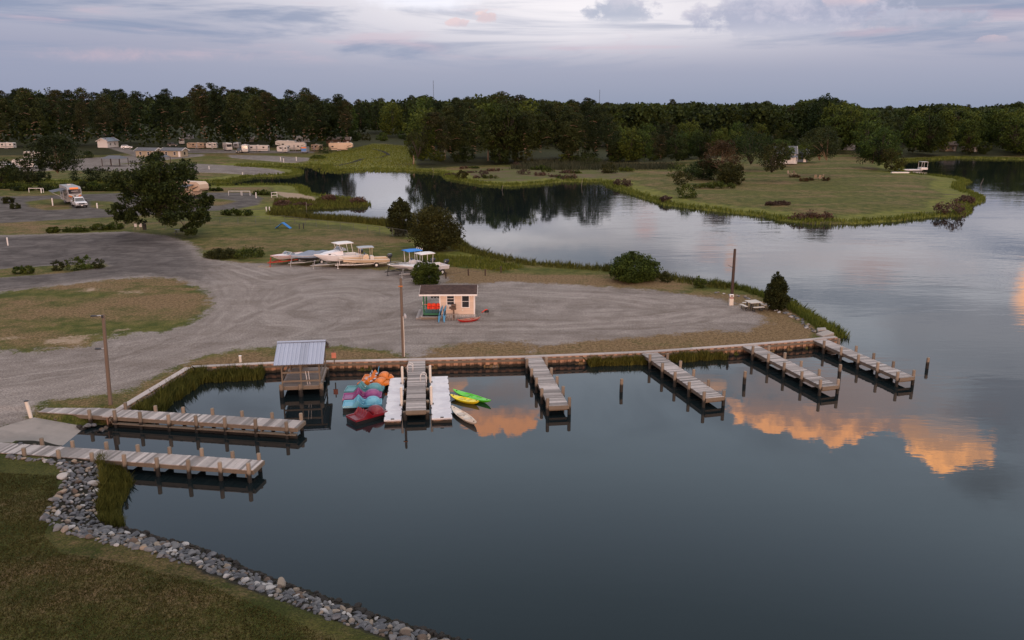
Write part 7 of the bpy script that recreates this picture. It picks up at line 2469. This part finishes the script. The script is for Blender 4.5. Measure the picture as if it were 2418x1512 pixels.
# planted bed on the far lawn
for k, (px, py, w) in enumerate(((1897, 429, 22), (1912, 427, 26), (1950, 428, 18), (1876, 420, 30))):
    lbs = ['orange brown plants at the outer end of the planted bed', 'dark red shrub in the planted bed', 'orange brown plants at the pine end of the planted bed', 'brown plants under the trio of lawn chairs']
    bush_at(lbs[k], px, py, py - 9, w, L_BROWN, 26, .22, 26, name='bed_plant', cat='plant', group='plants of the planted bed')


# ------------------------------------------------------------------ reeds, marsh grass, lawn blades
def blades(name, label, X, Y, Z, hgt, wid, lm, lean=.35):
    n = len(X)
    base = np.stack([X, Y, Z], 1)
    a = rng.uniform(0, 6.283, n)
    s = np.stack([np.cos(a), np.sin(a), np.zeros(n)], 1) * (wid * .5)[:, None]
    b = rng.uniform(0, 6.283, n)
    ln = rng.normal(0, lean, n)[:, None] * hgt[:, None]
    d = np.stack([np.cos(b), np.sin(b), np.zeros(n)], 1) * ln
    mid = base + d * .35 + np.array([0, 0, .62]) * hgt[:, None]
    tip = base + d + np.array([0, 0, 1.0]) * hgt[:, None]
    v = np.stack([base - s, base + s, mid + s * .7, tip, mid - s * .7], 1).reshape(-1, 3)
    t = rng.normal(.45, .22, n)
    me = fast_mesh(name, v, 5, np.arange(5 * n), lm, np.clip(t, 0, 1))
    o = bpy.data.objects.new(name, me)
    col.objects.link(o)
    return tag(o, label, None, None, 'stuff')


def fill(poly, n):
    lo, hi = poly.min(0), poly.max(0)
    q = rng.uniform(lo, hi, (n * 4, 2))
    q = q[inside(q, poly)]
    return q[:n]


def along(line, n, lo, hi):
    """Random points beside a polyline, offset lo..hi to its left side."""
    line = np.asarray(line)
    seg = np.diff(line, axis=0)
    ln = np.hypot(*seg.T)
    i = rng.choice(len(seg), n, p=ln / ln.sum())
    t = rng.uniform(0, 1, n)[:, None]
    p = line[i] + seg[i] * t
    nrm = np.stack([-seg[i, 1], seg[i, 0]], 1) / ln[i][:, None]
    return p + nrm * rng.uniform(lo, hi, n)[:, None]


clump_noise = lambda q, s=1.0: wob(q, 5 * s) + .5 * wob(q[:, ::-1], 9 * s)


def reed_patch(name, label, q, h0, h1, w, lm, z=None):
    ragged = np.clip(.80 + .55 * clump_noise(q, 1.3) + .35 * clump_noise(q[:, ::-1], 3.1), .30, 1.15)
    q = q[rng.uniform(0, 1, len(q)) < np.clip(ragged * 1.25 - .15, .25, 1)]
    ragged = np.clip(.80 + .55 * clump_noise(q, 1.3) + .35 * clump_noise(q[:, ::-1], 3.1), .30, 1.15)
    hh = rng.uniform(h0, h1, len(q)) * ragged
    zz = np.maximum(-.1, np.array(land_height(q)[0])) - .03 if z is None else np.full(len(q), z)
    return blades(name, label, q[:, 0], q[:, 1], zz, hh, np.full(len(q), w) * rng.uniform(.6, 1.4, len(q)), lm)


B = [np.array(p[:2]) for p in bulk]
q = along([B[1], B[2], B[2] + (B[3] - B[2]) * .83], 9000, -1.9, -.05)
q = q[(line_dist(q, np.array([B[1], B[2], B[3]])) + .7 * clump_noise(q)) < 1.75]
reed_patch('reeds', 'green reeds along the angled bulkhead by the launch dock', q, .5, 1.15, .045, L_REED, -.05)
q = along([B[6] + (B[7] - B[6]) * .52, B[7]], 2600, -.95, -.05)
q = q[line_dist(q, np.array([B[6], B[7]])) + .5 * clump_noise(q) < .85]
reed_patch('reeds', 'reeds at the bulkhead before the first slanting pier', q, .4, .95, .04, L_REED, -.05)
q = along([B[7] + (B[8] - B[7]) * .22, B[7] + (B[8] - B[7]) * .80], 2800, -1.2, -.05)
q = q[line_dist(q, np.array([B[7], B[8]])) + .5 * clump_noise(q) < 1.05]
reed_patch('reeds', 'reeds at the bulkhead between the two slanting piers', q, .4, .95, .04, L_REED, -.05)
fg = P([(232, 1100), (262, 1088), (290, 1100), (314, 1140), (300, 1170), (285, 1200), (296, 1242), (262, 1250), (232, 1238), (230, 1200), (240, 1160)], .1)
q = fill(fg, 6500)
reed_patch('reeds', 'clump of reeds between rock bank and the lower launch dock', q, .35, .85, .03, L_REED)
q = along(W2[:9], 9000, -.9, 2.0)
reed_patch('reeds', 'bright green cordgrass along the point below the conical cedar', q, .5, 1.0, .05, L_REEDG)
q = along(W2[7:20], 12000, -.4, 3.2)
reed_patch('reeds', 'shore grass along the back of the gravel lot', q, .35, 1.0, .06, L_REED)
q = along(W2[19:], 12000, -.5, 3.0)
reed_patch('reeds', 'tall shore reeds behind the dog park', q, .6, 1.5, .08, L_REED)
q = P([(930, 628), (1000, 605), (1120, 606), (1240, 632), (1180, 640), (1060, 628), (960, 630)], .8)
q = fill(q, 6000)
reed_patch('wild_grass', 'rough grass between the boats and the shore', q, .2, .7, .06, L_REEDG)
allm = np.vstack([W3])
q = along(allm, 48000, -.5, 3.4)
q = q[(line_dist(q, W3) + 1.6 * clump_noise(q, .8)) < 2.4]
q = q[(q[:, 1] < 420) & (np.abs(q[:, 0]) < 260)]
reed_patch('marsh_grass', 'pale green marsh grass fringing the creek and the far shores', q, .35, .95, .15, L_REEDG)
q = fill(meadow, 12000)
q = q[line_dist(q, creek) > .7]
reed_patch('marsh_grass', 'bright marsh meadow grass beyond the creek', q, .3, .6, .25, L_REEDG)
q = P([(1200, 400), (1260, 385), (1390, 378), (1440, 392), (1600, 392), (1600, 400), (1440, 402), (1300, 402)], .8)
q = fill(q, 7000)
reed_patch('tall_reeds', 'grey green reeds before the heath wood', q, 1.0, 2.2, .22, leaf_mat('grey_reeds', (.035, .040, .022), (.085, .092, .055)))
spit = P([(640, 497), (724, 494), (794, 490), (868, 486), (866, 480), (794, 468), (760, 466), (745, 478), (700, 474), (650, 476)], .3)
q = fill(spit, 9000)
reed_patch('marsh_grass', 'marsh grass covering the spit by the sandy cove', q, .3, .8, .14, L_REED)
lw = P([(-330, 1560), (-330, 1090), (-40, 1080), (130, 1090), (135, 1180), (100, 1245), (140, 1285), (300, 1310), (480, 1362), (640, 1425), (800, 1500), (900, 1560), (900, 1640), (-330, 1640)], 1.5)
q = fill(lw, 70000)
k = clump_noise(q, 1.6)
hh = np.clip(.05 + .035 * k + rng.uniform(0, .05, len(q)), .02, .16)
blades('grass', 'short dry grass on the bank above the rocks', q[:, 0], q[:, 1], np.array(land_height(q)[0]) - .01, hh, np.full(len(q), .035), L_GRASS, .7)

# ------------------------------------------------------------------ riprap
def rock_proto(seed, s=(1, .8, .55)):
    r_ = np.random.default_rng(seed)
    bm = bmesh.new()
    bmesh.ops.create_icosphere(bm, subdivisions=3, radius=.5)
    pl = [(Vector(d).normalized(), r_.uniform(.27, .44)) for d in r_.normal(size=(17, 3))]
    off = Vector(r_.uniform(-50, 50, 3))
    for v in bm.verts:
        for d, q in pl:
            k = v.co.dot(d)
            if k > q:
                v.co -= d * (k - q) * .92
        v.co *= 1 + .10 * noise.noise(v.co * 3 + off)
        v.co = Vector((v.co.x * s[0], v.co.y * s[1], v.co.z * s[2]))
    me = bpy.data.meshes.new('rock')
    bm.to_mesh(me)
    bm.free()
    me.shade_smooth()
    me.set_sharp_from_angle(angle=R(16))
    return me


def rockmat(name, c, c2):
    return mat(name, c, .85, .22, 3.0, color2=c2, bump=.35, spec=.25)


RM = [('slate grey', rockmat('slate_rock', (.085, .088, .098), (.135, .135, .145))), ('pale tan', rockmat('tan_rock', (.26, .21, .165), (.20, .17, .15))), ('near white', rockmat('white_rock', (.37, .35, .34), (.27, .26, .26))),
      ('brown', rockmat('brown_rock', (.12, .085, .065), (.085, .07, .06))), ('dark wet', rockmat('wet_rock', (.026, .023, .021), (.042, .034, .028))), ('mid grey', rockmat('grey_rock', (.15, .147, .15), (.105, .105, .112)))]
RP = {}
for i, (nm_, m_) in enumerate(RM):
    RP[i] = []
    for j in range(3):
        me = rock_proto(100 + i * 10 + j, (1.15, .85, .60) if j else (1.0, .75, .45))
        me.materials.append(m_)
        RP[i].append(me)
outer = [(1200, 1545), (1094, 1510), (1004, 1488), (974, 1478), (902, 1456), (859, 1440), (819, 1426), (749, 1401), (712, 1389), (644, 1364), (587, 1345), (560, 1326), (502, 1303), (447, 1283), (390, 1272), (322, 1252), (290, 1248), (240, 1242), (228, 1205), (236, 1160), (252, 1118), (238, 1096), (190, 1084), (120, 1076), (20, 1070)]
inner = [(20, 1079), (95, 1086), (140, 1098), (146, 1120), (140, 1160), (112, 1215), (106, 1245), (135, 1268), (185, 1278), (255, 1300), (300, 1304), (352, 1316), (400, 1338), (480, 1352), (545, 1380), (640, 1418), (700, 1446), (770, 1480), (850, 1498), (920, 1522), (1000, 1560)]
band = np.vstack([P(outer, 0.05), P(inner, .75)])
q = fill(band, 8000)
dockp = P([(-160, 1038), (-200, 1058), (597.5, 1113), (622, 1086)], .70)
q = q[(sdist(q, dockp) < -.12) & (sdist(q, ramp_poly) < .2)]
dwat = np.abs(sdist(q, WATER))
pos = []
order = []
for i in range(len(q)):
    s = float(np.clip(rng.lognormal(math.log(.31), .36), .14, .62))
    if all((q[i][0] - a) ** 2 + (q[i][1] - b) ** 2 > (.285 * (s + t)) ** 2 for a, b, t in pos):
        pos.append((q[i][0], q[i][1], s))
        order.append(i)
px_size = [s / max(1, math.hypot(x, y)) for x, y, s in pos]
rank = np.argsort(px_size)[::-1]
zr = land_height(np.array([[a, b] for a, b, _ in pos]))[0]
stuff_bm = []
where = {4: 'at the water edge of the rock bank', 0: 'in the rock bank', 1: 'in the rock bank', 2: 'in the rock bank', 3: 'in the rock bank', 5: 'in the rock bank'}
SV, SF, SM_, so = [], [], [], 0
for c_, k in enumerate(rank):
    x, y, s = pos[k]
    d = dwat[order[k]]
    i = 4 if d < .35 + rng.uniform(0, .35) else int(rng.choice([0, 1, 2, 3, 5], p=[.42, .13, .09, .09, .27]))
    me = RP[i][int(rng.integers(3))]
    rot = (rng.uniform(-.5, .5), rng.uniform(-.5, .5), rng.uniform(0, 6.28))
    z = max(zr[k], -.12) + s * .12
    if c_ < 300:
        o = bpy.data.objects.new('riprap_rock', me)
        col.objects.link(o)
        o.location, o.rotation_euler, o.scale = (x, y, z), rot, (s, s * rng.uniform(.85, 1.15), s * rng.uniform(.85, 1.2))
        tag(o, '%s boulder %s along the lawn' % (RM[i][0], where[i]), 'rock', '%s boulders of the rock bank' % RM[i][0])
    else:
        mtx = Matrix.Translation((x, y, z)) @ Matrix.Rotation(rot[2], 4, 'Z') @ Matrix.Rotation(rot[0], 4, 'X') @ Matrix.Scale(s, 4)
        n_ = len(me.vertices)
        co = np.empty(n_ * 3)
        me.vertices.foreach_get('co', co)
        co = co.reshape(-1, 3) @ np.array(mtx.to_3x3()).T + np.array(mtx.translation)
        tri = np.empty(len(me.polygons) * 3, np.int32)
        me.loops.foreach_get('vertex_index', tri)
        SV.append(co)
        SF.append(tri + so)
        SM_ += [i] * len(me.polygons)
        so += n_
if SV:
    me = fast_mesh('riprap', np.concatenate(SV), 3, np.concatenate(SF), RM[0][1], None, True)
    for nm_, m_ in RM[1:]:
        me.materials.append(m_)
    me.polygons.foreach_set('material_index', np.array(SM_, np.int32))
    me.update()
    o = bpy.data.objects.new('riprap', me)
    col.objects.link(o)
    tag(o, 'smaller stones packed between the boulders of the rock bank', None, None, 'stuff')
# rocks under the launch dock and along the point
r = np.random.default_rng(55)
for k in range(26):
    px, py = r.uniform(120, 255), 0
    py = 984 + (px - 120) * .16 + r.uniform(-3, 8)
    p = at(px, py, .3)
    s = r.uniform(.3, .55)
    i = int(r.choice([0, 3, 5, 4]))
    o = bpy.data.objects.new('riprap_rock', RP[i][int(r.integers(3))])
    col.objects.link(o)
    o.location, o.rotation_euler, o.scale = (p.x, p.y, .12 + .3 * r.uniform() - (px - 120) / 500), (r.uniform(-.4, .4), 0, r.uniform(0, 6)), (s, s, s)
    tag(o, '%s rock under the shore end of the upper launch dock' % RM[i][0], 'rock', '%s rocks under the launch dock' % RM[i][0])
for k in range(60):
    t = r.uniform()
    line = P([(1690, 690), (1760, 702), (1800, 715), (1830, 732), (1865, 742), (1895, 762), (1925, 785)], .8)
    f = t * (len(line) - 1)
    j = int(f)
    p = line[j] + (line[j + 1] - line[j]) * (f - j) + r.normal(0, .22, 2)
    s = r.uniform(.22, .5)
    i = int(r.choice([0, 2, 5, 1]))
    o = bpy.data.objects.new('shore_rock', RP[i][int(r.integers(3))])
    col.objects.link(o)
    o.location, o.rotation_euler, o.scale = (p[0], p[1], max(.1, ground_z(*p)) + .05), (r.uniform(-.4, .4), 0, r.uniform(0, 6)), (s, s, s)
    tag(o, '%s rock lining the point between the dark pole and the bulkhead end' % RM[i][0], 'rock', '%s rocks lining the point' % RM[i][0])
